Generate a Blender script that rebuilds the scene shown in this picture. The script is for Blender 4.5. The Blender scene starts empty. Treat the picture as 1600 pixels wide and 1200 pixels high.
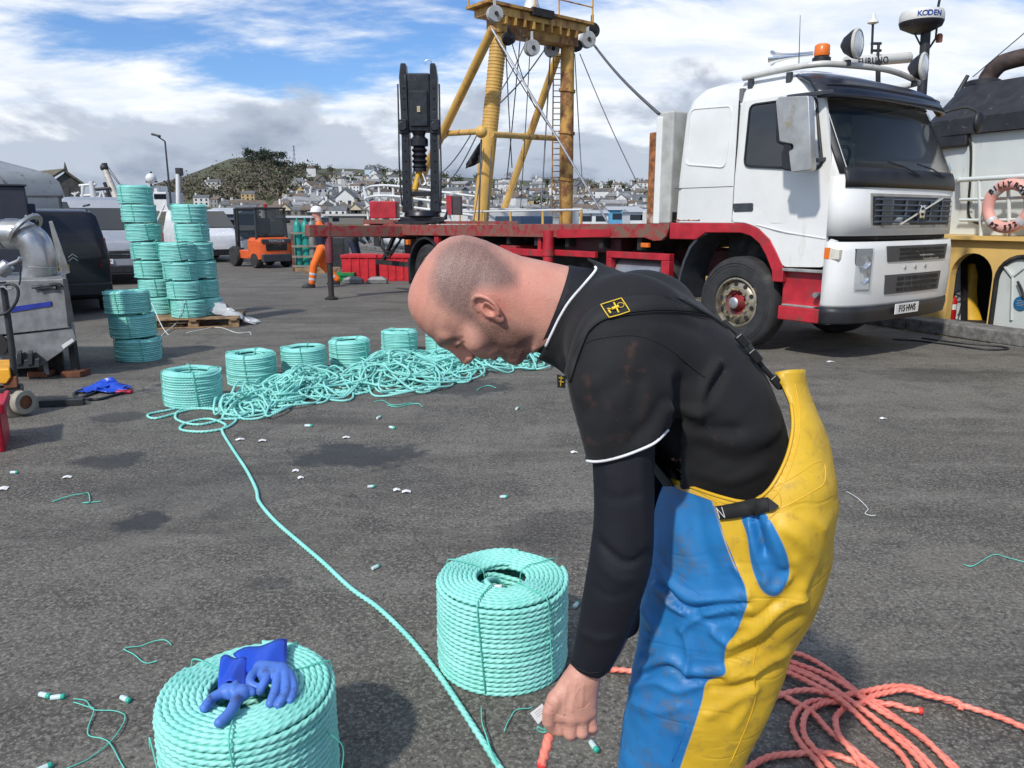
import bpy, bmesh, math, random
import numpy as np
from mathutils import Vector, Matrix
random.seed(7); RNG=np.random.default_rng(11)
SC=bpy.context.scene; COL=SC.collection; PI=math.pi
# ---------------------------------------------------------------- camera geometry used to survey the photograph
F=1200.;H=1.55;PT=math.atan(260/1200.);cP,sP=math.cos(PT),math.sin(PT)
OC=np.array([0,0,H])
def ray(u,v):
    x=(u-800)/F;y=(v-600)/F
    return np.array([x,cP-y*sP,-sP-y*cP])
def gp(u,v,z=0.): d=ray(u,v);return OC+d*((z-H)/d[2])
def at(u,v,Y): d=ray(u,v);return OC+d*(Y/d[1])
def onplane(u,v,p0,n): d=ray(u,v);return OC+d*(np.dot(np.array(p0)-OC,n)/np.dot(d,n))
def proj(P):
    q=np.asarray(P)-OC; zc=q[...,1]*cP-q[...,2]*sP; yc=-q[...,1]*sP-q[...,2]*cP
    return np.stack([800+F*q[...,0]/zc,600+F*yc/zc],-1)
# ---------------------------------------------------------------- things
def tag(o,label=None,cat=None,group=None,kind=None):
    if label:o['label']=label
    if cat:o['category']=cat
    if group:o['group']=group
    if kind:o['kind']=kind
    return o
def thing(name,label,cat,loc=(0,0,0),rz=0,group=None):
    o=bpy.data.objects.new(name,None);COL.objects.link(o);o.location=loc;o.rotation_euler=(0,0,rz);o.empty_display_size=.1
    return tag(o,label,cat,group)
def copy_tree(o,parent=None):
    c=o.copy();COL.objects.link(c);c.parent=parent
    for ch in list(o.children):copy_tree(ch,c)
    return c
# ---------------------------------------------------------------- materials
MATS={}
def nn(nt,t,**k):
    n=nt.nodes.new(t)
    for a,b in k.items():setattr(n,a,b)
    return n
def mix(nt,f,a,b,blend='MIX'):
    n=nn(nt,'ShaderNodeMix',data_type='RGBA',blend_type=blend)
    for s,x in ((n.inputs[0],f),(n.inputs[6],a),(n.inputs[7],b)):
        if isinstance(x,bpy.types.NodeSocket):nt.links.new(x,s)
        elif isinstance(x,(int,float)):s.default_value=x if s==n.inputs[0] else (x,x,x,1)
        else:s.default_value=(*x,1)
    return n.outputs[2]
def mth(nt,op,a,b=None,c=None,clamp=False):
    n=nn(nt,'ShaderNodeMath',operation=op,use_clamp=clamp)
    for i,x in enumerate((a,b,c)):
        if x is None:continue
        if isinstance(x,bpy.types.NodeSocket):nt.links.new(x,n.inputs[i])
        else:n.inputs[i].default_value=x
    return n.outputs[0]
def sstep(nt,x,lo,hi,a=0.,b=1.):
    n=nn(nt,'ShaderNodeMapRange',interpolation_type='SMOOTHSTEP');nt.links.new(x,n.inputs[0])
    for i,q in enumerate((lo,hi,a,b)):n.inputs[i+1].default_value=q
    return n.outputs[0]
def noise(nt,co,scale,detail=4,rough=.55,dist=0,dim='3D'):
    n=nn(nt,'ShaderNodeTexNoise',noise_dimensions=dim);n.inputs['Scale'].default_value=scale;n.inputs['Detail'].default_value=detail
    n.inputs['Roughness'].default_value=rough;n.inputs['Distortion'].default_value=dist
    if co is not None:nt.links.new(co,n.inputs['Vector'])
    return n.outputs[0]
def newmat(name):
    m=bpy.data.materials.new(name);m.use_nodes=True;nt=m.node_tree
    b=nt.nodes['Principled BSDF'];tc=nn(nt,'ShaderNodeTexCoord');return m,nt,b,tc.outputs['Object']
def bumpn(nt,b,h,strength=.3,dist=.01):
    n=nn(nt,'ShaderNodeBump');n.inputs['Strength'].default_value=strength;n.inputs['Distance'].default_value=dist
    nt.links.new(h,n.inputs['Height']);nt.links.new(n.outputs[0],b.inputs['Normal']);return n
def M(name,col=(.5,.5,.5),rough=.6,metal=0,var=.15,scale=6,bump=0,bscale=40,dirt=None,damt=.5,dscale=3,coat=0,trans=0,alpha=1,streak=False,bdist=.004):
    if name in MATS:return MATS[name]
    m,nt,b,co=newmat(name);MATS[name]=m
    n=noise(nt,co,scale,5)
    lo=[c*(1-var) for c in col];hi=[min(1,c*(1+var)) for c in col]
    c=mix(nt,sstep(nt,n,.3,.7),lo,hi)
    r=mth(nt,'MULTIPLY_ADD',n,.25,rough-.12,clamp=True)
    if dirt:
        co2=co
        if streak:
            mp=nn(nt,'ShaderNodeMapping');mp.inputs['Scale'].default_value=(1,1,.18);nt.links.new(co,mp.inputs[0]);co2=mp.outputs[0]
        d=noise(nt,co2,dscale,8,.65);f=sstep(nt,d,.68-.3*damt,.8-.22*damt)
        c=mix(nt,f,c,dirt);r=mth(nt,'MAXIMUM',r,mth(nt,'MULTIPLY',f,.75))
    nt.links.new(c,b.inputs['Base Color']);nt.links.new(r,b.inputs['Roughness'])
    b.inputs['Metallic'].default_value=metal;b.inputs['Coat Weight'].default_value=coat
    b.inputs['Transmission Weight'].default_value=trans;b.inputs['Alpha'].default_value=alpha
    if bump:bumpn(nt,b,noise(nt,co,bscale,5),bump,bdist)
    return m
# ---------------------------------------------------------------- mesh builder
class MB:
    def __init__(s,mat=None):s.V=[];s.Fc=[];s.mi=[];s.n=0;s.T=mat
    def add(s,v,f,m=0):
        v=np.asarray(v,float).reshape(-1,3)
        if s.T is not None:
            A=np.array(s.T);v=v@A[:3,:3].T+A[:3,3]
        s.V.append(v);s.Fc+=[tuple(i+s.n for i in q) for q in f];s.mi+=[m]*len(f);s.n+=len(v);return s
    def box(s,x0,x1,y0,y1,z0,z1,m=0):
        v=[(x,y,z) for z in(z0,z1) for y in(y0,y1) for x in(x0,x1)]
        return s.add(v,[(0,2,3,1),(4,5,7,6),(0,1,5,4),(1,3,7,5),(3,2,6,7),(2,0,4,6)],m)
    def obox(s,c,size,rot=(0,0,0),m=0):
        R=np.array(Matrix.Rotation(rot[2],3,'Z')@Matrix.Rotation(rot[1],3,'Y')@Matrix.Rotation(rot[0],3,'X'))
        a=np.array(size)/2;v=np.array([(x,y,z) for z in(-1,1) for y in(-1,1) for x in(-1,1)])*a
        return s.add(v@R.T+np.array(c),[(0,2,3,1),(4,5,7,6),(0,1,5,4),(1,3,7,5),(3,2,6,7),(2,0,4,6)],m)
    def prism(s,poly,ax,h0,h1,m=0):
        """poly in the plane of axes ax (two letters), extruded along the third from h0 to h1"""
        i,j='xyz'.index(ax[0]),'xyz'.index(ax[1]);k=3-i-j;n=len(poly);v=np.zeros((2*n,3))
        for q,h in((0,h0),(1,h1)):
            for a,p in enumerate(poly):v[q*n+a,i]=p[0];v[q*n+a,j]=p[1];v[q*n+a,k]=h
        f=[tuple(range(n-1,-1,-1)),tuple(range(n,2*n))]+[(a,(a+1)%n,n+(a+1)%n,n+a) for a in range(n)]
        return s.add(v,f,m)
    def beam(s,p,q,w,h=None,m=0,up=(0,0,1)):
        p=np.array(p,float);q=np.array(q,float);h=h or w;t=q-p;t/=np.linalg.norm(t);u=np.array(up,float)
        if abs(t@u)>.97:u=np.array((1.,0,0))
        a=np.cross(t,u);a/=np.linalg.norm(a);b=np.cross(a,t)
        v=[e+a*i*w/2+b*j*h/2 for e in(p,q) for i,j in((-1,-1),(1,-1),(1,1),(-1,1))]
        return s.add(v,[(0,1,2,3),(7,6,5,4),(0,4,5,1),(1,5,6,2),(2,6,7,3),(3,7,4,0)],m)
    def tube(s,path,r,sides=8,m=0,caps=True,closed=False):
        P=np.array(path,float);n=len(P);R=np.broadcast_to(np.asarray(r,float),(n,))
        T=np.gradient(P,axis=0) if not closed else np.roll(P,-1,0)-np.roll(P,1,0)
        T/=np.linalg.norm(T,axis=1,keepdims=True)+1e-12
        u=np.array((0,0,1.)) if abs(T[0,2])<.9 else np.array((1.,0,0));V=[]
        ang=np.arange(sides)*2*PI/sides
        for i in range(n):
            a=u-T[i]*(u@T[i]);a/=np.linalg.norm(a)+1e-12;b=np.cross(T[i],a);u=a
            V.append(P[i]+R[i]*(np.cos(ang)[:,None]*a+np.sin(ang)[:,None]*b))
        f=[]
        for i in range(n if closed else n-1):
            j=(i+1)%n
            for k in range(sides):f.append((i*sides+k,i*sides+(k+1)%sides,j*sides+(k+1)%sides,j*sides+k))
        if caps and not closed:f+=[tuple(range(sides-1,-1,-1)),tuple((n-1)*sides+k for k in range(sides))]
        return s.add(np.concatenate(V),f,m)
    def lathe(s,prof,o=(0,0,0),ax=(0,0,1),seg=24,m=0,caps=True):
        ax=np.array(ax,float);ax/=np.linalg.norm(ax);u=np.array((1.,0,0)) if abs(ax[0])<.9 else np.array((0,1.,0))
        a=u-ax*(u@ax);a/=np.linalg.norm(a);b=np.cross(ax,a);o=np.array(o,float);g=np.arange(seg)*2*PI/seg;V=[]
        for r,h in prof:V.append(o+ax*h+r*(np.cos(g)[:,None]*a+np.sin(g)[:,None]*b))
        f=[(i*seg+k,i*seg+(k+1)%seg,(i+1)*seg+(k+1)%seg,(i+1)*seg+k) for i in range(len(prof)-1) for k in range(seg)]
        if caps:f+=[tuple(range(seg-1,-1,-1)),tuple((len(prof)-1)*seg+k for k in range(seg))]
        return s.add(np.concatenate(V),f,m)
    def loft(s,rings,m=0,closed=True,caps=True):
        n=len(rings[0]);V=np.concatenate([np.array(r,float) for r in rings]);f=[]
        for i in range(len(rings)-1):
            for k in range(n if closed else n-1):f.append((i*n+k,i*n+(k+1)%n,(i+1)*n+(k+1)%n,(i+1)*n+k))
        if caps:f+=[tuple(range(n-1,-1,-1)),tuple((len(rings)-1)*n+k for k in range(n))]
        return s.add(V,f,m)
    def ball(s,c,r,seg=12,rings=8,m=0):
        r=np.broadcast_to(np.array(r,float),(3,));V=[];f=[]
        for i in range(rings+1):
            t=PI*i/rings
            for k in range(seg):
                g=2*PI*k/seg;V.append((c[0]+r[0]*math.sin(t)*math.cos(g),c[1]+r[1]*math.sin(t)*math.sin(g),c[2]+r[2]*math.cos(t)))
        for i in range(rings):
            for k in range(seg):f.append((i*seg+k,(i+1)*seg+k,(i+1)*seg+(k+1)%seg,i*seg+(k+1)%seg))
        return s.add(V,f,m)
    def sheet(s,P,m=0):
        """P: grid (n,m,3)"""
        P=np.array(P,float);n,k=P.shape[:2]
        return s.add(P.reshape(-1,3),[(i*k+j,i*k+j+1,(i+1)*k+j+1,(i+1)*k+j) for i in range(n-1) for j in range(k-1)],m)
    def build(s,name,mats,parent=None,smooth=35,bevel=0,seg=2,solid=0,weld=False,fix=True):
        V=np.concatenate(s.V) if s.V else np.zeros((0,3))
        return mkmesh(name,V,s.Fc,mats,parent,smooth,bevel,seg,solid,s.mi,weld,fix)
def mkmesh(name,V,Fc,mats,parent=None,smooth=35,bevel=0,seg=2,solid=0,mi=None,weld=False,fix=True):
    me=bpy.data.meshes.new(name);me.from_pydata(np.asarray(V).tolist(),[],Fc)
    if not isinstance(mats,(list,tuple)):mats=[mats]
    for q in mats:me.materials.append(q)
    if mi is not None and len(mats)>1:me.polygons.foreach_set('material_index',mi)
    if weld or fix:
        bm=bmesh.new();bm.from_mesh(me)
        if weld:bmesh.ops.remove_doubles(bm,verts=bm.verts,dist=1e-4)
        if fix:bmesh.ops.recalc_face_normals(bm,faces=bm.faces)
        bm.to_mesh(me);bm.free()
    if smooth:
        me.polygons.foreach_set('use_smooth',[True]*len(me.polygons))
        if smooth<180:me.set_sharp_from_angle(angle=math.radians(smooth))
    me.update();o=bpy.data.objects.new(name,me);COL.objects.link(o);o.parent=parent
    if bevel:
        b=o.modifiers.new('bevel','BEVEL');b.width=bevel;b.segments=seg;b.limit_method='ANGLE';b.angle_limit=math.radians(40);b.harden_normals=True
    if solid:
        q=o.modifiers.new('solid','SOLIDIFY');q.thickness=solid;q.offset=-1
    return o
def fastmesh(name,V,Q,mat,parent=None,smooth=True,uv=None):
    """quads only, numpy arrays"""
    me=bpy.data.meshes.new(name);V=np.ascontiguousarray(V,np.float32);Q=np.ascontiguousarray(Q,np.int32);n=len(Q)
    me.vertices.add(len(V));me.vertices.foreach_set('co',V.ravel());me.loops.add(n*4);me.loops.foreach_set('vertex_index',Q.ravel())
    me.polygons.add(n);me.polygons.foreach_set('loop_start',np.arange(0,4*n,4,dtype=np.int32))
    me.update(calc_edges=True)
    if smooth:me.polygons.foreach_set('use_smooth',np.ones(n,bool))
    if uv is not None:
        l=me.uv_layers.new(name='lay');l.data.foreach_set('uv',np.ascontiguousarray(uv,np.float32).ravel())
    for q in (mat if isinstance(mat,(list,tuple)) else [mat]):me.materials.append(q)
    me.update();o=bpy.data.objects.new(name,me);COL.objects.link(o);o.parent=parent;return o
def text(body,size,M4,mat,name='lettering',parent=None,ext=.002,font_scale=1.,align='CENTER',shear=0,bold=0):
    c=bpy.data.curves.new(name,'FONT');c.body=body;c.size=size;c.extrude=ext;c.align_x=align;c.align_y='CENTER';c.space_character=font_scale;c.shear=shear;c.offset=bold
    o=bpy.data.objects.new(name,c);dg=bpy.context.evaluated_depsgraph_get();COL.objects.link(o);dg.update()
    me=bpy.data.meshes.new_from_object(o.evaluated_get(dg));bpy.data.objects.remove(o);me.name=name
    me.materials.clear();me.materials.append(mat);o=bpy.data.objects.new(name,me);COL.objects.link(o);o.parent=parent;o.matrix_local=M4;return o
def frame(o,x,y):
    """matrix with local x -> x, y -> y (letters read along x, up y)"""
    x=Vector(x).normalized();y=Vector(y);y=(y-x*y.dot(x)).normalized();z=x.cross(y)
    return Matrix(((x[0],y[0],z[0],o[0]),(x[1],y[1],z[1],o[1]),(x[2],y[2],z[2],o[2]),(0,0,0,1)))
def spline(P,n,closed=False):
    """Catmull-Rom through P, n points per segment"""
    P=np.array(P,float);N=len(P);out=[]
    for i in range(N if closed else N-1):
        if closed:a,b,c,d=P[(i-1)%N],P[i],P[(i+1)%N],P[(i+2)%N]
        else:a,b,c,d=P[max(i-1,0)],P[i],P[i+1],P[min(i+2,N-1)]
        t=np.linspace(0,1,n,endpoint=False)[:,None]
        out.append(.5*((2*b)+(c-a)*t+(2*a-5*b+4*c-d)*t**2+(3*b-a-3*c+d)*t**3))
    if not closed:out.append(P[-1:])
    return np.concatenate(out)
# ---------------------------------------------------------------- ropes
def rope_arrays(P,R,sides=12,lobed=True,pitch=.05,caps=True):
    P=np.asarray(P,float)
    if lobed and np.ndim(R)==0:
        L=np.concatenate([[0],np.cumsum(np.linalg.norm(np.diff(P,axis=0),axis=1))]);q=np.linspace(0,L[-1],max(2,int(L[-1]/(min(pitch/5.5,.0042)))))
        P=np.stack([np.interp(q,L,P[:,k]) for k in range(3)],-1)
    n=len(P);T=np.gradient(P,axis=0);T/=np.linalg.norm(T,axis=1,keepdims=True)+1e-12
    up=np.array((0,0,1.));A=up-T*(T@up)[:,None];A/=np.linalg.norm(A,axis=1,keepdims=True)+1e-9;B=np.cross(T,A)
    L=np.concatenate([[0],np.cumsum(np.linalg.norm(np.diff(P,axis=0),axis=1))])
    g=np.arange(sides)*2*PI/sides;R=np.broadcast_to(np.asarray(R,float),(n,))
    if lobed:
        ph=(g[None,:]+L[:,None]*2*PI/(3*pitch));ps=np.mod(ph,2*PI/3)-PI/3
        r=R[:,None]*(.5*np.cos(ps)+np.sqrt(np.maximum(.25-.25*np.sin(ps)**2,.0)))
        r=np.maximum(r,R[:,None]*.52)
    else:r=np.repeat(R[:,None],sides,1)
    V=P[:,None,:]+r[:,:,None]*(np.cos(g)[None,:,None]*A[:,None]+np.sin(g)[None,:,None]*B[:,None])
    V=V.reshape(-1,3);i=np.arange(n-1)[:,None]*sides;k=np.arange(sides)[None,:];k1=(k+1)%sides
    Q=np.stack([i+k,i+k1,i+sides+k1,i+sides+k],-1).reshape(-1,4)
    uu=np.broadcast_to((np.arange(sides)/sides)[None,:],(n-1,sides));u1=uu+1./sides
    l0=np.broadcast_to(L[:-1,None],(n-1,sides));l1=np.broadcast_to(L[1:,None],(n-1,sides))
    uv=np.stack([np.stack([uu,l0],-1),np.stack([u1,l0],-1),np.stack([u1,l1],-1),np.stack([uu,l1],-1)],2).reshape(-1,2)
    if caps:
        for e,rev in((0,True),(n-1,False)):
            b=e*sides;q=[(b,b+j,b+j+1,b+j+2) for j in range(1,sides-2,2)]
            q=np.array([x[::-1] for x in q] if rev else q);Q=np.concatenate([Q,q]);uv=np.concatenate([uv,np.zeros((len(q)*4,2))])
    return V,Q,uv
def ropes(name,paths,R,mat,parent=None,sides=12,lobed=True,pitch=.05):
    Vs=[];Qs=[];Us=[];n=0
    for p in paths:
        V,Q,U=rope_arrays(p,R,sides,lobed,pitch);Vs.append(V);Qs.append(Q+n);Us.append(U);n+=len(V)
    return fastmesh(name,np.concatenate(Vs),np.concatenate(Qs),mat,parent,True,np.concatenate(Us))
def rope_mat(name,col,col2,pitch=.05,bump=0,rough=.42,dirt=None):
    m,nt,b,co=newmat(name);MATS[name]=m
    n=noise(nt,co,9,5);c=mix(nt,sstep(nt,n,.3,.7),col,col2)
    uvn=nn(nt,'ShaderNodeUVMap');uvn.uv_map='lay';sp=nn(nt,'ShaderNodeSeparateXYZ');nt.links.new(uvn.outputs[0],sp.inputs[0])
    # fine filaments following the strands
    fil=mth(nt,'SINE',mth(nt,'ADD',mth(nt,'MULTIPLY',sp.outputs[0],2*PI*30),mth(nt,'MULTIPLY',sp.outputs[1],-2*PI/.004)))
    ph=mth(nt,'ADD',mth(nt,'MULTIPLY',sp.outputs[0],2*PI*3),mth(nt,'MULTIPLY',sp.outputs[1],2*PI/pitch))
    lay=mth(nt,'ABSOLUTE',mth(nt,'SINE',mth(nt,'MULTIPLY',ph,.5)))
    if dirt:
        d=sstep(nt,noise(nt,co,5,6,.6),.52,.72);c=mix(nt,mth(nt,'MULTIPLY',d,.6),c,dirt)
    nt.links.new(c,b.inputs['Base Color']);b.inputs['Roughness'].default_value=rough
    b.inputs['Subsurface Weight'].default_value=0
    if bump:bumpn(nt,b,mth(nt,'SQRT',lay),bump,.006)
    else:bumpn(nt,b,noise(nt,co,420,2),.25,.002)
    return m
# ---------------------------------------------------------------- signed distance sculpting
class Vol:
    def __init__(s,lo,hi,h):
        s.lo=np.array(lo,float);s.h=h;s.n=np.ceil((np.array(hi)-s.lo)/h).astype(int)+1
        s.D=np.full(s.n,.05,np.float32)
    def grid(s,lo,hi):
        a=np.clip(np.floor((np.array(lo)-s.lo)/s.h).astype(int),0,s.n);b=np.clip(np.ceil((np.array(hi)-s.lo)/s.h).astype(int)+1,0,s.n)
        if np.any(b<=a):return None,None
        sl=tuple(slice(i,j) for i,j in zip(a,b))
        X=np.meshgrid(*[s.lo[k]+s.h*np.arange(a[k],b[k]) for k in range(3)],indexing='ij',sparse=True)
        return sl,X
    def put(s,fn,lo,hi,k=.01,op='u'):
        mg=max(.03,2*k)
        sl,X=s.grid(np.array(lo)-mg,np.array(hi)+mg)
        if sl is None:return s
        d=fn(*X);A=s.D[sl]
        if op=='s':d=-d
        if op=='u':
            hh=np.clip(.5+.5*(A-d)/k,0,1);s.D[sl]=A*(1-hh)+d*hh-k*hh*(1-hh)
        else:
            hh=np.clip(.5-.5*(A-d)/k,0,1);s.D[sl]=A*(1-hh)+d*hh+k*hh*(1-hh)
        return s
    def ell(s,c,r,R=None,k=.01,op='u'):
        c=np.array(c,float);r=np.broadcast_to(np.array(r,float),(3,));R=np.eye(3) if R is None else np.array(R)   # rows of R = local axes
        def fn(x,y,z):
            dx,dy,dz=x-c[0],y-c[1],z-c[2];q=[(R[i,0]*dx+R[i,1]*dy+R[i,2]*dz)/r[i] for i in range(3)]
            k0=np.sqrt(q[0]**2+q[1]**2+q[2]**2);k1=np.sqrt((q[0]/r[0])**2+(q[1]/r[1])**2+(q[2]/r[2])**2)
            return k0*(k0-1)/(k1+1e-6)
        e=np.sqrt(((R*r[:,None])**2).sum(0));return s.put(fn,c-e,c+e,k,op)
    def cap(s,a,b,ra,rb=None,k=.01,op='u',sc=(1,1,1)):
        a=np.array(a,float);b=np.array(b,float);rb=ra if rb is None else rb;ba=b-a;bb=ba@ba+1e-12;sc=np.array(sc,float)
        def fn(x,y,z):
            dx,dy,dz=x-a[0],y-a[1],z-a[2];t=np.clip((dx*ba[0]+dy*ba[1]+dz*ba[2])/bb,0,1)
            return (np.sqrt(((dx-t*ba[0])/sc[0])**2+((dy-t*ba[1])/sc[1])**2+((dz-t*ba[2])/sc[2])**2)-(ra+(rb-ra)*t))*min(1,sc.min()*1.0 if sc.min()<1 else 1)
        r=max(ra,rb)*sc.max();return s.put(fn,np.minimum(a,b)-r,np.maximum(a,b)+r,k,op)
    def chain(s,pts,rs,k=.008,op='u',sc=(1,1,1)):
        pts=[np.array(p,float) for p in pts];sc=np.array(sc,float)
        def fn(x,y,z):
            best=None
            for a,b,ra,rb in zip(pts[:-1],pts[1:],rs[:-1],rs[1:]):
                ba=b-a;bb=ba@ba+1e-12;dx,dy,dz=x-a[0],y-a[1],z-a[2];t=np.clip((dx*ba[0]+dy*ba[1]+dz*ba[2])/bb,0,1)
                d=(np.sqrt(((dx-t*ba[0])/sc[0])**2+((dy-t*ba[1])/sc[1])**2+((dz-t*ba[2])/sc[2])**2)-(ra+(rb-ra)*t))*min(1,sc.min())
                best=d if best is None else np.minimum(best,d)
            return best
        A=np.array(pts);r=max(rs)*max(1,sc.max());return s.put(fn,A.min(0)-r,A.max(0)+r,k,op)
    def mesh(s):
        import openvdb
        g=openvdb.FloatGrid(.05);g.copyFromArray(np.ascontiguousarray(s.D,np.float32))
        out=g.convertToQuads(0.0);P,Q=out[0],out[1]
        P=np.asarray(P,float)*s.h+s.lo;Q=np.asarray(Q)
        a,b,c,d=P[Q[:,0]],P[Q[:,1]],P[Q[:,2]],P[Q[:,3]]
        if (np.cross(c-a,d-b)*(a+b+c+d-4*P.mean(0))).sum()<0:Q=Q[:,::-1]
        return P,np.ascontiguousarray(Q)
def attr(o,name,vals):
    a=o.data.attributes.new(name,'FLOAT','POINT');a.data.foreach_set('value',np.ascontiguousarray(vals,np.float32))
def attr_node(nt,name):
    n=nn(nt,'ShaderNodeAttribute');n.attribute_name=name;return n.outputs['Fac']
def verts_of(o):
    a=np.empty(len(o.data.vertices)*3,np.float32);o.data.vertices.foreach_get('co',a);return a.reshape(-1,3).astype(float)
def norms_of(o):
    a=np.empty(len(o.data.vertices)*3,np.float32);o.data.vertices.foreach_get('normal',a);return a.reshape(-1,3).astype(float)
def set_verts(o,V):
    o.data.vertices.foreach_set('co',np.ascontiguousarray(V,np.float32).ravel());o.data.update()
def polydist(p,L):
    """distance of points p (n,2) to polyline L and parameter-free sign (left positive)"""
    L=np.array(L,float);best=np.full(len(p),1e9);sg=np.ones(len(p))
    for a,b in zip(L[:-1],L[1:]):
        ab=b-a;t=np.clip(((p-a)@ab)/(ab@ab),0,1);q=p-a-t[:,None]*ab;d=np.hypot(q[:,0],q[:,1]);m=d<best
        best[m]=d[m];sg[m]=np.sign(ab[0]*(p[m,1]-a[1])-ab[1]*(p[m,0]-a[0]))
    return best,sg
def inpoly(p,L):
    L=np.array(L,float);r=np.zeros(len(p),bool);n=len(L)
    for i in range(n):
        a,b=L[i],L[(i+1)%n];c=((a[1]>p[:,1])!=(b[1]>p[:,1]))
        with np.errstate(divide='ignore',invalid='ignore'):x=(b[0]-a[0])*(p[:,1]-a[1])/(b[1]-a[1])+a[0]
        r^=c&(p[:,0]<x)
    return r

from mathutils.bvhtree import BVHTree
def bvh(o):
    me=o.data;return BVHTree.FromPolygons([v.co for v in me.vertices],[tuple(p.vertices) for p in me.polygons])
def hits(B,L,off=0.,n=6):
    """points of surface B met by the sight lines of the surveyed polyline L, lifted by off along the normal"""
    P=spline([(u,v,0) for u,v in L],n);out=[];nr=[]
    for u,v,_ in P:
        d=Vector(ray(u,v)).normalized();h=B.ray_cast(Vector(OC),d)
        if h[0] is None:continue
        nv=h[1] if h[1].dot(d)<0 else -h[1];out.append(np.array(h[0])+np.array(nv)*off);nr.append(np.array(nv))
    return np.array(out),np.array(nr)
def lapl(V,Q,it=2,lam=.5,keep=None):
    """Laplacian smoothing of a quad mesh"""
    e=np.concatenate([Q[:,[0,1]],Q[:,[1,2]],Q[:,[2,3]],Q[:,[3,0]]]);n=len(V);deg=np.bincount(e.ravel(),minlength=n).astype(float)+1e-9
    for _ in range(it):
        A=np.zeros_like(V)
        for k in range(3):A[:,k]=np.bincount(e[:,0],V[e[:,1],k],n)+np.bincount(e[:,1],V[e[:,0],k],n)
        V=V+lam*(A/deg[:,None]-V)
    return V
def vnorm(V,Q):
    N=np.cross(V[Q[:,2]]-V[Q[:,0]],V[Q[:,3]]-V[Q[:,1]]);out=np.zeros_like(V)
    for k in range(4):
        for j in range(3):out[:,j]+=np.bincount(Q[:,k],N[:,j],len(V))
    return out/(np.linalg.norm(out,axis=1,keepdims=True)+1e-12)
def creases(V,Q,lines):
    """raise (amp>0) or sink folds along surveyed lines: [(polyline, amp m, width px)], on the side towards the viewer"""
    N=vnorm(V,Q);d=V-OC;f=np.clip(-(N*d).sum(1)/np.linalg.norm(d,axis=1)*2.5,0,1);p=proj(V);D=np.zeros(len(V))
    for L,amp,wd in lines:
        q,_=polydist(p,spline([(u,v,0) for u,v in L],5)[:,:2]) if len(L)>2 else polydist(p,L)
        D+=amp*np.exp(-(q/wd)**2)
    return V+N*(D*f)[:,None]
def cutquads(V,Q,rm):
    k=~rm[Q].any(1);Q=Q[k];u=np.unique(Q);mp=-np.ones(len(V),int);mp[u]=np.arange(len(u));return V[u],mp[Q]
def snap_edge(V,Q,L,maxpx=8):
    """pull the open border near polyline L exactly onto it (same depth)"""
    e=np.sort(np.concatenate([Q[:,[0,1]],Q[:,[1,2]],Q[:,[2,3]],Q[:,[3,0]]]),1);u,c=np.unique(e,axis=0,return_counts=True);bv=np.unique(u[c==1])
    p=proj(V[bv]);L=np.array(L,float);best=np.full(len(p),1e9);tgt=p.copy()
    for a,b in zip(L[:-1],L[1:]):
        ab=b-a;t=np.clip(((p-a)@ab)/(ab@ab),0,1);q=a+t[:,None]*ab;d=np.hypot(*(p-q).T);m=d<best;best[m]=d[m];tgt[m]=q[m]
    for i,ok,q in zip(bv,best<maxpx,tgt):
        if ok:
            w=V[i]-OC;zc=w[1]*cP-w[2]*sP;V[i]=OC+ray(*q)*zc
    return V
# ---------------------------------------------------------------- light, sky, camera
SUN_EL=math.radians(43);sd=np.array([-.52,-.86]);sd/=np.linalg.norm(sd)
SUN=Vector((sd[0]*math.cos(SUN_EL),sd[1]*math.cos(SUN_EL),math.sin(SUN_EL)))
sl=bpy.data.lights.new('sun','SUN');sl.energy=3.4;sl.angle=math.radians(2.6);sl.color=(1,.955,.89)
so=bpy.data.objects.new('sun',sl);COL.objects.link(so);so.rotation_euler=SUN.to_track_quat('Z','Y').to_euler()
w=bpy.data.worlds.new('World');SC.world=w;w.use_nodes=True;nt=w.node_tree;nt.nodes.clear()
sky=nn(nt,'ShaderNodeTexSky',sky_type='NISHITA',sun_disc=False,sun_elevation=SUN_EL,sun_rotation=math.atan2(SUN[0],SUN[1]),altitude=0,air_density=1,dust_density=.6,ozone_density=1.6)
tc=nn(nt,'ShaderNodeTexCoord');sx=nn(nt,'ShaderNodeSeparateXYZ');nt.links.new(tc.outputs['Generated'],sx.inputs[0])
X,Y,Z=sx.outputs
zz=mth(nt,'MAXIMUM',Z,.0);dn=mth(nt,'ADD',zz,.16)
cb=nn(nt,'ShaderNodeCombineXYZ');nt.links.new(mth(nt,'DIVIDE',X,dn),cb.inputs[0]);nt.links.new(mth(nt,'DIVIDE',Y,dn),cb.inputs[1])
pv=cb.outputs[0]
mp=nn(nt,'ShaderNodeMapping');mp.inputs['Location'].default_value=(2.15,4.4,0);mp.inputs['Rotation'].default_value=(0,0,.5);mp.inputs['Scale'].default_value=(.8,1.3,1);nt.links.new(pv,mp.inputs[0])
n1=noise(nt,mp.outputs[0],.75,9,.58,.25);n2=noise(nt,mp.outputs[0],2.6,8,.62,.3)
cover=mth(nt,'ADD',mth(nt,'MULTIPLY',n1,.8),mth(nt,'MULTIPLY',n2,.25))
# thicker towards the horizon
cover=mth(nt,'ADD',cover,sstep(nt,Z,.08,.33,.17,.0))
fc=sstep(nt,cover,.50,.63)
hi=mix(nt,sstep(nt,n2,.25,.75),(.64,.73,.87),(.96,.98,1.0))
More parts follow.
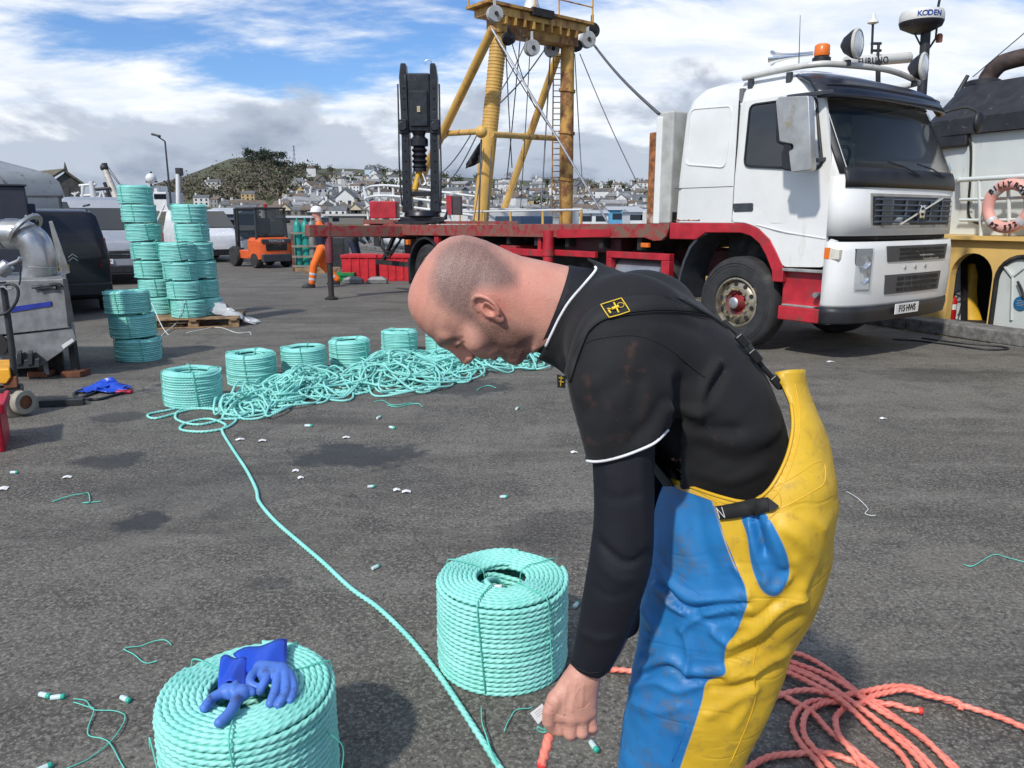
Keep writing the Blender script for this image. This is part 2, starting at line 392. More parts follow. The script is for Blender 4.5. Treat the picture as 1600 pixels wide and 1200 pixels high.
# low cumulus bank
mp2=nn(nt,'ShaderNodeMapping');mp2.inputs['Scale'].default_value=(5,5,11);mp2.inputs['Location'].default_value=(.6,.2,.35);nt.links.new(tc.outputs['Generated'],mp2.inputs[0])
n3=noise(nt,mp2.outputs[0],1.,8,.55,.2)
bank=mth(nt,'MULTIPLY',sstep(nt,mth(nt,'ADD',n3,sstep(nt,Z,.05,.22,.14,-.2)),.43,.53),sstep(nt,Z,.25,.12))
bcol=mix(nt,sstep(nt,mth(nt,'ADD',n3,mth(nt,'MULTIPLY',Z,-.6)),.42,.66),(.47,.53,.63),(.19,.245,.35))
horizon=mix(nt,sstep(nt,Z,.0,.1),(.62,.68,.76),(.75,.82,.92))
sc_=nn(nt,'ShaderNodeVectorMath',operation='SCALE');sc_.inputs['Scale'].default_value=.10;nt.links.new(sky.outputs[0],sc_.inputs[0])
c=mix(nt,fc,mix(nt,1.,sc_.outputs[0],(.72,.98,1.35),'MULTIPLY'),hi)
c=mix(nt,mth(nt,'MULTIPLY',bank,.95),c,bcol)
# below the horizon plain sky grey
bg=nn(nt,'ShaderNodeBackground');nt.links.new(c,bg.inputs[0]);bg.inputs[1].default_value=1.12
out=nn(nt,'ShaderNodeOutputWorld');nt.links.new(bg.outputs[0],out.inputs[0])
cam=bpy.data.cameras.new('camera');cam.sensor_width=36;cam.lens=27.0;cam.clip_end=6000;cam.clip_start=.05
cam.dof.use_dof=False
co_=bpy.data.objects.new('camera',cam);COL.objects.link(co_);co_.location=OC;co_.rotation_euler=(PI/2-PT,0,0);SC.camera=co_
SC.view_settings.view_transform='Standard';SC.view_settings.look='None';SC.view_settings.exposure=0;SC.view_settings.gamma=1
SC.cycles.max_bounces=8;SC.cycles.transparent_max_bounces=12
# ---------------------------------------------------------------- ground, water
KD=np.array([-.417,.909]);KN=np.array([.909,.417]);K0=np.array([6.25,9.16])       # quay edge: along KD, outwards KN
def K(a,n=0): return K0+KD*a+KN*n
m,nt,b,co=newmat('quay_surface');MATS['quay']=m
big=noise(nt,co,.35,5,.6);med=noise(nt,co,2.2,6,.6,.3);fin=noise(nt,co,55,4,.7);vor=nn(nt,'ShaderNodeTexVoronoi');vor.inputs['Scale'].default_value=130;nt.links.new(co,vor.inputs[0])
mpz=nn(nt,'ShaderNodeMapping');mpz.inputs['Rotation'].default_value=(0,0,-.75);mpz.inputs['Scale'].default_value=(.6,2.2,1);nt.links.new(co,mpz.inputs[0])
str_=noise(nt,mpz.outputs[0],1.3,6,.6)
c=mix(nt,sstep(nt,big,.35,.65),(.075,.068,.06),(.13,.122,.108))
c=mix(nt,mth(nt,'MULTIPLY',sstep(nt,str_,.46,.68),.6),c,(.175,.167,.152))
c=mix(nt,mth(nt,'MULTIPLY',sstep(nt,med,.47,.68),.75),c,(.052,.049,.045))
mot=noise(nt,co,11,7,.72,.2);c=mix(nt,mth(nt,'MULTIPLY',sstep(nt,mot,.50,.66),.55),c,(.045,.042,.039));c=mix(nt,mth(nt,'MULTIPLY',sstep(nt,mot,.47,.34),.5),c,(.18,.172,.155))
c=mix(nt,sstep(nt,fin,.5,.68),c,(.22,.21,.19))
c=mix(nt,sstep(nt,fin,.46,.34),c,(.035,.033,.03))
sp_=nn(nt,'ShaderNodeSeparateColor');nt.links.new(vor.outputs['Color'],sp_.inputs[0])
c=mix(nt,mth(nt,'MULTIPLY',sstep(nt,sp_.outputs[0],.78,.95),.55),c,(.27,.26,.235))
lt=noise(nt,co,.9,7,.7,.6);c=mix(nt,mth(nt,'MULTIPLY',sstep(nt,lt,.53,.7),.42),c,(.185,.172,.15))
ck=noise(nt,co,3.1,10,.8,.5);c=mix(nt,mth(nt,'MULTIPLY',sstep(nt,ck,.63,.70),.35),c,(.33,.32,.30))
dk=noise(nt,mpz.outputs[0],.7,7,.65,.4);c=mix(nt,mth(nt,'MULTIPLY',sstep(nt,dk,.52,.68),.5),c,(.045,.042,.04))
# wet / oily stains with their own outlines
px_=nn(nt,'ShaderNodeSeparateXYZ');nt.links.new(co,px_.inputs[0]);st=None
dst=noise(nt,co,3.2,9,.72)
for (u,v,ru,rv,am) in ((560,712,110,17,.75),(172,720,52,13,.7),(225,814,42,15,.8),(190,650,38,8,.6),(730,607,70,12,.6),(420,912,40,8,.35),(1480,585,120,10,.3),(300,760,150,40,.25),(880,830,90,30,.3),(640,760,200,25,.2)):
    p=gp(u,v);rx=abs(gp(u+ru,v)[0]-p[0]);ry=abs(gp(u,v-rv)[1]-p[1])
    q=mth(nt,'ADD',mth(nt,'POWER',mth(nt,'DIVIDE',mth(nt,'SUBTRACT',px_.outputs[0],p[0]),rx),2),mth(nt,'POWER',mth(nt,'DIVIDE',mth(nt,'SUBTRACT',px_.outputs[1],p[1]),ry),2))
    e=mth(nt,'MULTIPLY',sstep(nt,mth(nt,'ADD',q,mth(nt,'MULTIPLY',mth(nt,'SUBTRACT',dst,.5),6.5)),1.35,.6),am)
    st=e if st is None else mth(nt,'MAXIMUM',st,e)
c=mix(nt,st,c,(.022,.021,.02))
crack=nn(nt,'ShaderNodeTexVoronoi',feature='DISTANCE_TO_EDGE');crack.inputs['Scale'].default_value=.22;wv=nn(nt,'ShaderNodeVectorMath',operation='ADD')
nz=nn(nt,'ShaderNodeTexNoise');nz.inputs['Scale'].default_value=1.2;nz.inputs['Detail'].default_value=6;nt.links.new(co,nz.inputs[0]);nt.links.new(co,wv.inputs[0]);nt.links.new(nz.outputs['Color'],wv.inputs[1]);nt.links.new(wv.outputs[0],crack.inputs[0])
c=mix(nt,sstep(nt,crack.outputs[0],.0016,.0,0,.7),c,(.035,.033,.03))
c=mix(nt,1.,c,(1.06,1.04,.98),'MULTIPLY')
nt.links.new(c,b.inputs['Base Color'])
r=mth(nt,'SUBTRACT',.86,mth(nt,'MULTIPLY',st,.35));nt.links.new(r,b.inputs['Roughness'])
hh=mth(nt,'ADD',mth(nt,'MULTIPLY',fin,1.),mth(nt,'MULTIPLY',med,.6));bumpn(nt,b,hh,.55,.012)
FARQ=48.
far=lambda n:K((FARQ-K0[1])/KD[1]*1.0,n)
q0=K(-30);q1=far(0);poly=[(-120,-25),(q0[0],q0[1]),(q1[0],q1[1]),(-120,FARQ+30)]
g=MB();g.prism(poly,'xy',-4,0);tag(g.build('quay_ground',MATS['quay'],smooth=0),kind='structure')
# kerb stones along the edge
kb=MB();a=-12.
while a<40:
    L=1.9+.2*random.random();p=K(a,-.02);q=K(a+L-.012,-.02);w=.42;h=.17+.012*random.random()
    P=[p,q,q+KN*w,p+KN*w];kb.prism([tuple(x) for x in P],'xy',.002,h);a+=L
tag(kb.build('kerb',M('kerb_stone',(.16,.155,.145),.85,var=.35,scale=14,bump=.5,bscale=35,dirt=(.05,.05,.045),damt=.6),smooth=0,bevel=.025),kind='structure')
m,nt,b,co=newmat('harbour_water');b.inputs['Base Color'].default_value=(.05,.09,.11,1);b.inputs['Roughness'].default_value=.12;b.inputs['IOR'].default_value=1.33
mpw=nn(nt,'ShaderNodeMapping');mpw.inputs['Scale'].default_value=(1,.5,1);nt.links.new(co,mpw.inputs[0]);bumpn(nt,b,noise(nt,mpw.outputs[0],1.6,5,.6),.5,.15)
g=MB();g.add([(-1500,-60,-3),(1500,-60,-3),(1500,1500,-3),(-1500,1500,-3)],[(0,1,2,3)]);tag(g.build('water',m,smooth=0),kind='structure')
# ---------------------------------------------------------------- teal rope: coils, heaps, loose lines
TEAL=rope_mat('teal_rope',(.24,.68,.58),(.34,.78,.69),pitch=.015)
TEALB=rope_mat('teal_rope_lay',(.24,.70,.62),(.35,.80,.72),pitch=.024,bump=.8)
CORAL=rope_mat('coral_rope',(.86,.21,.15),(.92,.30,.22),pitch=.018)
CORALT=M('coral_tip',(.72,.05,.04),.5)
TWINE=M('pale_green_twine',(.12,.55,.43),.6,var=.2)
WTW=M('white_twine',(.62,.66,.63),.6)
PAPER=M('white_paper_tag',(.78,.78,.76),.7,var=.05)
GREYT=M('tag_print',(.35,.36,.38),.8)
def helix_layer(R,h0,n,pitch,seg,ph=0,wob=.002):
    t=np.linspace(0,n*2*PI,int(n*seg)+1);r=R+wob*np.sin(t*1.3+ph)+wob*np.sin(t*.37+2*ph)
    # quick step from turn to turn so the turns lie level
    k=np.floor(t/(2*PI));f=(t/(2*PI)-k);z=h0+pitch*(k+np.clip((f-.82)/.18,0,1)**2*(3-2*np.clip((f-.82)/.18,0,1)))
    return np.stack([r*np.cos(t+ph),r*np.sin(t+ph),z+abs(wob)*.8*np.sin(2.07*t+ph)],-1)
def spiral(R0,R1,z,n,seg,ph=0,dome=0):
    t=np.linspace(0,n*2*PI,int(n*seg)+1);f=t/t[-1];r=R0+(R1-R0)*f
    return np.stack([r*np.cos(t+ph),r*np.sin(t+ph),z-dome*(2*f-1)**2+.002*np.sin(5*t)],-1)
def coil_mesh(name,R,r_in,h,rr,near,parent,mat,ph=0):
    seg=300 if near else 46;p=2*rr*.93;n=int((h-2*rr)/p);p=(h-2*rr)/n;top=h-rr
    paths=[helix_layer(R-rr,rr,n,p,seg,ph,-.0012 if near else .003)]
    k=int((R-r_in)/p)
    if near:
        paths.append(spiral(R-rr-.004,r_in+rr,top+.002,k,seg,ph+1,.006));paths.append(helix_layer(r_in+rr,h*.25,int(n*.72),p,int(seg*.5),ph+2))
        paths.append(spiral(R-2.6*rr,r_in+rr*2.2,top-p*.8,k-1.2,seg*.6,ph+.4,.004))
        return ropes(name,paths,rr*1.06,mat,parent,12,True,.027)
    paths.append(spiral(R-rr-.004,r_in+rr,top,k,seg,ph+1,.01));paths.append(helix_layer(r_in+rr,h*.3,max(3,int(n*.65)),p,24,ph))
    paths.append(spiral(R-2.5*rr,r_in+rr*2,top-p*.8,max(1,k-1.5),seg*.6,ph))
    return ropes(name,paths,rr,mat,parent,6,False,.052)
def ties(R,r_in,h,angs,parent,mat=TWINE,w=.0022,skew=.1):
    for a in angs:
        P=[]
        for r,z,da in ((r_in-.004,h*.45,0),(r_in-.004,h*.9,0),(r_in+.02,h+.004,0),((R+r_in)/2,h+.005,.0),(R-.015,h+.004,.02),(R+.003,h*.93,.04),(R+.004,h*.5,.04+skew*.5),(R+.003,.03,.04+skew),(R-.01,.006,.04+skew)):
            P.append((r*math.cos(a+da),r*math.sin(a+da),z))
        MB().tube(spline(P,5),w,6).build('binding_twine',mat,parent,180)
def big_coil(name,label,cat,loc,rz,R,r_in,h,rr,ph,angs,group,tags=True):
    t=thing(name,label,cat,loc,rz,group);coil_mesh('wound_rope',R,r_in,h,rr,True,t,TEAL,ph);ties(R,r_in,h,angs,t);return t
c2=gp(784,1086);c2=(c2[0],c2[1]+.215,0)
coilB=big_coil('rope_coil','large teal rope coil standing alone just left of the bending man','rope coil',c2,0,.232,.078,.33,.009,.3,(.55,-.9,-1.95,2.6),'new coils of teal rope')
# the tail end tucked inside the coil
MB().tube(spline([(.02,.07,.2),(-.02,.03,.29),(-.055,-.045,.325),(-.03,-.07,.31)],6),.009,8).build('rope_end',TEAL,coilB,180)
MB().tube([(-.034,-.068,.312),(.0,-.075,.318)],.0102,8).build('end_wrap',M('white_tape',(.7,.74,.72),.5),coilB,180)
RA=.228;b0_=gp(384,998,.345);c1=(b0_[0]+.0,b0_[1]-RA,0)
c1=(at(384,1060,c1[1])[0],c1[1],0)
coilA=big_coil('rope_coil','large teal rope coil with a pair of blue gloves lying on it','rope coil',c1,.0,RA,.078,.345,.0091,1.7,(.5,-1.45,2.55,1.2),'new coils of teal rope')
m=MB();m.add([(-.005,-.231,.17),(.038,-.229,.155),(.03,-.233,.095),(-.012,-.235,.11)],[(0,1,2,3)]);lb=m.build('paper_tag',PAPER,coilA,0,solid=.001)
# loose twine loop on the right flank
MB().tube(spline([(.222,-.06,.25),(.258,-.05,.2),(.25,-.04,.12),(.233,-.05,.04)],6),.002,6).build('loose_twine',TWINE,coilA,180)
MB().tube(spline([(-.226,-.06,.12),(-.26,-.02,.2),(-.262,-.02,.17)],6),.002,6).build('loose_twine',TWINE,coilA,180)
# mid-distance coils: one kind, copied
def small_coil(name,label,R,r_in,h,rr,ph,mat,angs):
    t=thing(name,label,'rope coil');coil_mesh('wound_rope',R,r_in,h,rr,False,t,mat,ph);ties(R,r_in,h,angs,t,w=.004);return t
protoS=None
def place_coil(kind,label,loc,rz,group,tilt=(0,0),sc=1):
    global PROTO
    if kind not in PROTO:
        PROTO[kind]=[small_coil('rope_coil','',*KIND[kind]),0]
    o=PROTO[kind][0] if PROTO[kind][1]==0 else copy_tree(PROTO[kind][0])
    PROTO[kind][1]+=1
    o.location=loc;o.rotation_euler=(tilt[0],tilt[1],rz);o.scale=(sc,)*3;tag(o,label,'rope coil',group);return o
PROTO={}
KIND={'row':(.235,.13,.30,.0105,.4,TEALB,(.3,1.9,3.4,4.9)),'stack':(.236,.12,.25,.0105,1.1,TEALB,(.5,2.0,3.6,5.2)),'wide':(.238,.13,.245,.0105,1.1,TEALB,(.5,2.0,3.6,5.2))}
ROWL=['first teal rope coil of the row, left end, nothing to its left','second teal rope coil of the row, counted from the left end','third teal rope coil of the row, behind the edge of the tangled heap','fourth teal rope coil of the row, partly behind loose loops',
 'fifth teal rope coil of the row, with a tangle hanging over its front','sixth teal rope coil of the row, beside the bent man\'s forehead']
for i,(u,v,rz,s) in enumerate(((286,640,.2,1.0),(383,604,1.3,.98),(468,590,2.9,.94),(541,575,.8,.93),(620,556,1.9,.9),(690,553,4.,.9))):
    p=gp(u,v);place_coil('row',ROWL[i],(p[0],p[1]+.22,0),rz,'coils in the row by the tangled rope',(.02*math.sin(i*2.1),.025*math.cos(i*3)),s)
# free stack of three
for i,(dx,dy,w_) in enumerate(((.02,0,.02),(-.03,.02,-.02),(-.04,-.01,.04))):
    p=gp(212,567);place_coil('wide',['bottom teal coil of the free three-high stack on the ground','middle teal coil of the free three-high stack on the ground','top teal coil of the free three-high stack on the ground'][i],(at(214,540,p[1]+.24)[0]+dx*.6-.012*i,p[1]+.24+dy,.001+i*.262),i*1.3,'three-high coil stack on the ground',(w_*.3,w_))
# pallet with three tall stacks
pp=gp(297,513);PA=.22
pal=thing('pallet','weathered wooden pallet under the tall stacks of teal coils','pallet',(pp[0]-.05,pp[1]+.45,0),PA)
WOOD=M('pallet_wood',(.30,.19,.10),.8,var=.35,scale=9,bump=.3,dirt=(.12,.08,.05))
for y in (-.42,0,.42):
    MB().box(-.62,.62,y-.05,y+.05,.0,.02).build('bottom_board',WOOD,pal,bevel=.004)
    for x in(-.55,0,.55):MB().box(x-.07,x+.07,y-.048,y+.048,.021,.1).build('block',WOOD,pal,bevel=.004)
for i in range(7):MB().box(-.62,.62,-.5+i*.155,-.5+i*.155+.1,.123,.143).build('deck_board',WOOD,pal,bevel=.004)
for x in(-.55,0,.55):MB().box(x-.05,x+.05,-.5,.53,.101,.122).build('stringer_board',WOOD,pal,bevel=.004)
def col(u,v,Y,n,nm,lean,ph0,k=1.,htot=None):
    b=at(u,v,Y);ords=['bottom','second','third','fourth','fifth','sixth','seventh','eighth']
    hgt=.262*k
    for i in range(n):
        o=ords[i] if i<n-1 else 'topmost'
        place_coil('stack','%s teal coil in the %s on the pallet'%(o if o in('bottom','topmost') else o+' from the bottom'.replace('from the bottom','lowest'),nm),(b[0]+lean*i+.006*math.sin(i*2.3+ph0),b[1]+.006*math.cos(i*1.7),.146+i*hgt),i*1.1+ph0,nm+' of coils',(.012*math.sin(i+ph0),.012*math.cos(2*i)),k)
zt=.146
YP=pp[1]
# choose stack foot positions on the pallet so that they stand where the photograph shows them
col(251,480,YP+.62,7,'tall left stack',-.036,.3,1.02)
col(296,500,YP+.22,4,'short front stack',-.03,1.3,1.02)
col(322,490,YP+.5,6,'right-hand stack',-.025,2.2,1.02)
# stretch wrap, white strings
m=MB();rng=np.random.default_rng(5);P=np.zeros((9,9,3))
b0=gp(372,507)
for i in range(9):
    for j in range(9):
        a=i/8;c_=j/8;P[i,j]=(b0[0]-.34+.62*a+.03*rng.normal(),b0[1]-.1+.3*c_+.03*rng.normal(),max(.006,.4*(1-a)**1.4*(.5+.5*math.sin(PI*c_))+.05*rng.random()))
FILM=M('clear_film',(.72,.75,.77),.25,var=.1,alpha=.55)
m.sheet(P);tag(m.build('plastic_sheet',FILM,None,180,solid=.002),'crumpled clear plastic wrapping lying beside the pallet of coils','plastic sheet')
for k,(pts,lab) in enumerate([([(240,505),(235,470),(262,522),(300,518),(330,512)],'white twine hanging over the pallet\'s left corner'),([(285,470),(282,488),(275,505),(255,522),(240,545)],'white twine running down the front coil stack to the ground'),([(315,512),(345,512),(370,520),(390,519),(392,523)],'white twine trailing on the ground right of the pallet')]):
    P=[]
    for j,(u,v) in enumerate(pts):
        if k==2 or v>515:q=gp(u,v,.006)
        else:q=at(u,v,YP-.04)
        P.append(q)
    tag(MB().tube(spline(P,8),.006,5).build('loose_twine',WTW,None,180),lab,'twine')
# tangled heaps of loose rope
def heap(name,label,u,v,ru,rv,hz,turns,seed,rr=.0100,loops=None):
    c0=gp(u,v);rx=abs(gp(u+ru,v)[0]-c0[0]);ry=abs(gp(u,v-rv)[1]-gp(u,v+rv)[1])/2;rg=np.random.default_rng(seed)
    K_=[];cx,cy=0,0;ph=0
    for i in range(turns):
        cx=.9*cx+.45*rg.normal();cy=.9*cy+.45*rg.normal();q=math.hypot(cx,cy)
        if q>.75:cx*=.75/q;cy*=.75/q
        a=.24+.34*rg.random();bb=a*(.45+.6*rg.random());th=rg.random()*PI;lay=i/turns
        for k in range(7):
            g=ph+k*2*PI/7*(1 if rg.random()<2 else -1);x=a*math.cos(g);y=bb*math.sin(g)
            X_=(cx+x*math.cos(th)-y*math.sin(th));Y_=(cy+x*math.sin(th)+y*math.cos(th));d=min(1,math.hypot(X_,Y_))
            z=rr+max(0,(hz*(1-d**1.6))*(.15+.85*lay)+.03*rg.normal())
            K_.append((c0[0]+X_*rx,c0[1]+Y_*ry,z))
        ph+=.6*rg.random()
    P=spline(K_,5);P[:,2]=np.maximum(P[:,2],rr)
    return tag(ropes(name,[P],rr,TEALB,None,6,False,.05),label,'rope heap','tangled heaps of loose teal rope')
heap('rope_heap','tangled teal rope heap at the near left end, one line leading off it',392,628,72,26,.14,36,1)
heap('rope_heap','tangled heap of loose teal rope in front of the third and fourth coils',490,605,80,24,.17,40,2)
heap('rope_heap','high tangled heap of loose teal rope left of the man\'s forehead',620,582,90,28,.21,62,3)
heap('rope_heap','tangled heap of loose teal rope seen under the man\'s face',730,570,90,22,.18,52,4)
heap('rope_heap','tail of the tangled teal rope at the man\'s chest, right end',815,562,60,14,.16,30,5)
# loops and the single line that runs to the front
def gl(pts,z=.0085,seg=8):return spline([gp(u,v,z) if not isinstance(z,(list,tuple)) else gp(u,v,z[i]) for i,(u,v) in enumerate(pts)],seg)
L1=gl([(330,628),(270,640),(232,648),(245,654),(300,640),(345,640),(355,652),(310,664),(275,655),(285,640),(330,640),(368,652),(355,668),(318,675),(283,672),(290,662),(325,655),(352,664),(347,674),(362,700),(385,735),(400,765),(405,785),(430,815),(470,850),(505,880),(548,920),(590,950),(632,990),(662,1025),(690,1062),(722,1110),(748,1150),(775,1192),(800,1232),(830,1290)])
n_=len(L1);z=L1.copy();z[:,2]=.011
tag(ropes('rope_line',[z],.011,TEAL,None,12,True,.03),'single teal rope line snaking over the quay from the heap to the front edge','rope')
tag(MB().tube(gl([(752,1105),(753,1128),(760,1150),(768,1175),(778,1195)],.02,6),[.002]*13+[.003]*12,6).build('frayed_strand',TWINE,None,180),'frayed pale strand sticking off the teal rope line near the front','strand')
# coral rope heap behind the man
def cr(pts,z=.01):return gl(pts,z,10)
CR=[
 [(940,1047),(965,1048),(1000,1052),(1060,1050),(1150,1030),(1230,1022),(1262,1030),(1300,1052),(1340,1082),(1380,1110),(1420,1140),(1470,1180),(1520,1225)],
 [(1160,1050),(1215,1034),(1260,1045),(1310,1070),(1360,1105),(1410,1135),(1450,1165),(1490,1205),(1520,1240)],
 [(1150,1070),(1210,1046),(1250,1058),(1300,1082),(1340,1112),(1390,1150),(1430,1185),(1460,1230)],
 [(1150,1085),(1208,1056),(1245,1065),(1290,1090),(1330,1120),(1370,1155),(1410,1190),(1440,1240)],
 [(1150,1060),(1212,1040),(1255,1050),(1302,1078),(1348,1112),(1400,1150),(1448,1190),(1490,1240)],
 [(1205,1075),(1240,1098),(1270,1120),(1300,1150),(1330,1175),(1370,1205),(1400,1240)],
 [(1180,1110),(1215,1090),(1260,1084),(1310,1092),(1350,1086),(1390,1080),(1430,1084),(1470,1098),(1500,1106),(1560,1126),(1610,1146),(1700,1180)],
 [(1345,1100),(1375,1090),(1410,1088),(1450,1096),(1495,1105),(1500,1110)],
 [(1330,1102),(1365,1098),(1400,1104),(1438,1113)],
 [(1310,1096),(1275,1098),(1250,1110),(1238,1130),(1240,1150),(1255,1170),(1280,1200),(1300,1240)],
 [(1320,1100),(1285,1104),(1262,1118),(1254,1138),(1258,1160),(1275,1180),(1310,1210)],
 [(1318,1110),(1306,1125),(1305,1145),(1315,1168),(1340,1195),(1370,1240)],
 [(1150,1215),(1185,1192),(1225,1180),(1270,1178),(1315,1184),(1350,1200),(1380,1230)],
]
paths=[]
for i,q in enumerate(CR):
    P=cr(q);t=np.linspace(0,1,len(P));hump=.007*(i%4)*np.sin(PI*t);P[:,2]=.0105+hump+(.006*np.sin(3*PI*t+i)**2);paths.append(P)
cor=tag(ropes('coral_rope_heap',paths,.0105,CORAL,None,12,True,.028),'loose loops of coral orange rope lying behind the man\'s legs','rope')
e=paths[8][-1];MB().tube([e-np.array((.006,0,0)),e+np.array((.006,-.002,0))],.0115,8).build('red_rope_tip',CORALT,cor,180)
# scraps of twine, tags and rope ends lying on the quay
def scrap_line(pts,lab,r=.0018,z=.004,mat=TWINE,name='twine_scrap'):
    P=gl(pts,z,7);P[:,2]+=.006*np.abs(np.sin(np.linspace(0,7,len(P))));return tag(MB().tube(P,r,5).build(name,mat,None,180),lab,'twine scrap','twine scraps on the quay')
scrap_line([(268,1008),(258,1002),(240,1004),(222,1009),(194,1015),(210,1025),(226,1036),(246,1034)],'open loop of cut teal twine on the quay above the gloved coil',.0022)
scrap_line([(115,1092),(135,1097),(146,1111),(180,1112),(195,1118),(192,1135),(172,1162),(140,1185),(105,1202)],'long crossed piece of cut teal twine near the front left corner',.002)
scrap_line([(115,1097),(136,1106),(147,1112),(137,1146),(160,1156),(172,1164),(185,1185),(196,1205)],'second strand of cut teal twine crossing the first near the corner',.002)
scrap_line([(82,784),(110,776),(127,773),(138,771),(140,786),(130,786),(158,784)],'short zigzag of teal twine on the quay at the left',.003)
scrap_line([(1505,882),(1520,886),(1550,868),(1575,873),(1610,880)],'teal twine end lying on the quay at the right edge',.0022)
scrap_line([(788,1143),(796,1126),(806,1112),(832,1106)],'teal twine leading to the tag by the man\'s hand',.0018)
scrap_line([(605,633),(620,637),(640,632),(655,632),(660,636)],'thin teal twine on the quay below the rope heaps',.004)
scrap_line([(585,628),(600,627),(615,634),(645,629)],'thin teal twine just under the third heap',.004)
scrap_line([(745,610),(760,603),(775,606)],'teal twine scrap below the man\'s chin',.004)
scrap_line([(1322,768),(1340,780),(1356,795),(1352,804),(1368,806)],'pale string scrap on the quay right of the man',.0025,mat=WTW)
ENDT=M('cut_end_green',(.03,.42,.3),.5);ENDW=M('cut_end_tape',(.55,.68,.66),.45)
def rope_end(u,v,ang,lab,L=.045,r=.009):
    p=gp(u,v,r);t=thing('rope_stub',lab,'rope stub',(p[0],p[1],r),ang,'cut rope stubs on the quay')
    MB().lathe([(r*.3,-L/2),(r*.9,-L/2+.002),(r,-L*.3),(r,L*.22)],(0,0,0),(1,0,0),10).build('taped_end',ENDW,t,60)
    MB().lathe([(r*1.02,L*.22),(r*1.05,L*.42),(r*.8,L/2)],(0,0,0),(1,0,0),10).build('cut_end',ENDT,t,60)
for i,(u,v,a,l) in enumerate(((928,1166,-1.2,'taped teal rope stub on the quay just right of the man\'s hand'),(900,945,1.1,'teal rope stub beside the man\'s sleeve and the lone coil'),(587,886,.9,'teal rope stub alone right of the snaking line'),(70,1086,-.3,'taped rope stub, left one of a touching pair at the left edge'),(90,1089,.2,'taped rope stub, right one of a touching pair at the left edge'),(196,1092,-.5,'rope stub lying above the gloved coil, right of the pair'),(787,776,.2,'teal rope stub under the man\'s sleeve hem at mid quay'),(808,638,1.3,'small teal rope stub below the man\'s chin'),(592,652,1.2,'upper of two small rope stubs below the heaps'),(613,668,-.6,'lower of two small rope stubs below the heaps'),(482,665,0,'rope stub right of the first heap'),(68,1200,.8,'rope stub at the bottom edge left of the gloved coil'),(580,760,.3,'rope stub next to the white paper scraps at mid quay'),(22,738,.1,'pale rope stub at the far left edge'))):
    rope_end(u,v,a,l,.045 if v>720 else .06,.009 if v>720 else .011)
def paper(u,v,w_,h_,ang,lab):
    p=gp(u,v);m=MB(Matrix.Translation((p[0],p[1],.006))@Matrix.Rotation(ang,4,'Z'));c=.006
    m.sheet([[(-w_/2,-h_/2,0),(0,-h_/2,c),(w_/2,-h_/2,0)],[(-w_/2,h_/2,.002),(0,h_/2,c+.003),(w_/2,h_/2,.001)]]);tag(m.build('paper_scrap',PAPER,None,0,solid=.0012),lab,'paper scrap','white paper scraps on the quay')
for u,v,w_,h_,a,l in ((105,747,.05,.03,.2,'white paper scrap near the left wet stain'),(462,737,.04,.03,.1,'white paper scrap left of the snaking line\'s bend'),(470,748,.035,.03,.4,'small white scrap directly under another by the bend'),(620,767,.04,.03,.3,'left one of two paper scraps at mid quay'),(635,770,.05,.03,.1,'right one of two paper scraps at mid quay'),(541,685,.05,.03,.1,'white paper scrap above the long dark stain'),(375,688,.06,.03,.5,'white scrap beside the start of the snaking line'),(410,690,.05,.03,.2,'pale scrap right of the start of the snaking line'),(897,708,.045,.03,.3,'paper scrap against the man\'s sleeve hem'),(1298,566,.08,.05,.1,'paper scrap on the quay near the lorry\'s front wheel'),(752,585,.06,.03,.1,'white scrap under the man\'s nose'),(5,765,.05,.05,.3,'paper scrap at the left edge of the quay'),(1380,655,.05,.03,.2,'paper scrap on the open quay at the right')):
    paper(u,v,w_,h_,a,l)
# ---------------------------------------------------------------- crane lorry.  local frame: x forward, y away from the viewer's side, z up
TO=np.array([2.69,9.16,0]);TH=np.array([.597,-.802,0]);TH/=np.linalg.norm(TH);TN=np.array([-TH[1],TH[0],0])
def S(u,v,t=0.):
    p=onplane(u,v,TO+TN*t,TN)-TO;return float(p@TH),float(p[2])
def SP(L,t=0.):return [S(u,v,t) for u,v in L]
def FR(u,v,s):
    p=onplane(u,v,TO+TH*s,TH)-TO;return float(p@TN),float(p[2])
W=2.45
truck=thing('crane_lorry','white cabbed flatbed lorry with red chassis and a black folded crane','lorry',TO,math.atan2(TH[1],TH[0]))
WHITE=M('cab_white',(.74,.74,.71),.38,var=.04,scale=3,dirt=(.45,.38,.28),damt=.25,dscale=2.2,coat=.15,streak=True)
RED=M('lorry_red',(.42,.018,.03),.42,var=.2,scale=5,dirt=(.16,.05,.04),damt=.55,dscale=4,coat=.1,bump=.08)
REDR=M('rusty_red',(.36,.03,.035),.6,var=.3,scale=7,dirt=(.17,.10,.07),damt=.95,dscale=7,bump=.3,bscale=50)
BLK=M('black_plastic',(.018,.019,.022),.5,var=.3,bump=.1)
DGREY=M('dark_grey_plastic',(.045,.05,.058),.5,var=.2,dirt=(.12,.12,.12),damt=.3)
UNDER=M('chassis_black',(.016,.015,.015),.8,var=.4,dirt=(.06,.05,.045))
NAVY=M('visor_dark',(.012,.014,.022),.3,var=.2,dirt=(.2,.2,.2),damt=.12,dscale=6)
TYRE=M('tyre_rubber',(.028,.028,.029),.85,var=.25,scale=10,bump=.15,dirt=(.08,.075,.07),damt=.45)
RIM=M('rim_steel',(.30,.27,.21),.45,metal=.5,var=.25,dirt=(.10,.07,.045),damt=.6,dscale=9)
STEEL=M('galvanised_steel',(.42,.43,.44),.42,metal=.7,var=.15,dirt=(.22,.2,.18),damt=.4)
ALU=M('scuffed_aluminium',(.55,.54,.5),.38,metal=.75,var=.15,dirt=(.42,.36,.27),damt=.35,dscale=5,bump=.1)
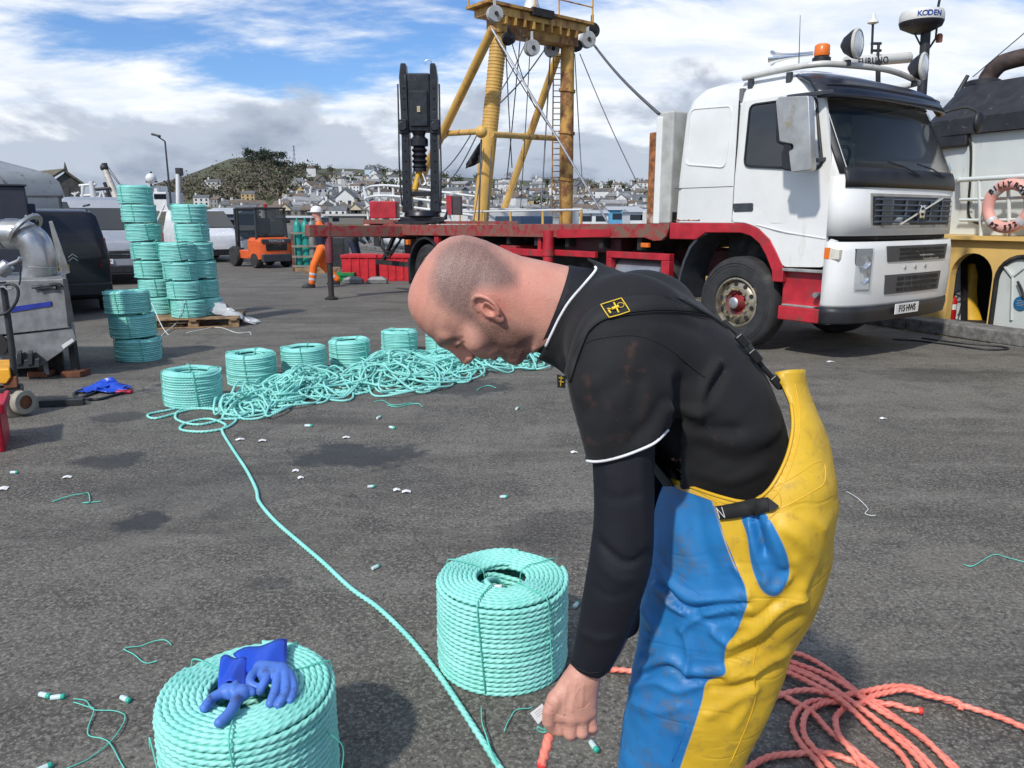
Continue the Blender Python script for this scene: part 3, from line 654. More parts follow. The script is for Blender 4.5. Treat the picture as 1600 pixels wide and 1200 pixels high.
RUST=M('rusted_steel',(.26,.10,.035),.8,var=.5,scale=12,bump=.4,dirt=(.5,.47,.42),damt=.35)
CRANE=M('crane_black',(.012,.014,.019),.36,var=.35,dirt=(.07,.07,.075),damt=.35,dscale=5,bump=.08)
ORNG=M('orange_lens',(.75,.17,.02),.25,var=.05)
CHROME=M('chrome',(.75,.75,.75),.12,metal=1,var=.03)
def glass(name,col,rough=.04,alpha=1.):
    if name in MATS:return MATS[name]
    m,nt,b,co=newmat(name);MATS[name]=m;b.inputs['Base Color'].default_value=(*col,1);b.inputs['Roughness'].default_value=rough;b.inputs['IOR'].default_value=1.5;b.inputs['Coat Weight'].default_value=.6;b.inputs['Coat Roughness'].default_value=.02;b.inputs['Alpha'].default_value=alpha;return m
GLASS=glass('tinted_glass',(.012,.022,.028),.05,.5);WSG=glass('windscreen_glass',(.02,.035,.045),.03,.17);DARKGL=glass('dark_glass',(.01,.014,.02));LENS=glass('lamp_glass',(.6,.62,.63),.08)
def lerp(z,a):
    return float(np.interp(z,[q[0] for q in a],[q[1] for q in a]))
SF=[(1.3,1.40),(1.95,1.385),(2.02,1.365),(2.8,1.02),(2.95,.92),(3.08,.72),(3.17,.45)]
TI=[(1.3,0),(2.02,0),(2.8,.05),(2.95,.09),(3.08,.19),(3.17,.42)]
SR=[(1.3,-1.09),(2.8,-1.03),(2.98,-.97),(3.08,-.86),(3.17,-.62)]
DP=[(1.3,.34),(2.0,.34),(2.8,.42),(3.17,.45)]
NQ=36
def outl(z,off=0.,qa=-1,qb=1,n=NQ):
    """front edge of the cab at height z, q=-1 viewer's side ... 1 far side"""
    sf,ti,D=lerp(z,SF),lerp(z,TI),lerp(z,DP);P=[]
    for th in np.linspace(math.asin(qa),math.asin(qb),n):
        q=math.sin(th);hw=W/2-ti+off
        P.append((sf+off-D+D*(max(0,1-abs(q)**3.0))**(1/3.0),W/2+q*hw,z))
    return P
def ringc(z):
    ti,sr=lerp(z,TI),lerp(z,SR);f=outl(z)
    return [(sr,ti+.12,z),(sr+.05,ti+.03,z),(sr+.13,ti,z)]+f+[(sr+.13,W-ti,z),(sr+.05,W-ti-.03,z),(sr,W-ti-.12,z)]
cab=MB()
# upper shell above the windscreen base; the windscreen opening itself is left dark and glazed in front
zs=[1.49,1.7,1.95,2.02,2.2,2.4,2.6,2.8,2.88,2.95,3.02,3.08,3.13,3.17]
cab.loft([ringc(z) for z in zs])
_rn=NQ+6
cab.Fc=[f for f in cab.Fc if not(len(f)==4 and 2.02<=min(zs[i//_rn] for i in f) and max(zs[i//_rn] for i in f)<=2.8 and all(3+4<=i%_rn<=3+NQ-5 for i in f))];cab.mi=[0]*len(cab.Fc)
body=cab.build('cab',WHITE,truck,40)
# lower front panel continues to the bumper gap
cf=MB();cf.sheet([outl(1.36,.003),outl(1.6,.003),outl(1.97,.003)]);
fp=cf.build('front_panel',WHITE,truck,40,solid=.02)
def sidepanel(name,L,mat,off=.006,th=.02,parent=truck,bev=.004,t=0.):
    """closed polygon in the side plane (s,z), laid on the leaning cab side"""
    m=MB();n=len(L);V=[(s,lerp(z,TI)+t-off,z) for s,z in L]+[(s,lerp(z,TI)+t-off+th,z) for s,z in L]
    m.add(V,[tuple(range(n)),tuple(range(2*n-1,n-1,-1))]+[(a,n+a,n+(a+1)%n,(a+1)%n) for a in range(n)])
    return m.build(name,mat,parent,30,bevel=bev)
def rr_poly(P,r=.05,n=4):
    """round the corners of polygon P"""
    out=[];N=len(P)
    for i in range(N):
        p,a,b=np.array(P[i]),np.array(P[i-1]),np.array(P[(i+1)%N])
        da,db=a-p,b-p;la,lb=np.linalg.norm(da),np.linalg.norm(db);k=min(r,la*.45,lb*.45);s=p+da/la*k;e=p+db/lb*k
        for t in np.linspace(0,1,n):out.append(tuple((1-t)**2*s+2*t*(1-t)*p+t*t*e))
    return out
# door with window, handle, seams
doorL=[(-.145,1.50),(-.135,2.86),(.88,2.86),(1.06,2.15),(1.09,1.03),(.59,1.01),(.50,1.15),(.38,1.32),(.22,1.44),(.05,1.49)]
door=sidepanel('door',rr_poly(doorL,.05),WHITE,.010,.05)
wn=rr_poly([(-.02,2.13),(-.02,2.80),(.80,2.80),(.97,2.10),(.9,2.05)],.07)
sidepanel('window',wn,DARKGL,.013,.012,door)
fr=[(s,lerp(z,TI)-.014,z) for s,z in wn];MB().tube(fr,.014,6,closed=True).build('window_seal',BLK,door,60)
hd=rr_poly(SP([(1146,318),(1147,331),(1177,330),(1177,317)]),.02)
sidepanel('handle',hd,DGREY,.016,.02,door)
# quarter light pillar of the front window
sidepanel('window_divider',[(.74,2.80),(.79,2.80),(.93,2.1),(.88,2.08)],WHITE,.02,.01,door)
# crease under the door handle
MB().tube([(.2,-.012,1.47),(.6,-.012,1.39),(1.08,-.012,1.33)],.007,5).build('crease',WHITE,door,60)
# seam of the sleeper and its pressed panel
MB().box(-.152,-.146,-.004,.02,1.5,2.86).build('seam',BLK,truck)
MB().box(-1.06,-.16,-.003,.02,1.905,1.911).build('seam',BLK,truck)
pl=rr_poly(SP([(1070,257),(1075,170),(1140,165),(1133,262)]),.08,6)
MB().tube([(s,lerp(z,TI)-.001,z) for s,z in pl],.012,6,closed=True).build('sleeper_pressing',WHITE,truck,60)
# rust along the lower rear edge
RS=M('rust_stain',(.23,.09,.03),.85,var=.5,scale=30)
rng=np.random.default_rng(3);P=[(-1.05,1.512)]+[(-1.05+.42*i/14,1.516+.025*rng.random()**2) for i in range(15)]+[(-.63,1.512)]
sidepanel('rust_edge',P,RS,.0035,.002,truck,0)
# windscreen, pillars, visor
ws=[outl(z,.006,-.955,.955) for z in (2.06,2.2,2.4,2.6,2.76)]
m=MB();m.sheet(ws);m.build('windscreen',WSG,truck,60,solid=.008)
INT=M('cab_lining',(.16,.165,.17),.8,var=.2);SEAT=M('seat_cloth',(.28,.30,.27),.85,var=.25)
MB().box(-.2,-.15,.06,W-.06,1.55,3.0).build('cab_back_wall',INT,truck);MB().box(-.1,1.05,.07,W-.07,1.6,1.7).build('cab_floor',INT,truck);MB().box(-.14,.7,.12,W-.12,2.86,2.9).build('cab_lining',INT,truck)
for y in(.03,W-.07):MB().box(-.1,.95,y+.02,y+.05,1.7,2.0).build('door_lining',INT,truck)
MB().box(.85,1.16,.1,W-.1,1.85,2.06).build('dashboard',BLK,truck,0,bevel=.05)
for y in(.62,W-.62):
    sb_=MB().box(.0,.14,y-.26,y+.26,1.75,2.52).build('seat_back',SEAT,truck,0,bevel=.06);MB().box(.0,.5,y-.27,y+.27,1.71,1.88).build('seat_cushion',SEAT,sb_,0,bevel=.05);MB().box(.02,.12,y-.14,y+.14,2.54,2.72).build('head_rest',SEAT,sb_,0,bevel=.04)
g=np.linspace(0,2*PI,24,endpoint=False);st=MB().tube([(.72+.12*math.sin(a),.62+.23*math.cos(a),2.12+.2*math.sin(a)) for a in g],.018,8,closed=True).build('steering_wheel',BLK,truck,60)
m=MB();m.lathe([(.05,0),(.05,.003)],tuple(np.array(outl(2.14,.016,-.9,.9,41)[36])),(1,.3,.4),14);m.build('screen_sticker',M('sticker_blue',(.25,.5,.6),.5),truck,40)
m=MB();m.sheet([outl(z,.012,-.96,.96) for z in (1.86,1.93,2.0,2.06)]);m.build('scuttle',BLK,truck,60,solid=.01)
for q0_,q1_ in((-.985,-.945),(.945,.985)):
    m=MB();m.sheet([outl(z,.011,q0_,q1_,5) for z in (2.0,2.2,2.4,2.6,2.8)]);m.build('windscreen_surround',BLK,truck,60,solid=.008)
# interior seen dimly: grey shelf and wheel behind glass are too dark to read; wipers in front
for q,dx in ((.02,-.55),(.5,-.5)):
    a=np.array(outl(2.0,.03,-.9,.9,41)[20+int(q*18)]);b=np.array(outl(2.13,.035,-.9,.9,41)[20+int((q+dx)*18)]);MB().tube([a,(a+b)/2+(.01,0,.015),b],.009,6).build('wiper',BLK,truck,60)
vis=[];hood=[[.03,2.80],[.11,2.84],[.115,2.98],[.05,3.12],[-.06,3.2]]
m=MB();m.sheet([outl(min(3.17,z),o if k<4 else .0,-.99,.99) for k,(o,z) in enumerate([[.15,2.77],[.15,2.86],[.13,2.95],[.10,3.02],[.05,3.10]])])
visor=m.build('sun_visor',NAVY,truck,60,solid=.025)
m=MB();P=[(x+.016,y,2.90) for x,y,z in outl(2.9,.14,-.93,.93)];m.tube(P,.008,6);m.build('visor_seam',BLK,visor,60)
# roof bar
RB=M('roof_bar_paint',(.55,.54,.5),.4,var=.1,dirt=(.3,.28,.25),damt=.4)
bar=spline([(-.2,.12,3.12),(.4,.12,3.14),(.66,.16,3.145),(.8,.36,3.15),(.9,W/2,3.17),(.8,W-.36,3.15),(.66,W-.16,3.145),(.4,W-.12,3.14),(-.2,W-.12,3.12)],8)
rb=MB().tube(bar,.033,10).build('roof_bar',RB,truck,60)
for s,t in((-.1,.13),(.4,.13),(-.1,W-.13),(.4,W-.13)):MB().box(s-.03,s+.03,t-.02,t+.02,3.0,3.10).build('bar_foot',DGREY,rb)
def spot(s,t,z,r):
    m=MB();m.lathe([(.02,-.16),(r*.55,-.12),(r*.92,-.04),(r,-.01),(r,.015),(r*.92,.02)],(s,t,z),(1,.18,0),20);o=m.build('spotlight',BLK,truck,40)
    MB().lathe([(r*1.02,.0),(r*1.05,.012),(r*.98,.028),(r*.9,.03)],(s,t,z),(1,.18,0),20,caps=False).build('lamp_ring',M('lamp_ring_cream',(.6,.58,.5),.35),o,40)
    MB().lathe([(r*.93,.022),(r*.7,.035),(r*.3,.042),(.002,.044)],(s,t,z),(1,.18,0),20).build('lamp_lens',LENS,o,60)
    MB().beam((s-.08,t,z-r),(s-.08,t,z-r-.06),.05).build('lamp_foot',BLK,o)
spot(.93,.50,3.35,.15);spot(.93,1.95,3.28,.15)
def S3(u,v,t):s,z=S(u,v,t);return (s,t,z)
b=S3(1283,100,.55);m=MB();m.lathe([(.10,0),(.10,.06),(.07,.08)],b,(0,0,1),16);bc=m.build('beacon',BLK,truck,40)
MB().lathe([(.08,.08),(.085,.1),(.08,.19),(.06,.205)],b,(0,0,1),18).build('beacon_lens',ORNG,bc,50)
for k,(t,v) in enumerate(((.35,92),(.75,89))):
    a=np.array(S3(1206,v,t));e=np.array(S3(1270,v-7,t));h=MB().lathe([(.075,0),(.05,.04),(.03,.15),(.018,.3),(.014,np.linalg.norm(e-a))],a,e-a,14).build('air_horn',CHROME,truck,50)
a=S3(1248,108,.2);MB().tube([a,(a[0]-.03,a[1],a[2]+.55)],[.006,.003],6).build('aerial',BLK,truck,60)
# mirrors
MT=-.42
mp_=rr_poly(SP([(1216,158),(1221,152),(1268,150),(1272,266),(1240,270),(1236,236),(1244,233),(1243,226),(1222,222)],MT),.02,3)
m=MB();m.prism(mp_,'xz',MT-.05,MT+.05);mir=m.build('mirror',ALU,truck,30,bevel=.012)
mb=rr_poly(SP([(1213,160),(1236,152),(1240,268),(1224,266),(1222,240),(1228,228),(1214,224)],MT),.03,3);m=MB();m.prism(mb,'xz',MT-.03,MT+.09);m.build('mirror_housing',BLK,mir,30,bevel=.02)
for z,zz_ in((2.10,2.15),(2.76,2.82)):MB().beam((.74,MT+.04,z),(1.0,.03,zz_),.035,.045).build('mirror_arm',DGREY,mir,bevel=.01)
MB().tube(spline([(1.0,W-.02,2.80),(1.22,W+.05,2.84),(1.34,W+.1,2.78)],5),.018,6).build('mirror_arm',BLK,truck,60)
MB().ball((1.36,W+.1,2.66),(.05,.1,.13)).build('mirror',BLK,truck,180)
# front: grille
def fpanel(name,tz,mat,off,parent=truck,th=.02,zref=None,bev=.003):
    """polygon in (t,z) wrapped on the rounded front"""
    def fx(t,z):
        zc=max(z,1.3);sf,ti,D=lerp(zc,SF),lerp(zc,TI),lerp(zc,DP);q=min(.999,abs((t-W/2)/(W/2)));return sf-D+D*(1-q**3)**(1/3.)
    n=len(tz);m=MB();V=[(fx(t,z)+off,t,z) for t,z in tz]+[(fx(t,z)+off-th,t,z) for t,z in tz]
    m.add(V,[tuple(range(n)),tuple(range(2*n-1,n-1,-1))]+[(a,n+a,n+(a+1)%n,(a+1)%n) for a in range(n)]);return m.build(name,mat,parent,30,bevel=bev)
def fx0(t,z):
    zc=max(z,1.3);sf,ti,D=lerp(zc,SF),lerp(zc,TI),lerp(zc,DP);q=min(.999,abs((t-W/2)/(W/2)));return sf-D+D*(1-q**3)**(1/3.)
def grid_rect(t0,t1,z0,z1,n=14,sl=.03):
    ts=np.linspace(t0,t1,n);return [(t,z0) for t in np.linspace(t0+sl,t1-sl,n)]+[(t,z1) for t in ts[::-1]]
ga=[FR(u,v,1.36) for u,v in((1364,353),(1488,355),(1490,309),(1363,306))]
t0,t1,z0,z1=.36,2.1,1.47,1.77
fpanel('grille_frame',grid_rect(t0-.03,t1+.03,z0-.03,z1+.03),M('grille_surround',(.33,.32,.29),.4),.010)
gr=fpanel('grille',grid_rect(t0,t1,z0,z1),M('grille_dark',(.02,.024,.032),.5),.014)
for i in range(5):
    z=z0+.035+.058*i;m=MB();m.tube([(fx0(t,z)+.024,t,z) for t in np.linspace(t0+.03,t1-.03,12)],.011,4);m.build('grille_slat',M('grille_slat',(.07,.09,.12),.45),gr,0)
for t in np.linspace(t0+.04,t1-.04,7)[1:-1]:MB().box(fx0(t,1.6)+.012,fx0(t,1.6)+.03,t-.012,t+.012,z0+.02,z1-.02).build('grille_bar',M('grille_slat',(.07,.09,.12),.45),gr)
fpanel('grille_blank',grid_rect(t0+.14,t0+.34,z0+.0,z1-.0,5,0),DGREY,.03,gr,.01)
# diagonal bar and emblem
MB().beam((fx0(.85,1.5)+.045,.80,z0+.01),(fx0(1.7,1.75)+.045,1.72,z1+.0),.02,.028,up=(1,0,0)).build('emblem_bar',CHROME,gr)
e=(fx0(1.22,1.62)+.06,1.235,1.615)
m=MB();m.lathe([(.05,-.01),(.066,-.006),(.066,.006),(.05,.01)],e,(1,0,0),20,caps=False);m.box(e[0]-.008,e[0]+.008,e[1]-.05,e[1]-.032,e[2]-.07,e[2]+.07);m.box(e[0]-.008,e[0]+.008,e[1]+.032,e[1]+.05,e[2]-.07,e[2]+.07);m.box(e[0]-.007,e[0]+.007,e[1]-.032,e[1]+.032,e[2]-.012,e[2]+.012)
m.build('emblem',CHROME,gr,40)
# dark gap, bumper
m=MB();m.sheet([outl(1.31,-.04),outl(1.34,-.04),outl(1.37,-.04)]);m.build('panel_gap',UNDER,truck,60,solid=.02)
def bring(z,off):return [(x,y,z) for x,y,_ in outl(1.3,off)]
bm_=MB();bm_.sheet([bring(.60,.015),bring(.64,.03),bring(.9,.04),bring(1.2,.03),bring(1.30,.015)]);bump_=bm_.build('bumper',WHITE,truck,40,solid=.03)
lp=MB();lp.sheet([bring(.42,-.03),bring(.44,.02),bring(.55,.035),bring(.61,.03)]);lp.build('bumper_lip',BLK,truck,40,solid=.03)
MB().box(.9,1.36,.3,W-.3,.5,1.3).build('front_support',UNDER,truck)
# bumper side return
sidepanel('bumper_side',[(1.07,.61),(1.07,1.27),(1.13,1.33),(1.2,1.31),(1.2,.60)],WHITE,.0,.04,truck)
sidepanel('lip_side',[(1.0,.42),(1.02,.6),(1.2,.6),(1.2,.42)],BLK,.0,.05,truck)
for zz0,zz1,ta,tb in((1.08,1.25,.62,2.02),(.73,.94,.62,1.9)):
    fpanel('lower_grille',grid_rect(ta,tb,zz0,zz1,12,.03),M('grille_slat2',(.05,.06,.075),.5),.047,bump_)
    for i in range(3):
        for j in range(6):
            z=zz0+.02+(zz1-zz0-.03)/3*i;t=ta+.25+(tb-ta-.32)/6*j;fpanel('grille_slot',grid_rect(t,t+(tb-ta-.42)/6,z,z+(zz1-zz0)/3-.028,3,.004),UNDER,.0495,bump_,.006,bev=0)
for t in(1.02,1.25,1.48):MB().lathe([(.022,0),(.02,.012),(.01,.014)],(fx0(t,1.)+.035,t,1.01),(1,0,0),12).build('bumper_bolt',STEEL,bump_,40)
# headlamp
hl=[(.15,.79),(.13,1.22),(.36,1.23),(.36,.8)]
hl=fpanel('headlight',grid_rect(.15,.38,.78,1.23,6,.0),M('lamp_body',(.09,.10,.11),.25,metal=.4),.046,bump_)
for z,r in((1.09,.075),(.93,.07)):MB().lathe([(r,0),(r*.95,.014),(r*.5,.004),(.004,-.002)],(fx0(.27,1)+.042,.27,z),(1,-.5,0),16).build('lamp_reflector',CHROME,hl,50)
fpanel('fog_lamp',grid_rect(.17,.36,.8,.87,5,.0),LENS,.05,hl,.01)
fpanel('lamp_cover',grid_rect(.15,.38,.78,1.23,6,.0),glass('lamp_cover',(.5,.55,.58),.05,.25),.062,hl,.006)
tl=sidepanel('indicator',[(1.09,1.12),(1.09,1.24),(1.15,1.24),(1.15,1.12)],ORNG,.035,.05,bump_)
sidepanel('side_lamp',[(1.152,1.12),(1.152,1.24),(1.26,1.22),(1.26,1.12)],M('lamp_cream',(.6,.57,.48),.3),.03,.08,bump_)
# number plate
PX=fx0(1.2,1)+.075;a=FR(1399,480,PX);b_=FR(1436,475,PX)
tc_=(a[0]+b_[0])/2;PLW=M('plate_white',(.75,.75,.72),.4,var=.03)
np_=MB().box(PX-.01,PX,tc_-.26,tc_+.26,.50,.615).build('number_plate',PLW,truck,0,bevel=.004)
text('F15 HWS',.10,frame((PX+.002,tc_,.557),(0,1,0),(0,0,1)),M('plate_black',(.02,.02,.02),.5),'plate_lettering',np_,.001,.92,bold=.003)
# steps and sill
m=MB();m.box(.55,1.06,.06,.3,.44,1.0);st_=m.build('step_well',RED,truck,0,bevel=.02)
MB().box(.56,1.07,-.01,.1,.42,.58).build('lower_step',RED,st_,0,bevel=.015);MB().box(.6,1.0,-.004,.12,.581,.60).build('step_tread',ALU,st_,0,bevel=.004)
MB().box(.58,1.07,-.02,.1,.965,1.0).build('sill',ALU,st_,0,bevel=.008)
MB().lathe([(.03,0),(.03,.08)],(1.02,-.03,.73),(0,1,0),10).build('step_knob',STEEL,st_,40)
# red wing round the front wheel
outer=[(-1.1,1.485),(.06,1.485),(.24,1.43),(.4,1.31),(.51,1.15),(.6,1.0),(.6,.84)]
inner=[(.47,.84),(.45,.96),(.36,1.13),(.26,1.26),(.14,1.34),(.0,1.375),(-.52,1.37),(-.66,1.285),(-1.1,1.28)]
wing=sidepanel('wing',outer+inner,RED,.02,.09,truck,.012)
m=MB();P=[(-.50,1.36),(-.62,1.31),(-.75,1.18),(-.84,1.0),(-.90,.8),(-.93,.52)];m.loft([[(s,.0,z),(s,.5,z),(s-.03,.5,z+.02),(s-.03,.0,z+.02)] for s,z in P]);m.build('mudguard',DGREY,truck,40)
MB().box(-.5,.5,.42,.6,.7,1.36).build('wheel_arch_wall',UNDER,truck)
MB().box(-.95,.58,.1,W-.1,1.37,1.47).build('wing_roof',UNDER,truck)
# wheels
def wheel(s,t,R,front=True,parent=truck,z=None,w=.3):
    z=R if z is None else z
    wv=MB();rim=R*.545
    prof=[(rim,.02),(rim+.02,.0),(R*.72,-.012),(R*.9,-.005),(R*.965,.02),(R,.06),(R,w-.06),(R*.96,w-.02),(rim,w)]
    wv.lathe(prof,(s,t,z),(0,1,0),44,caps=False);wh=wv.build('wheel',TYRE,parent,35)
    # side grooves
    for q in(.8,.86):MB().lathe([(R*q-.004,-.013),(R*q,-.016),(R*q+.004,-.013)],(s,t,z),(0,1,0),44,caps=False).build('sidewall_rib',TYRE,wh,60)
    d=-1 if front else 1
    rp=[(rim,.012),(rim*.94,.004),(rim*.9,.03),(rim*.86,.07)]
    rp+=([(rim*.8,.045),(rim*.62,.022),(rim*.5,.018)] if front else [(rim*.8,.12),(rim*.6,.15),(rim*.5,.15)])+[(rim*.5,.2)]
    rm=MB().lathe(rp,(s,t,z),(0,1,0),40,caps=False).build('rim',RIM,wh,40)
    hz=.02 if front else .15
    MB().lathe([(rim*.52,hz+.10),(rim*.5,hz+.02),(rim*.40,hz+.03),(rim*.36,hz+.06),(rim*.24,hz-.0),(rim*.22,hz-.05),(rim*.12,hz-.055),(.003,hz-.055)],(s,t,z),(0,1,0),24).build('hub',M('hub_red',(.26,.025,.03),.6,var=.3,dirt=(.10,.06,.05),damt=.7,dscale=14) if front else UNDER,rm,40)
    MB().lathe([(rim*.23,hz-.052),(rim*.2,hz-.062),(rim*.12,hz-.066),(.002,hz-.066)],(s,t,z),(0,1,0),18).build('hub_cap',STEEL,rm,40)
    for k in range(10):
        g=2*PI*k/10+.1;c_=(s+rim*.56*math.cos(g),t+hz-.03,z+rim*.56*math.sin(g));MB().lathe([(.02,0),(.019,.04)],c_,(0,1,0),6).build('wheel_nut',M('brass_nut',(.42,.36,.2),.35,metal=.6),rm,20)
        g+=.31;c_=(s+rim*.74*math.cos(g),t+hz+.005,z+rim*.74*math.sin(g))
        MB().lathe([(.026,0),(.026,.012)],c_,(0,1,0),12).build('hand_hole',UNDER,rm,40)
    return wh
FWR=.55
wheel(-.06,.03,FWR);wheel(-.06,W-.33,FWR,w=.3)
wheel(-7.3,.04,.53,False);wheel(-7.3,W-.36,.53,False);wheel(-7.3,.38,.53,False)
MB().beam((-.06,.3,.5),(-.06,W-.3,.5),.14).build('axle',UNDER,truck);MB().beam((-7.3,.3,.55),(-7.3,W-.3,.55),.2).build('axle',UNDER,truck)
# chassis, bed
for t in(.75,W-.75):MB().box(-9.4,1.0,t-.05,t+.05,.78,1.12).build('chassis_rail',M('chassis_maroon',(.07,.015,.015),.7,var=.4),truck,0)
MB().box(-6.2,-1.6,.45,.6,.6,1.1).build('tank_wall',UNDER,truck)
edge=[(-9.55,1.19),(-9.55,1.395),(-1.12,1.475),(-1.12,1.42),(-1.16,1.32),(-1.25,1.26),(-1.38,1.25),(-1.55,1.29),(-2.3,1.27)]
m=MB();m.prism(edge,'xz',-.01,.05);be=m.build('bed_edge',REDR,truck,0,bevel=.006)
m=MB();m.prism([(-9.55,1.19),(-9.55,1.395),(-1.12,1.475),(-1.12,1.27)],'xz',W-.05,W+.01);m.build('bed_edge',REDR,truck,0,bevel=.006)
m=MB();m.prism([(-9.54,1.33),(-9.54,1.375),(-1.13,1.455),(-1.13,1.40)],'xz',.05,W-.05);m.build('bed_floor',M('bed_floor',(.13,.07,.06),.8,var=.4,dirt=(.05,.04,.04),damt=.6),truck,0)
for s in np.arange(-9.2,-1.5,.75):MB().box(s-.04,s+.04,.06,W-.06,1.12,1.32).build('cross_member',UNDER,truck)
sidepanel('drop_side',SP([(872,372),(872,358),(955,358),(955,370)]),RED,.03,.02,truck)
# headboard
hb=MB();hb.box(-1.36,-1.13,.0,W,1.47,2.86);hbo=hb.build('headboard',M('headboard_paint',(.42,.42,.39),.6,var=.15,dirt=(.3,.22,.14),damt=.45,streak=True),truck,0,bevel=.03)
MB().box(-1.40,-1.30,-.02,.09,1.47,2.80).build('headboard_post',WHITE,hbo,0,bevel=.015)
MB().box(-1.52,-1.41,-.01,.08,1.47,2.62).build('rusty_post',RUST,hbo,0,bevel=.01)
MB().box(-1.2,-1.12,.05,W-.05,1.5,1.62).build('headboard_foot',UNDER,hbo)
# side gear under the bed
m=MB();s,z=S(858,362,-.03);m.lathe([(.085,0),(.085,-.78)],(s,-.04,1.36),(0,0,1),16);pj=m.build('side_post',RED,truck,40)
MB().lathe([(.1,0),(.1,.05)],(s,-.04,.98),(0,0,1),16).build('post_collar',RED,pj,40)
MB().box(-3.55,-2.55,.03,.1,.98,1.07).build('side_guard',RED,truck,0,bevel=.01);MB().box(-4.9,-3.65,.03,.1,.95,1.06).build('side_guard',RED,truck,0,bevel=.01)
MB().box(-4.95,-4.5,.06,.5,.86,1.1).build('red_locker',RED,truck,0,bevel=.02)
MB().box(-3.9,-3.82,.05,.12,.95,1.3).build('guard_bracket',RED,truck,0,bevel=.01)
MB().box(-3.4,-2.2,.2,.6,1.05,1.26).build('tool_locker',M('maroon_locker',(.08,.02,.022),.55,var=.3),truck,0,bevel=.015)
m=MB();m.box(-2.3,-1.12,.02,.12,1.0,1.09);m.box(-1.26,-1.12,.02,.12,.5,1.0);m.box(-2.3,-2.2,.02,.12,.5,1.0);m.box(-2.2,-1.26,.02,.12,.5,.6);m.build('tank_frame',RED,truck,0,bevel=.01)
MB().lathe([(.2,0),(.24,.02),(.24,.85),(.2,.87)],(-2.2,.32,.78),(1,0,0),20).build('fuel_tank',STEEL,truck,40)
MB().box(-1.62,-1.48,.0,.05,1.16,1.22).build('side_marker',ORNG,truck,0,bevel=.008);MB().box(-8.05,-7.95,-.02,.05,1.02,1.12).build('side_marker',ORNG,truck,0,bevel=.008)
m=MB();g=np.linspace(.15*PI,1.12*PI,12);m.loft([[(-7.3+.64*math.cos(a),y,.53+.64*math.sin(a)*1.0+.02) for y in(-.02,.66)]+[(-7.3+.60*math.cos(a),y,.53+.60*math.sin(a)+.02) for y in(.66,-.02)] for a in g]);m.build('mudguard',BLK,truck,40)
MB().box(-7.98,-7.93,-.01,.6,.25,.75).build('mud_flap',BLK,truck)
m=MB();m.box(-7.0,-6.85,.02,.1,1.05,1.2);m.build('bed_bracket',RED,truck)
# folded crane behind the rear axle
CX,CY=-8.77,.80;cr_=Matrix.Translation((CX,CY,1.42))@Matrix.Rotation(math.atan2(TH[0],-TH[1])+math.radians(-35),4,'Z')
cr=cr_.copy();Rz=Matrix.Rotation(-math.atan2(TH[1],TH[0]),4,'Z');cr=Matrix.Translation((CX,CY,1.42))@Rz@Matrix.Diagonal((.92,1,.93,1))     # crane faces the camera: local x right, -y to viewer
def cb(*a):m=MB(cr);m.box(*a);return m
base=cb(-.47,.47,-.3,.3,.0,.16).lathe([(.42,.16),(.40,.24),(.36,.3)],(0,0,0),(0,0,1),24).build('crane_base',CRANE,truck,30,bevel=.02)
for sx in(-1,1):
    m=MB(cr);m.prism([(sx*.20,.25),(sx*.44,.25),(sx*.42,.5),(sx*.40,2.1),(sx*.42,3.15),(sx*.38,3.42),(sx*.27,3.42),(sx*.25,3.1),(sx*.235,2.0),(sx*.22,.7)],'xz',-.16,.16)
    sp=m.build('crane_side_arm',CRANE,base,30,bevel=.02)
    for z in np.arange(.5,3.,.22):MB(cr).lathe([(.025,0),(.02,.03)],(sx*.33,-.16,z),(0,-1,0),8).build('arm_bolt',CRANE,sp,30)
    MB(cr).tube(spline([(sx*.445,-.1,.4),(sx*.47,-.14,1.2),(sx*.46,-.12,2.2),(sx*.46,-.08,3.0)],6),.018,6).build('hydraulic_hose',BLK,sp,60)
    cb(sx*.36-.09,sx*.36+.09,-.22,.2,1.95,2.25).lathe([(.1,0),(.1,.06)],(sx*.36,-.22,2.1),(0,-1,0),14).build('arm_knuckle',CRANE,sp,30,bevel=.015)
cb(-.25,.25,-.14,.2,2.0,3.22).build('crane_boom',CRANE,base,30,bevel=.03)
cb(-.2,.2,-.2,-.14,2.1,2.85).build('boom_plate',CRANE,base,30,bevel=.02)
cb(-.235,.235,-.13,.12,.62,.72).build('crane_tie',CRANE,base,30,bevel=.015)
MB(cr).lathe([(.15,1.15),(.15,1.22)]+[(r,1.25+.06*i) for i,r in enumerate([.18,.13]*6)]+[(.16,2.0)],(-.02,-.05,0),(0,0,1),18).build('crane_cylinder',CRANE,base,35)
MB(cr).lathe([(.2,1.7),(.2,1.85)],(-.02,-.05,0),(0,0,1),18).build('cylinder_collar',CRANE,base,35)
MB(cr).tube([(-.02,-.05,1.2),(-.14,-.1,.75)],.07,10).build('yellow_strut',M('machine_yellow',(.62,.36,.03),.45,var=.15),base,60)
MB(cr).tube(spline([(.05,-.16,1.1),(.12,-.2,.9),(.02,-.22,.85),(-.02,-.2,1.0)],6),.025,6).build('crane_hook',STEEL,base,60)
MB(cr).box(-.03,.04,-.23,-.2,2.4,2.52).build('boom_lamp',M('brass_lamp',(.5,.42,.25),.4,metal=.5),base)
MB(cr).tube(spline([(.14,0,3.42),(.16,0,3.5),(.27,0,3.5),(.3,0,3.42)],5),.01,5).build('lifting_eye',STEEL,base,60)
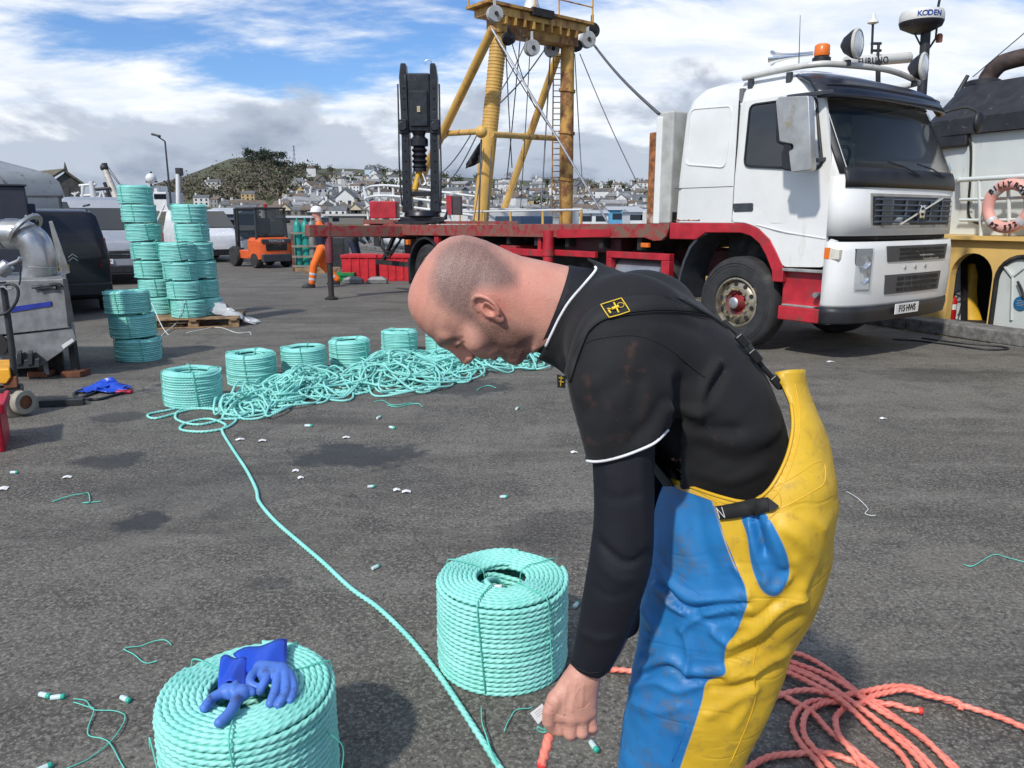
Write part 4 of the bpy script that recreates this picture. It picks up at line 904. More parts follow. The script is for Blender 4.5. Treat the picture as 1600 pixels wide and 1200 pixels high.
# valve chest, tanks and hoses at the crane foot
cb(-1.15,-.55,-.3,.25,.12,.50).build('red_tank',RED,truck,0,bevel=.02)
cb(-1.3,-.5,-.35,.3,.0,.1).build('red_deck',REDR,truck,0,bevel=.01)
cb(.58,.92,-.2,.2,.2,.62).build('valve_chest',M('chest_grey',(.06,.05,.055),.6),truck,0,bevel=.02);cb(.58,.7,-.23,-.2,.2,.62).build('valve_panel',RED,truck)
for k in range(5):MB(cr).tube(spline([(-.6+.1*k,-.4,.05),(-.2+.1*k,-.48-.02*k,-.04+.02*k),(.3+.05*k,-.46,.05),(.6,-.3,.12+.04*k)],6),.02,6).build('hydraulic_hose',BLK,truck,60)
cb(.5,2.2,-.4,.3,.0,.06).build('deck_channel',REDR,truck)
# stabiliser: beam reaching out towards the viewer with a leg down to the quay
def L3(u,v,z=None,Y=None):
    p=gp(u,v,z) if z is not None else at(u,v,Y)
    d=p-TO;return np.array((d@TH,d@TN,p[2]))
f=L3(518,468,0);top=np.array((f[0],f[1],1.36))
ob=MB();a=np.array((-8.3,.6,1.27));b=top+np.array((-.05,-.4,-.05));ob.beam(a,b,.24,.22);o=ob.build('stabiliser_beam',REDR,truck,0,bevel=.015)
MB().lathe([(.055,.06),(.055,.75)],(f[0],f[1],0),(0,0,1),14).build('stabiliser_ram',M('ram_dark',(.05,.045,.045),.5,metal=.3),o,40)
MB().lathe([(.075,.7),(.08,1.42),(.06,1.46)],(f[0],f[1],0),(0,0,1),14).build('stabiliser_leg',M('leg_maroon',(.16,.03,.035),.6,var=.3),o,40)
MB().lathe([(.13,.0),(.13,.025),(.06,.06)],(f[0],f[1],0.003),(0,0,1),14).build('stabiliser_foot',UNDER,o,40)
MB().box(-9.6,-8.2,-.02,.16,1.2,1.42).build('rear_box',REDR,truck,0,bevel=.01)
MB().beam((-9.5,.05,.62),(-7.95,.05,.62),.04,.1).build('under_run_bar',UNDER,truck);MB().beam((-8.7,.1,1.2),(-9.3,.1,.6),.07).build('bar_bracket',UNDER,truck)
for k in range(3):MB().tube(spline([(-9.3,.1,1.2),(-9.2+.1*k,.02,.95-.06*k),(-8.8,.02,.85-.05*k),(-8.4,.1,1.15)],6),.018,6).build('hydraulic_hose',BLK,truck,60)
# ---------------------------------------------------------------- the man
YM=1.45
def zc_at(p):w=np.asarray(p)-OC;return w[1]*cP-w[2]*sP
def pr(u,v,Y,rpx):
    p=at(u,v,Y);return p,rpx*zc_at(p)/F
man=thing('person','bald man bending forward in black t-shirt and blue and yellow oilskin trousers','person',(.42,1.45,0))
MI=Matrix.Translation((-.42,-1.45,0))
def own(o,parent=man):
    """parent an object built in world coordinates to the man"""
    o.data.transform(MI);o.parent=parent;return o
def ownm(m,*a,parent=man,**k):
    o=m.build(*a,parent=None,**k);o.data.transform(MI);o.parent=parent;return o
# --- head, in its own axes (a up the skull, b towards the face, l to his left)
HO=at(765,477,YM);HU=np.array((-.938,0,.348));HF=np.array((-.348,0,-.938));HL=np.array((0,-1.,0))
yaw=math.radians(1);HF,HL=HF*math.cos(yaw)+HL*math.sin(yaw),HL*math.cos(yaw)-HF*math.sin(yaw)
HS=1.0
PA=np.array([.1515,.1500,.147,.140,.128,.112,.090,.067,.047,.025,.0,-.02,-.035,-.05,-.07,-.085,-.095,-.104])
PF=np.array([.020,.034,.045,.059,.072,.083,.0935,.0985,.0945,.088,.089,.090,.086,.0845,.085,.083,.074,.05])
PB=np.array([.020,-.005,-.022,-.048,-.076,-.094,-.106,-.110,-.110,-.104,-.093,-.080,-.064,-.045,-.018,.002,.02,.04])
PW=np.array([.0,.018,.028,.043,.057,.068,.0755,.079,.0795,.0775,.0745,.0705,.065,.0595,.051,.042,.033,.02])
vh=Vol((-.20,-.16,-.105),(.165,.135,.105),.0016)
ia=slice(None,None,-1)
def headfn(a,b,l):
    f=np.interp(a,PA[ia],PF[ia]);k=np.interp(a,PA[ia],PB[ia]);w=np.maximum(np.interp(a,PA[ia],PW[ia]),1e-4);hb=np.maximum((f-k)/2,1e-4);bc=(f+k)/2
    fr=np.where(b>bc,2.35,2.05)
    r=((np.abs(b-bc)/hb)**fr+(np.abs(l)/w)**fr)**(1/fr);d=(r-1)*np.minimum(hb,w)
    return np.where(a>.1515,np.maximum(d,a-.1515),np.where(a<-.104,np.maximum(d,-.104-a),d))
vh.put(headfn,(-.105,-.115,-.085),(.152,.105,.085),.004)
vh.cap((.0,-.036,0),(-.20,-.058,0),.0665,.074,.03)
vh.cap((-.06,.0,0),(-.20,-.02,0),.050,.060,.03)
for s in(-1,1):
    vh.cap((.0,-.03,s*.045),(-.15,.0,s*.03),.022,.02,.03)            # sternomastoid
    vh.cap((.061,.0905,s*.010),(.057,.074,s*.048),.0095,.009,.014)      # brow
    vh.ell((.034,.102,s*.037),(.012,.016,.0185),k=.011,op='s')           # socket
    vh.ell((.0315,.0785,s*.032),(.0125,.0115,.0145),k=.003)              # lid
    vh.chain([(.0265,.0885,s*.019),(.0255,.0895,s*.031),(.0275,.086,s*.045)],[.0019]*3,.002,'s')
    vh.ell((.003,.057,s*.056),(.02,.028,.016),k=.022)                   # cheek bone
    vh.ell((-.045,.012,s*.05),(.034,.034,.013),k=.02)                   # jaw muscle
    vh.ell((-.018,.075,s*.035),(.022,.02,.016),k=.016)                  # cheek
    vh.ell((.0015,.1005,s*.0125),(.0085,.0115,.0075),k=.006)            # nostril wing
    vh.cap((-.004,.105,s*.0065),(-.002,.110,s*.007),.0028,.0028,.003,'s')
    vh.cap((-.008,.094,s*.017),(-.034,.083,s*.03),.002,.002,.006,'s')   # nose-lip fold
vh.chain([(.058,.0965,0),(.045,.0985,0),(.032,.1025,0),(.018,.1085,0),(.007,.1125,0)],[.010,.0092,.009,.0092,.0105],.009)
vh.chain([(-.03,.083,-.024),(-.0265,.0925,-.009),(-.0265,.0925,.009),(-.03,.083,.024)],[.004,.0058,.0058,.004],.006)
vh.chain([(-.037,.081,-.024),(-.0415,.0885,-.008),(-.0415,.0885,.008),(-.037,.081,.024)],[.004,.0062,.0062,.004],.006)
vh.chain([(-.033,.086,-.026),(-.0335,.0985,-.008),(-.0335,.0985,.008),(-.033,.086,.026)],[.0014]*4,.003,'s')
vh.cap((-.053,.0945,-.014),(-.053,.0945,.014),.004,.004,.008,'s')
vh.chain([(-.0265,.093,-.012),(-.0255,.0945,0),(-.0265,.093,.012)],[.0052,.0062,.0052],.004);vh.chain([(-.0415,.0885,-.012),(-.042,.0905,0),(-.0415,.0885,.012)],[.0055,.0066,.0055],.004);vh.cap((-.034,.099,-.018),(-.034,.099,.018),.0035,.0035,.004,'s')
vh.ell((-.078,.076,0),(.017,.0135,.025),k=.018)
vh.chain([(.052,.088,0),(.03,.089,0),(.012,.094,0),(.004,.098,0)],[.013,.0125,.0125,.012],.01)
# ears
for s in(-1,1):
    e1=np.array((.944,-.33,0));e2=np.array((-.28,-.80,s*.53));e2-=e1*(e1@e2);e2/=np.linalg.norm(e2);e3=np.cross(e1,e2);e3*=np.sign(e3[2])*s
    c0=np.array((.0,-.002,s*.0800))
    E=lambda x,y,z=0.:c0+e1*x+e2*y+e3*z
    vh.ell(E(.004,.002,.0),(.029,.0195,.0048),np.stack([e1,e2,e3]),k=.004)
    vh.ell(E(-.004,-.003,-.002),(.018,.012,.012),np.stack([e1,e2,e3]),k=.008)
    ang=np.radians(np.array([205,180,150,120,90,60,30,0,-30,-55,-75,-100]))
    ou=[E(.005+.0275*math.cos(g)*(1 if math.cos(g)>0 else .95),.002+.0185*math.sin(g),.0055) for g in np.radians(np.array([-75,-45,-15,15,45,75,105,135,160]))]
    vh.chain(ou,[.0032,.0036,.0039,.0039,.0038,.0036,.0034,.0034,.0034],.0025)
    vh.chain([E(.016,-.004,.003),E(.017,.006,.004),E(.008,.0115,.0045),E(-.008,.0115,.0045),E(-.014,.005,.004)],[.0022,.0026,.0026,.0028,.003],.003)
    vh.ell(E(-.026,-.002,.001),(.0105,.0085,.0052),np.stack([e1,e2,e3]),k=.005)
    vh.ell(E(-.001,.001,.007),(.0125,.0082,.0085),np.stack([e1,e2,e3]),k=.003,op='s')
    vh.ell(E(.016,.003,.0065),(.0035,.0075,.0042),np.stack([e1,e2,e3]),k=.003,op='s')
    vh.ell(E(-.006,-.0105,.003),(.006,.0042,.0055),np.stack([e1,e2,e3]),k=.003)
V,Q=vh.mesh();V=lapl(V,Q,3,.5)
Vh=HO+HS*(V[:,:1]*HU+V[:,1:2]*HF+V[:,2:]*HL)
if np.dot(np.cross(HU,HF),HL)<0:Q=np.ascontiguousarray(Q[:,::-1])
Qh=Q
# --- left hand with rope (survey of the photograph, metres from the sight lines)
def hz(x,y,Y):return at(820+x/6.,1000+y/6.,Y)
vp=Vol(at(840,1190,1.34)-np.array((.035,.12,.03)),at(950,1020,1.22)+np.array((.03,.10,.06)),.0013)
W0=hz(560,240,1.265)
vp.cap(hz(640,40,1.262),hz(545,330,1.262),.0285,.0275,.01,sc=(1,.82,1))
MCP=[hz(330,685,1.246),hz(430,715,1.243),hz(535,705,1.247),hz(612,660,1.254)]
CMC=[hz(480,350,1.258),hz(520,340,1.255),hz(565,350,1.256),hz(605,365,1.260)]
for c_,k_,r in zip(CMC,MCP,(.0135,.0138,.0132,.0122)):vp.cap(c_,k_,.0165,r,.016)
vp.ell(hz(450,520,1.262),(.028,.019,.034),k=.02)
vp.ell(hz(465,640,1.262),(.026,.017,.016),k=.018)
for a,b in zip(MCP,((0,0,0),)*4):vp.ell(a+np.array((0,-.003,.001)),(.0095,.0075,.009),k=.006)
PIP=[hz(322,838,1.248),hz(425,872,1.244),hz(535,862,1.247),hz(632,815,1.256)]
DIP=[hz(345,850,1.277),hz(455,890,1.275),hz(565,885,1.276),hz(640,850,1.281)]
TIP=[hz(330,780,1.294),hz(450,800,1.294),hz(555,795,1.294),hz(620,780,1.296)]
for j,(m_,p_,d_,t_) in enumerate(zip(MCP,PIP,DIP,TIP)):
    k=(1,1.04,1,.86)[j]
    vp.cap(m_+np.array((0,.002,0)),p_,.0125*k,.0112*k,.005);vp.cap(p_,d_,.0110*k,.0098*k,.003);vp.cap(d_,t_,.0092*k,.008*k,.003)
    vp.ell(p_+np.array((0,-.001,0)),(.0108*k,.0098*k,.0102*k),k=.004)
TH_=[hz(430,380,1.258),hz(285,560,1.243),hz(228,660,1.238),hz(222,760,1.240),hz(258,838,1.246)]
vp.chain(TH_,[.017,.0145,.0122,.0118,.0092],.007)
vp.cap(TH_[1],MCP[0],.011,.010,.012)
Vp,Qp=vp.mesh();Vp=lapl(Vp,Qp,2,.5)
# creases over the knuckles
cre=[]
for x,y in((322,838),(425,872),(535,862)):
    for o in(-14,0,14):cre.append(([(820+(x-34)/6,1000+(y+o-40)/6),(820+x/6,1000+(y+o-30)/6),(820+(x+34)/6,1000+(y+o-40)/6)],-.0009,.9))
for a,b in(((390,400),(370,640)),((470,420),(440,660)),((545,430),(535,640))):cre.append(([(820+a[0]/6,1000+a[1]/6),(820+b[0]/6,1000+b[1]/6)],.0013,3.2))
cre+=[([(858,1070),(868,1085),(872,1098)],.0008,1.4),([(905,1075),(898,1090),(903,1104)],.0008,1.4),([(862,1112),(874,1117),(884,1119)],-.0009,1.5),([(838+16,1098),(862,1106),(866,1112)],-.0010,1.6),([(906,1108),(914,1104),(920,1098)],-.0009,1.5)]
Vp=creases(Vp,Qp,cre)
# --- limbs and trunk under the clothes (one volume)
vb=Vol((-.25,1.05,0.0),(.95,1.95,1.62),.008)
def chainpx(vol,L,Y,k=.03,sc=(1,1,1),dr=0.):
    P=[];R=[]
    if len(L)>2:
        L=[tuple(q) if len(q)>3 else tuple(q)+(Y,) for q in L];L=[tuple(q) for q in spline(L,4)]
    for q in L:
        u,v,r=q[:3];y=q[3] if len(q)>3 else Y;p,m=pr(u,v,y,r);P.append(p);R.append(m+dr)
    return vol.chain(P,R,k,'u',sc)
TORSO=[(905,482,66),(955,522,98),(1018,562,112),(1082,628,117),(1124,706,104),(1150,790,84)]
ARM=[(978,560,54,1.275),(974,700,49,1.245),(975,800,47,1.235),(970,870,49,1.235),(956,930,45,1.24),(936,1000,37,1.25),(916,1050,28,1.262)]
LEG=[(1150,830,100,1.37),(1125,960,92,1.36),(1085,1100,75,1.36),(1050,1215,62,1.36),(1070,1350,52,1.38),(1105,1480,45,1.40)]
chainpx(vb,TORSO,YM,.05,(1,1.3,1),-.034)
arm_in=[(u,v,r*.8,Y) for u,v,r,Y in ARM];chainpx(vb,arm_in,0,.02)
chainpx(vb,[(u+22,v-14,r*.7,2*YM-Y) for u,v,r,Y in ARM],0,.02)
for dy in(0,.2):chainpx(vb,[(u,v,r*.8,Y+dy) for u,v,r,Y in LEG],0,.03)
vb.cap(HO+HU*-.12+HF*-.04,at(930,500,YM),.06,.075,.03)
Vb,Qb=vb.mesh();Vb=lapl(Vb,Qb,3)
Va=np.concatenate([Vh,Vp,Vb]);Qa=np.concatenate([Qh,Qp+len(Vh),Qb+len(Vh)+len(Vp)])
# skin: colour zones stored on the surface
m,nt,b,co=newmat('skin');SKIN=m
hair=attr_node(nt,'hair');beard=attr_node(nt,'beard');red=attr_node(nt,'flush');brow=attr_node(nt,'brow')
n1=noise(nt,co,19,7,.68);n2=noise(nt,co,170,3,.6);n3=noise(nt,co,900,2,.6)
c=mix(nt,sstep(nt,n1,.3,.7),(.53,.26,.19),(.64,.335,.25));c=mix(nt,mth(nt,'MULTIPLY',sstep(nt,n2,.55,.72),.35),c,(.55,.23,.17))
c=mix(nt,red,c,(.64,.23,.165))
mo=sstep(nt,noise(nt,co,75,2,.4),.74,.78);c=mix(nt,mth(nt,'MULTIPLY',mo,.6),c,(.25,.10,.06))
st=sstep(nt,n3,.40,.60);hd=mth(nt,'MULTIPLY',hair,mth(nt,'MULTIPLY_ADD',st,.5,.5))
c=mix(nt,hd,c,(.085,.07,.068));bd=mth(nt,'MULTIPLY',beard,mth(nt,'MULTIPLY_ADD',st,.5,.5));c=mix(nt,bd,c,(.11,.06,.042))
c=mix(nt,brow,c,(.09,.05,.03))
nt.links.new(c,b.inputs['Base Color']);b.inputs['Roughness'].default_value=.48;b.inputs['Subsurface Weight'].default_value=.12;b.inputs['Subsurface Radius'].default_value=(.012,.004,.002);b.inputs['Subsurface Scale'].default_value=1.
n4=noise(nt,co,430,2,.5);bumpn(nt,b,mth(nt,'ADD',mth(nt,'MULTIPLY',n2,.9),mth(nt,'ADD',mth(nt,'MULTIPLY',n3,.5),mth(nt,'MULTIPLY',n4,.8))),.55,.0014)
bodyo=fastmesh('body',Va,Qa,SKIN);pz=proj(Va)
def zone(poly,soft,off=(600,340),sc=4.):
    L=[(off[0]+x/sc,off[1]+y/sc) for x,y in poly];d,_=polydist(pz,L+[L[0]]);s=np.where(inpoly(pz,L),d,-d);return np.clip(.5+s/soft,0,1)
h_=zone([(300,340),(325,235),(400,150),(500,112),(640,150),(720,230),(780,290),(830,350),(830,420),(760,440),(690,440),(620,430),(570,470),(560,560),(590,660),(560,660),(500,640),(420,600),(350,530),(305,450)],20)
h2=zone([(230,340),(300,340),(310,470),(380,570),(330,560),(260,480)],16)*.22
inhead=np.arange(len(Va))<len(Vh)
attr(bodyo,'hair',np.clip(h_*.92+h2,0,1)*inhead)
attr(bodyo,'beard',zone([(560,610),(640,640),(760,650),(840,690),(905,760),(905,880),(820,930),(740,915),(690,850),(640,800),(600,740),(560,680)],22)*inhead*1.+zone([(560,865),(640,850),(650,885),(560,895)],8)*inhead*.5)
attr(bodyo,'brow',(zone([(335,790),(400,760),(490,735),(498,748),(420,785),(350,808)],5)*.7+zone([(445,806),(500,768),(506,775),(455,815)],3.5)*1.)*inhead)
attr(bodyo,'flush',np.clip(zone([(820,330),(1080,340),(1010,640),(900,620),(760,560),(740,430)],40)*.55+zone([(560,450),(760,470),(780,650),(560,640)],14)*.45+zone([(150,330),(300,200),(300,420),(230,640),(180,600)],40)*.55+zone([(430,820),(560,830),(560,930),(480,920)],16)*.4,0,1)*inhead)
fl_=bodyo.data.attributes['flush'];vv=np.zeros(len(Va),np.float32);fl_.data.foreach_get('value',vv)
for q in MCP+PIP+[TH_[1],TH_[2]]:vv=np.maximum(vv,.75*np.exp(-(((Va-q)**2).sum(1)/.0095**2)))
fl_.data.foreach_set('value',np.clip(vv,0,1).astype(np.float32))
own(bodyo)
# --- cloth materials
def cloth(name,col,rough=.85,sheen=.25,stain=None,samt=.4,sm=False):
    m,nt,b,co=newmat(name);n=noise(nt,co,12,5);c=mix(nt,sstep(nt,n,.3,.7),[q*.8 for q in col],[q*1.25 for q in col])
    if stain:
        d=noise(nt,co,15,7,.68);f=sstep(nt,d,.62,.72);c=mix(nt,mth(nt,'MULTIPLY',f,samt),c,stain)
    if sm:
        sa=attr_node(nt,'smear');c=mix(nt,mth(nt,'MULTIPLY',sa,sstep(nt,noise(nt,co,60,6,.7),.38,.62)),c,(.055,.024,.016))
    sp=noise(nt,co,260,2,.5);c=mix(nt,mth(nt,'MULTIPLY',sstep(nt,sp,.72,.8),.35),c,(.2,.19,.18))
    nt.links.new(c,b.inputs['Base Color']);b.inputs['Roughness'].default_value=rough;b.inputs['Sheen Weight'].default_value=sheen;b.inputs['Sheen Roughness'].default_value=.5
    wv=noise(nt,co,700,2,.5);w2=noise(nt,co,18,4,.5);bumpn(nt,b,mth(nt,'ADD',mth(nt,'MULTIPLY',wv,.15),w2),.30,.006);return m
SHIRT=cloth('black_jersey',(.0055,.0055,.0064),.85,.03,(.06,.026,.017),.5,True);NAVYC=cloth('navy_base_layer',(.0024,.003,.008),.75,.0);TRIM=cloth('white_piping',(.72,.72,.72),.8,.1);BELT=cloth('black_webbing',(.008,.008,.0085),.75,.04)
# base layer: sleeve and collar
vs=Vol((-.2,1.05,.60),(.9,1.95,1.62),.006)
chainpx(vs,TORSO,YM,.05,(1,1.3,1),-.034)
chainpx(vs,ARM,0,.02);chainpx(vs,[(u+22,v-14,r*.92,2*YM-Y) for u,v,r,Y in ARM],0,.02)
vs.cap(HO+HU*-.07+HF*-.038,HO+HU*-.2+HF*-.056,.0735,.082,.02);vs.cap(HO+HU*-.07+HF*-.0,HO+HU*-.2+HF*-.018,.056,.066,.02)
V,Q=vs.mesh();V=lapl(V,Q,3)
V=creases(V,Q,[([(925,760),(960,780),(1000,770)],-.0015,7),([(930,840),(970,880),(1015,868)],-.0035,6),([(925,868),(965,905),(1008,900)],.002,7),([(918,910),(950,930),(985,925)],-.0018,6),([(940,850),(985,880),(1018,850)],-.003,5),([(905,985),(935,1000),(962,995)],.003,7),([(1000,720),(1005,800),(1010,850)],.004,9),([(950,740),(945,800),(935,850)],.0015,9),([(940,860),(930,930),(915,990)],.0015,8)])
pq=proj(V);CUFF=[(870,1022),(890,1036),(903,1049),(920,1058),(934,1061),(943,1056),(965,1040)]
COLL=[(885,385),(872,424),(868,450),(864,478),(858,510),(850,540),(840,570)]
rm=inpoly(pq,CUFF+[(965,1200),(800,1200),(800,1022)])|inpoly(pq,[(885,300)]+COLL+[(700,620),(600,300)])
sd_=(V-(HO+HU*-.113))@HU
rm=inpoly(pq,CUFF+[(965,1200),(800,1200),(800,1022)])|((sd_>0)&(V[:,2]>1.2))
V,Q=cutquads(V,Q,rm);V=snap_edge(V,Q,CUFF,7)
s_=(V-(HO+HU*-.113))@HU;e=np.sort(np.concatenate([Q[:,[0,1]],Q[:,[1,2]],Q[:,[2,3]],Q[:,[3,0]]]),1);u_,c_=np.unique(e,axis=0,return_counts=True);bv=np.unique(u_[c_==1]);bv=bv[(V[bv,2]>1.2)&(np.abs(s_[bv])<.02)];V[bv]-=s_[bv][:,None]*HU
base=fastmesh('base_layer',V,Q,NAVYC);Bb=bvh(base);own(base);sm=base.modifiers.new('s','SOLIDIFY');sm.thickness=.0022
e,_n=hits(Bb,[(891,1031),(902,1043),(920,1051),(941,1049)],.0006);
if len(e)>3:ownm(MB().tube(e,.0011,6),'cuff_seam',NAVYC,smooth=180,parent=base)
# t-shirt
vt=Vol((-.15,1.05,.80),(.9,1.95,1.62),.005)
chainpx(vt,TORSO,YM,.05,(1,1.32,1),-.003)
for u,v,r,Y in((930,490,74,1.36),(1000,520,86,1.34)):pass
SL=[(985,520,92,1.33),(972,560,88,1.285),(972,620,80,1.255),(979,705,63,1.245),(982,760,62,1.245)]
chainpx(vt,SL,0,.04,(1,.85,1));chainpx(vt,[(u+22,v-12,r*.92,2*YM-Y) for u,v,r,Y in SL],0,.045,(1,.85,1))
vt.cap(at(893,470,YM),at(860,505,YM),.08,.07,.04,sc=(1,1.1,1))
V,Q=vt.mesh();V=lapl(V,Q,4)
V=creases(V,Q,[([(1120,570),(1105,605),(1095,645)],.012,9),([(1105,640),(1075,645),(1050,640)],.012,9),([(1098,640),(1112,610),(1128,580)],-.012,9),([(1064,598),(1062,640),(1050,675)],-.014,11),([(1058,640),(1085,668),(1150,672)],-.010,11),
 ([(1090,664),(1150,690),(1210,672)],.006,14),([(1090,700),(1150,722),(1205,705)],-.006,12),([(1080,735),(1140,750),(1190,735)],.005,10),([(930,600),(950,650),(945,700)],.004,14),([(1000,600),(990,650),(1000,690)],-.004,12),([(920,640),(960,600),(1000,590)],-.003,14),([(1030,560),(1080,585),(1110,600)],-.003,16),
 ([(985,690),(1015,660),(1035,625)],-.005,9),([(1000,705),(1030,670),(1042,640)],.004,8),([(905,560),(940,535),(1000,520)],-.003,12),([(960,500),(1040,500),(1100,520)],-.003,10),([(880,560),(892,590),(900,620)],.004,8)])
nzv=np.sin(V@np.array((31.,17,23)))*np.sin(V@np.array((-19.,29,27)));V+=vnorm(V,Q)*(nzv*.0016)[:,None]
pq=proj(V);NECK=[(935,340),(918,404),(927,411),(931,421),(910,446),(889,470),(874,494),(862,518),(851,541),(835,570)]
HEM=[(890,700),(916,721),(935,722),(965,716),(1000,704),(1025,692),(1046,672),(1060,655)]
nd=(V-(HO+HU*-.14))@(HU*.88+HF*.12*0+np.array((0,0,.0)))
rm=inpoly(pq,[(600,300)]+NECK+[(600,620)])
near=(V[:,1]<1.36);far_=(V[:,1]>1.54)
hemz=at(980,700,1.245)[2]
rm|=near&inpoly(pq,HEM+[(1062,690),(1060,900),(880,900),(880,700)])
rm|=far_&(V[:,2]<hemz)&(V[:,0]<at(1050,690,1.6)[0])
V,Q=cutquads(V,Q,rm);V=snap_edge(V,Q,HEM[:-1],8);V=snap_edge(V,Q,NECK,8)
tee=fastmesh('t_shirt',V,Q,SHIRT);pq=proj(V);smr=np.zeros(len(V))
for L,w_,a_ in(([(985,545),(982,562),(976,582),(978,598)],6,.8),([(990,538),(986,546)],6,.7),([(915,590),(919,602)],5,.75),([(920,620),(926,632)],6,.6),([(997,580),(1008,578)],3,.8),([(948,632),(956,640)],5,.4),([(1010,620),(1000,660)],6,.3),([(950,690),(985,680)],8,.3)):smr=np.maximum(smr,a_*np.exp(-(polydist(pq,L)[0]/w_)**2))
attr(tee,'smear',smr);Bt=bvh(tee);own(tee);sm=tee.modifiers.new('s','SOLIDIFY');sm.thickness=.002
def ribbon(B,La,Lb,off,th,name,mat,parent,n=6):
    A,_=hits(B,La,off,n);C,_=hits(B,Lb,off,n);k=min(len(A),len(C))
    if k<2:return None
    f=lambda P:np.stack([np.interp(np.linspace(0,1,k),np.linspace(0,1,len(P)),P[:,j]) for j in range(3)],-1)
    A,C=f(A),f(C);m=MB();m.sheet([A,.5*(A+C)+0,C]);o=m.build(name,mat,None,180,solid=0);o.data.transform(MI);o.parent=parent
    q=o.modifiers.new('s','SOLIDIFY');q.thickness=th;q.offset=0;return o
def line(B,L,off,r,name,mat,parent,n=6):
    P,_=hits(B,L,off,n)
    if len(P)<3:return None
    for _ in range(2):P[1:-1]=(P[:-2]+2*P[1:-1]+P[2:])/4
    return ownm(MB().tube(P,r,6),name,mat,smooth=180,parent=parent)
line(Bt,[(912,411),(924,413),(930,418),(930,424),(912,446),(891,470),(876,494),(864,518),(853,541)],.001,.0026,'collar_piping',TRIM,tee)
line(Bt,[(917,720),(935,721),(965,715),(1000,703),(1025,690),(1043,672)],.001,.0024,'sleeve_piping',TRIM,tee)
line(Bt,[(889,572),(898,548),(922,533),(940,528),(976,524),(1006,527),(1042,542),(1072,566),(1102,590)],.0,.0014,'armhole_seam',SHIRT,tee)
line(Bt,[(910,716),(935,715),(965,709),(1000,697),(1025,684),(1040,668)],.0,.0009,'hem_stitch',SHIRT,tee)
line(Bt,[(935,424),(918,448),(897,473),(882,497),(870,521)],.0,.0009,'collar_stitch',SHIRT,tee)
# --- oilskin trousers
vo=Vol((.05,1.0,.02),(1.0,1.98,1.42),.006)
HIP=[(1165,740,108),(1158,800,122),(1150,860,120)]
LEGT=[(1150,850,124,1.385),(1126,950,122,1.365),(1106,1040,112,1.36),(1088,1095,106,1.355),(1058,1200,92,1.36),(1060,1340,84,1.375),(1090,1470,78,1.395)]
chainpx(vo,HIP,YM-.03,.05,(1,1.42,1));chainpx(vo,LEGT,0,.05,(1,.82,1));chainpx(vo,[(u,v,r*.97,Y+.22) for u,v,r,Y in LEGT],0,.05,(1,.82,1))
chainpx(vo,[(1180,740,98),(1195,665,72),(1206,600,45),(1212,540,38)],YM-.02,.05,(1,1.9,1))
V,Q=vo.mesh();V=lapl(V,Q,4)
z3=lambda L:[(880+x/2.4,700+y/2.4) for x,y in L]
fold=[([(330,430),(390,530),(450,595),(530,600),(690,580)],-.013,6),([(320,400),(385,490),(470,560),(560,565),(680,550)],.011,9),([(350,515),(400,580),(450,615)],.014,7),
 ([(300,600),(345,680),(335,760)],.010,8),([(270,660),(315,720),(300,790)],-.010,7),([(440,680),(500,640),(600,600),(680,590)],.010,9),([(450,690),(470,770),(460,850)],.009,8),([(310,850),(400,820),(470,870),(600,865)],-.012,6),([(300,830),(390,790),(480,840),(600,830)],.010,9),([(560,690),(610,720),(660,640)],.009,8),([(500,620),(560,650),(640,640)],-.007,7),
 ([(260,690),(300,740),(320,700)],-.007,7),([(260,900),(340,880),(430,910),(520,880)],.008,10),([(270,960),(350,990),(430,970)],.006,10),([(420,1060),(410,1130),(400,1200)],.004,8),([(250,740),(260,850),(240,950)],.006,8),
 ([(620,740),(720,690),(800,610),(900,560)],.011,10),([(615,800),(720,760),(820,680),(890,640)],-.010,10),([(610,860),(700,840),(790,790),(840,760)],.010,11),([(560,900),(650,900),(740,860),(800,820)],-.008,10),([(650,640),(720,640),(800,580)],-.009,9),([(540,1000),(620,960),(720,900)],.006,12),([(690,800),(720,900),(640,1050)],.005,10),
 ([(830,300),(900,350),(950,420)],.006,14),([(880,240),(960,330),(960,420)],-.005,12),([(870,420),(900,480),(880,560)],.007,12),([(640,440),(690,520),(700,600)],.006,7),([(980,300),(960,400),(900,520)],.005,12),([(420,120),(430,300),(480,420)],.004,14),([(500,200),(520,330),(560,450)],-.003,14)]
V=creases(V,Q,[(z3(L),a*.85,w*.72) for L,a,w in fold])
# pocket: a gusset hanging open
V=creases(V,Q,[(z3([(715,260),(735,330),(755,390)]),-.016,5),(z3([(700,280),(720,400),(760,480)]),.008,7),(z3([(770,280),(800,360),(820,430)]),.010,8),(z3([(750,500),(790,530),(840,480)]),.010,8)])
nzv=np.sin(V@np.array((23.,13,19)))*np.sin(V@np.array((-15.,21,33)))+.5*np.sin(V@np.array((47.,-31,29)));V+=vnorm(V,Q)*(nzv*.0022)[:,None]
pq=proj(V);TOPE=[(960,712),(1000,727),(1022,736),(1060,751),(1100,766),(1140,778),(1172,783),(1196,768),(1215,741),(1230,706),(1237,665),(1234,630),(1222,603),(1208,582),(1230,578),(1253,577),(1300,574)]
rm=inpoly(pq,TOPE+[(1300,380),(800,380),(800,700)])|(V[:,2]<.03)
V,Q=cutquads(V,Q,rm);V=snap_edge(V,Q,TOPE,8);pq=proj(V)
m,nt,b,co=newmat('oilskin');OIL=m
sb=attr_node(nt,'blue');n=noise(nt,co,7,6,.6);n2=noise(nt,co,30,5,.65)
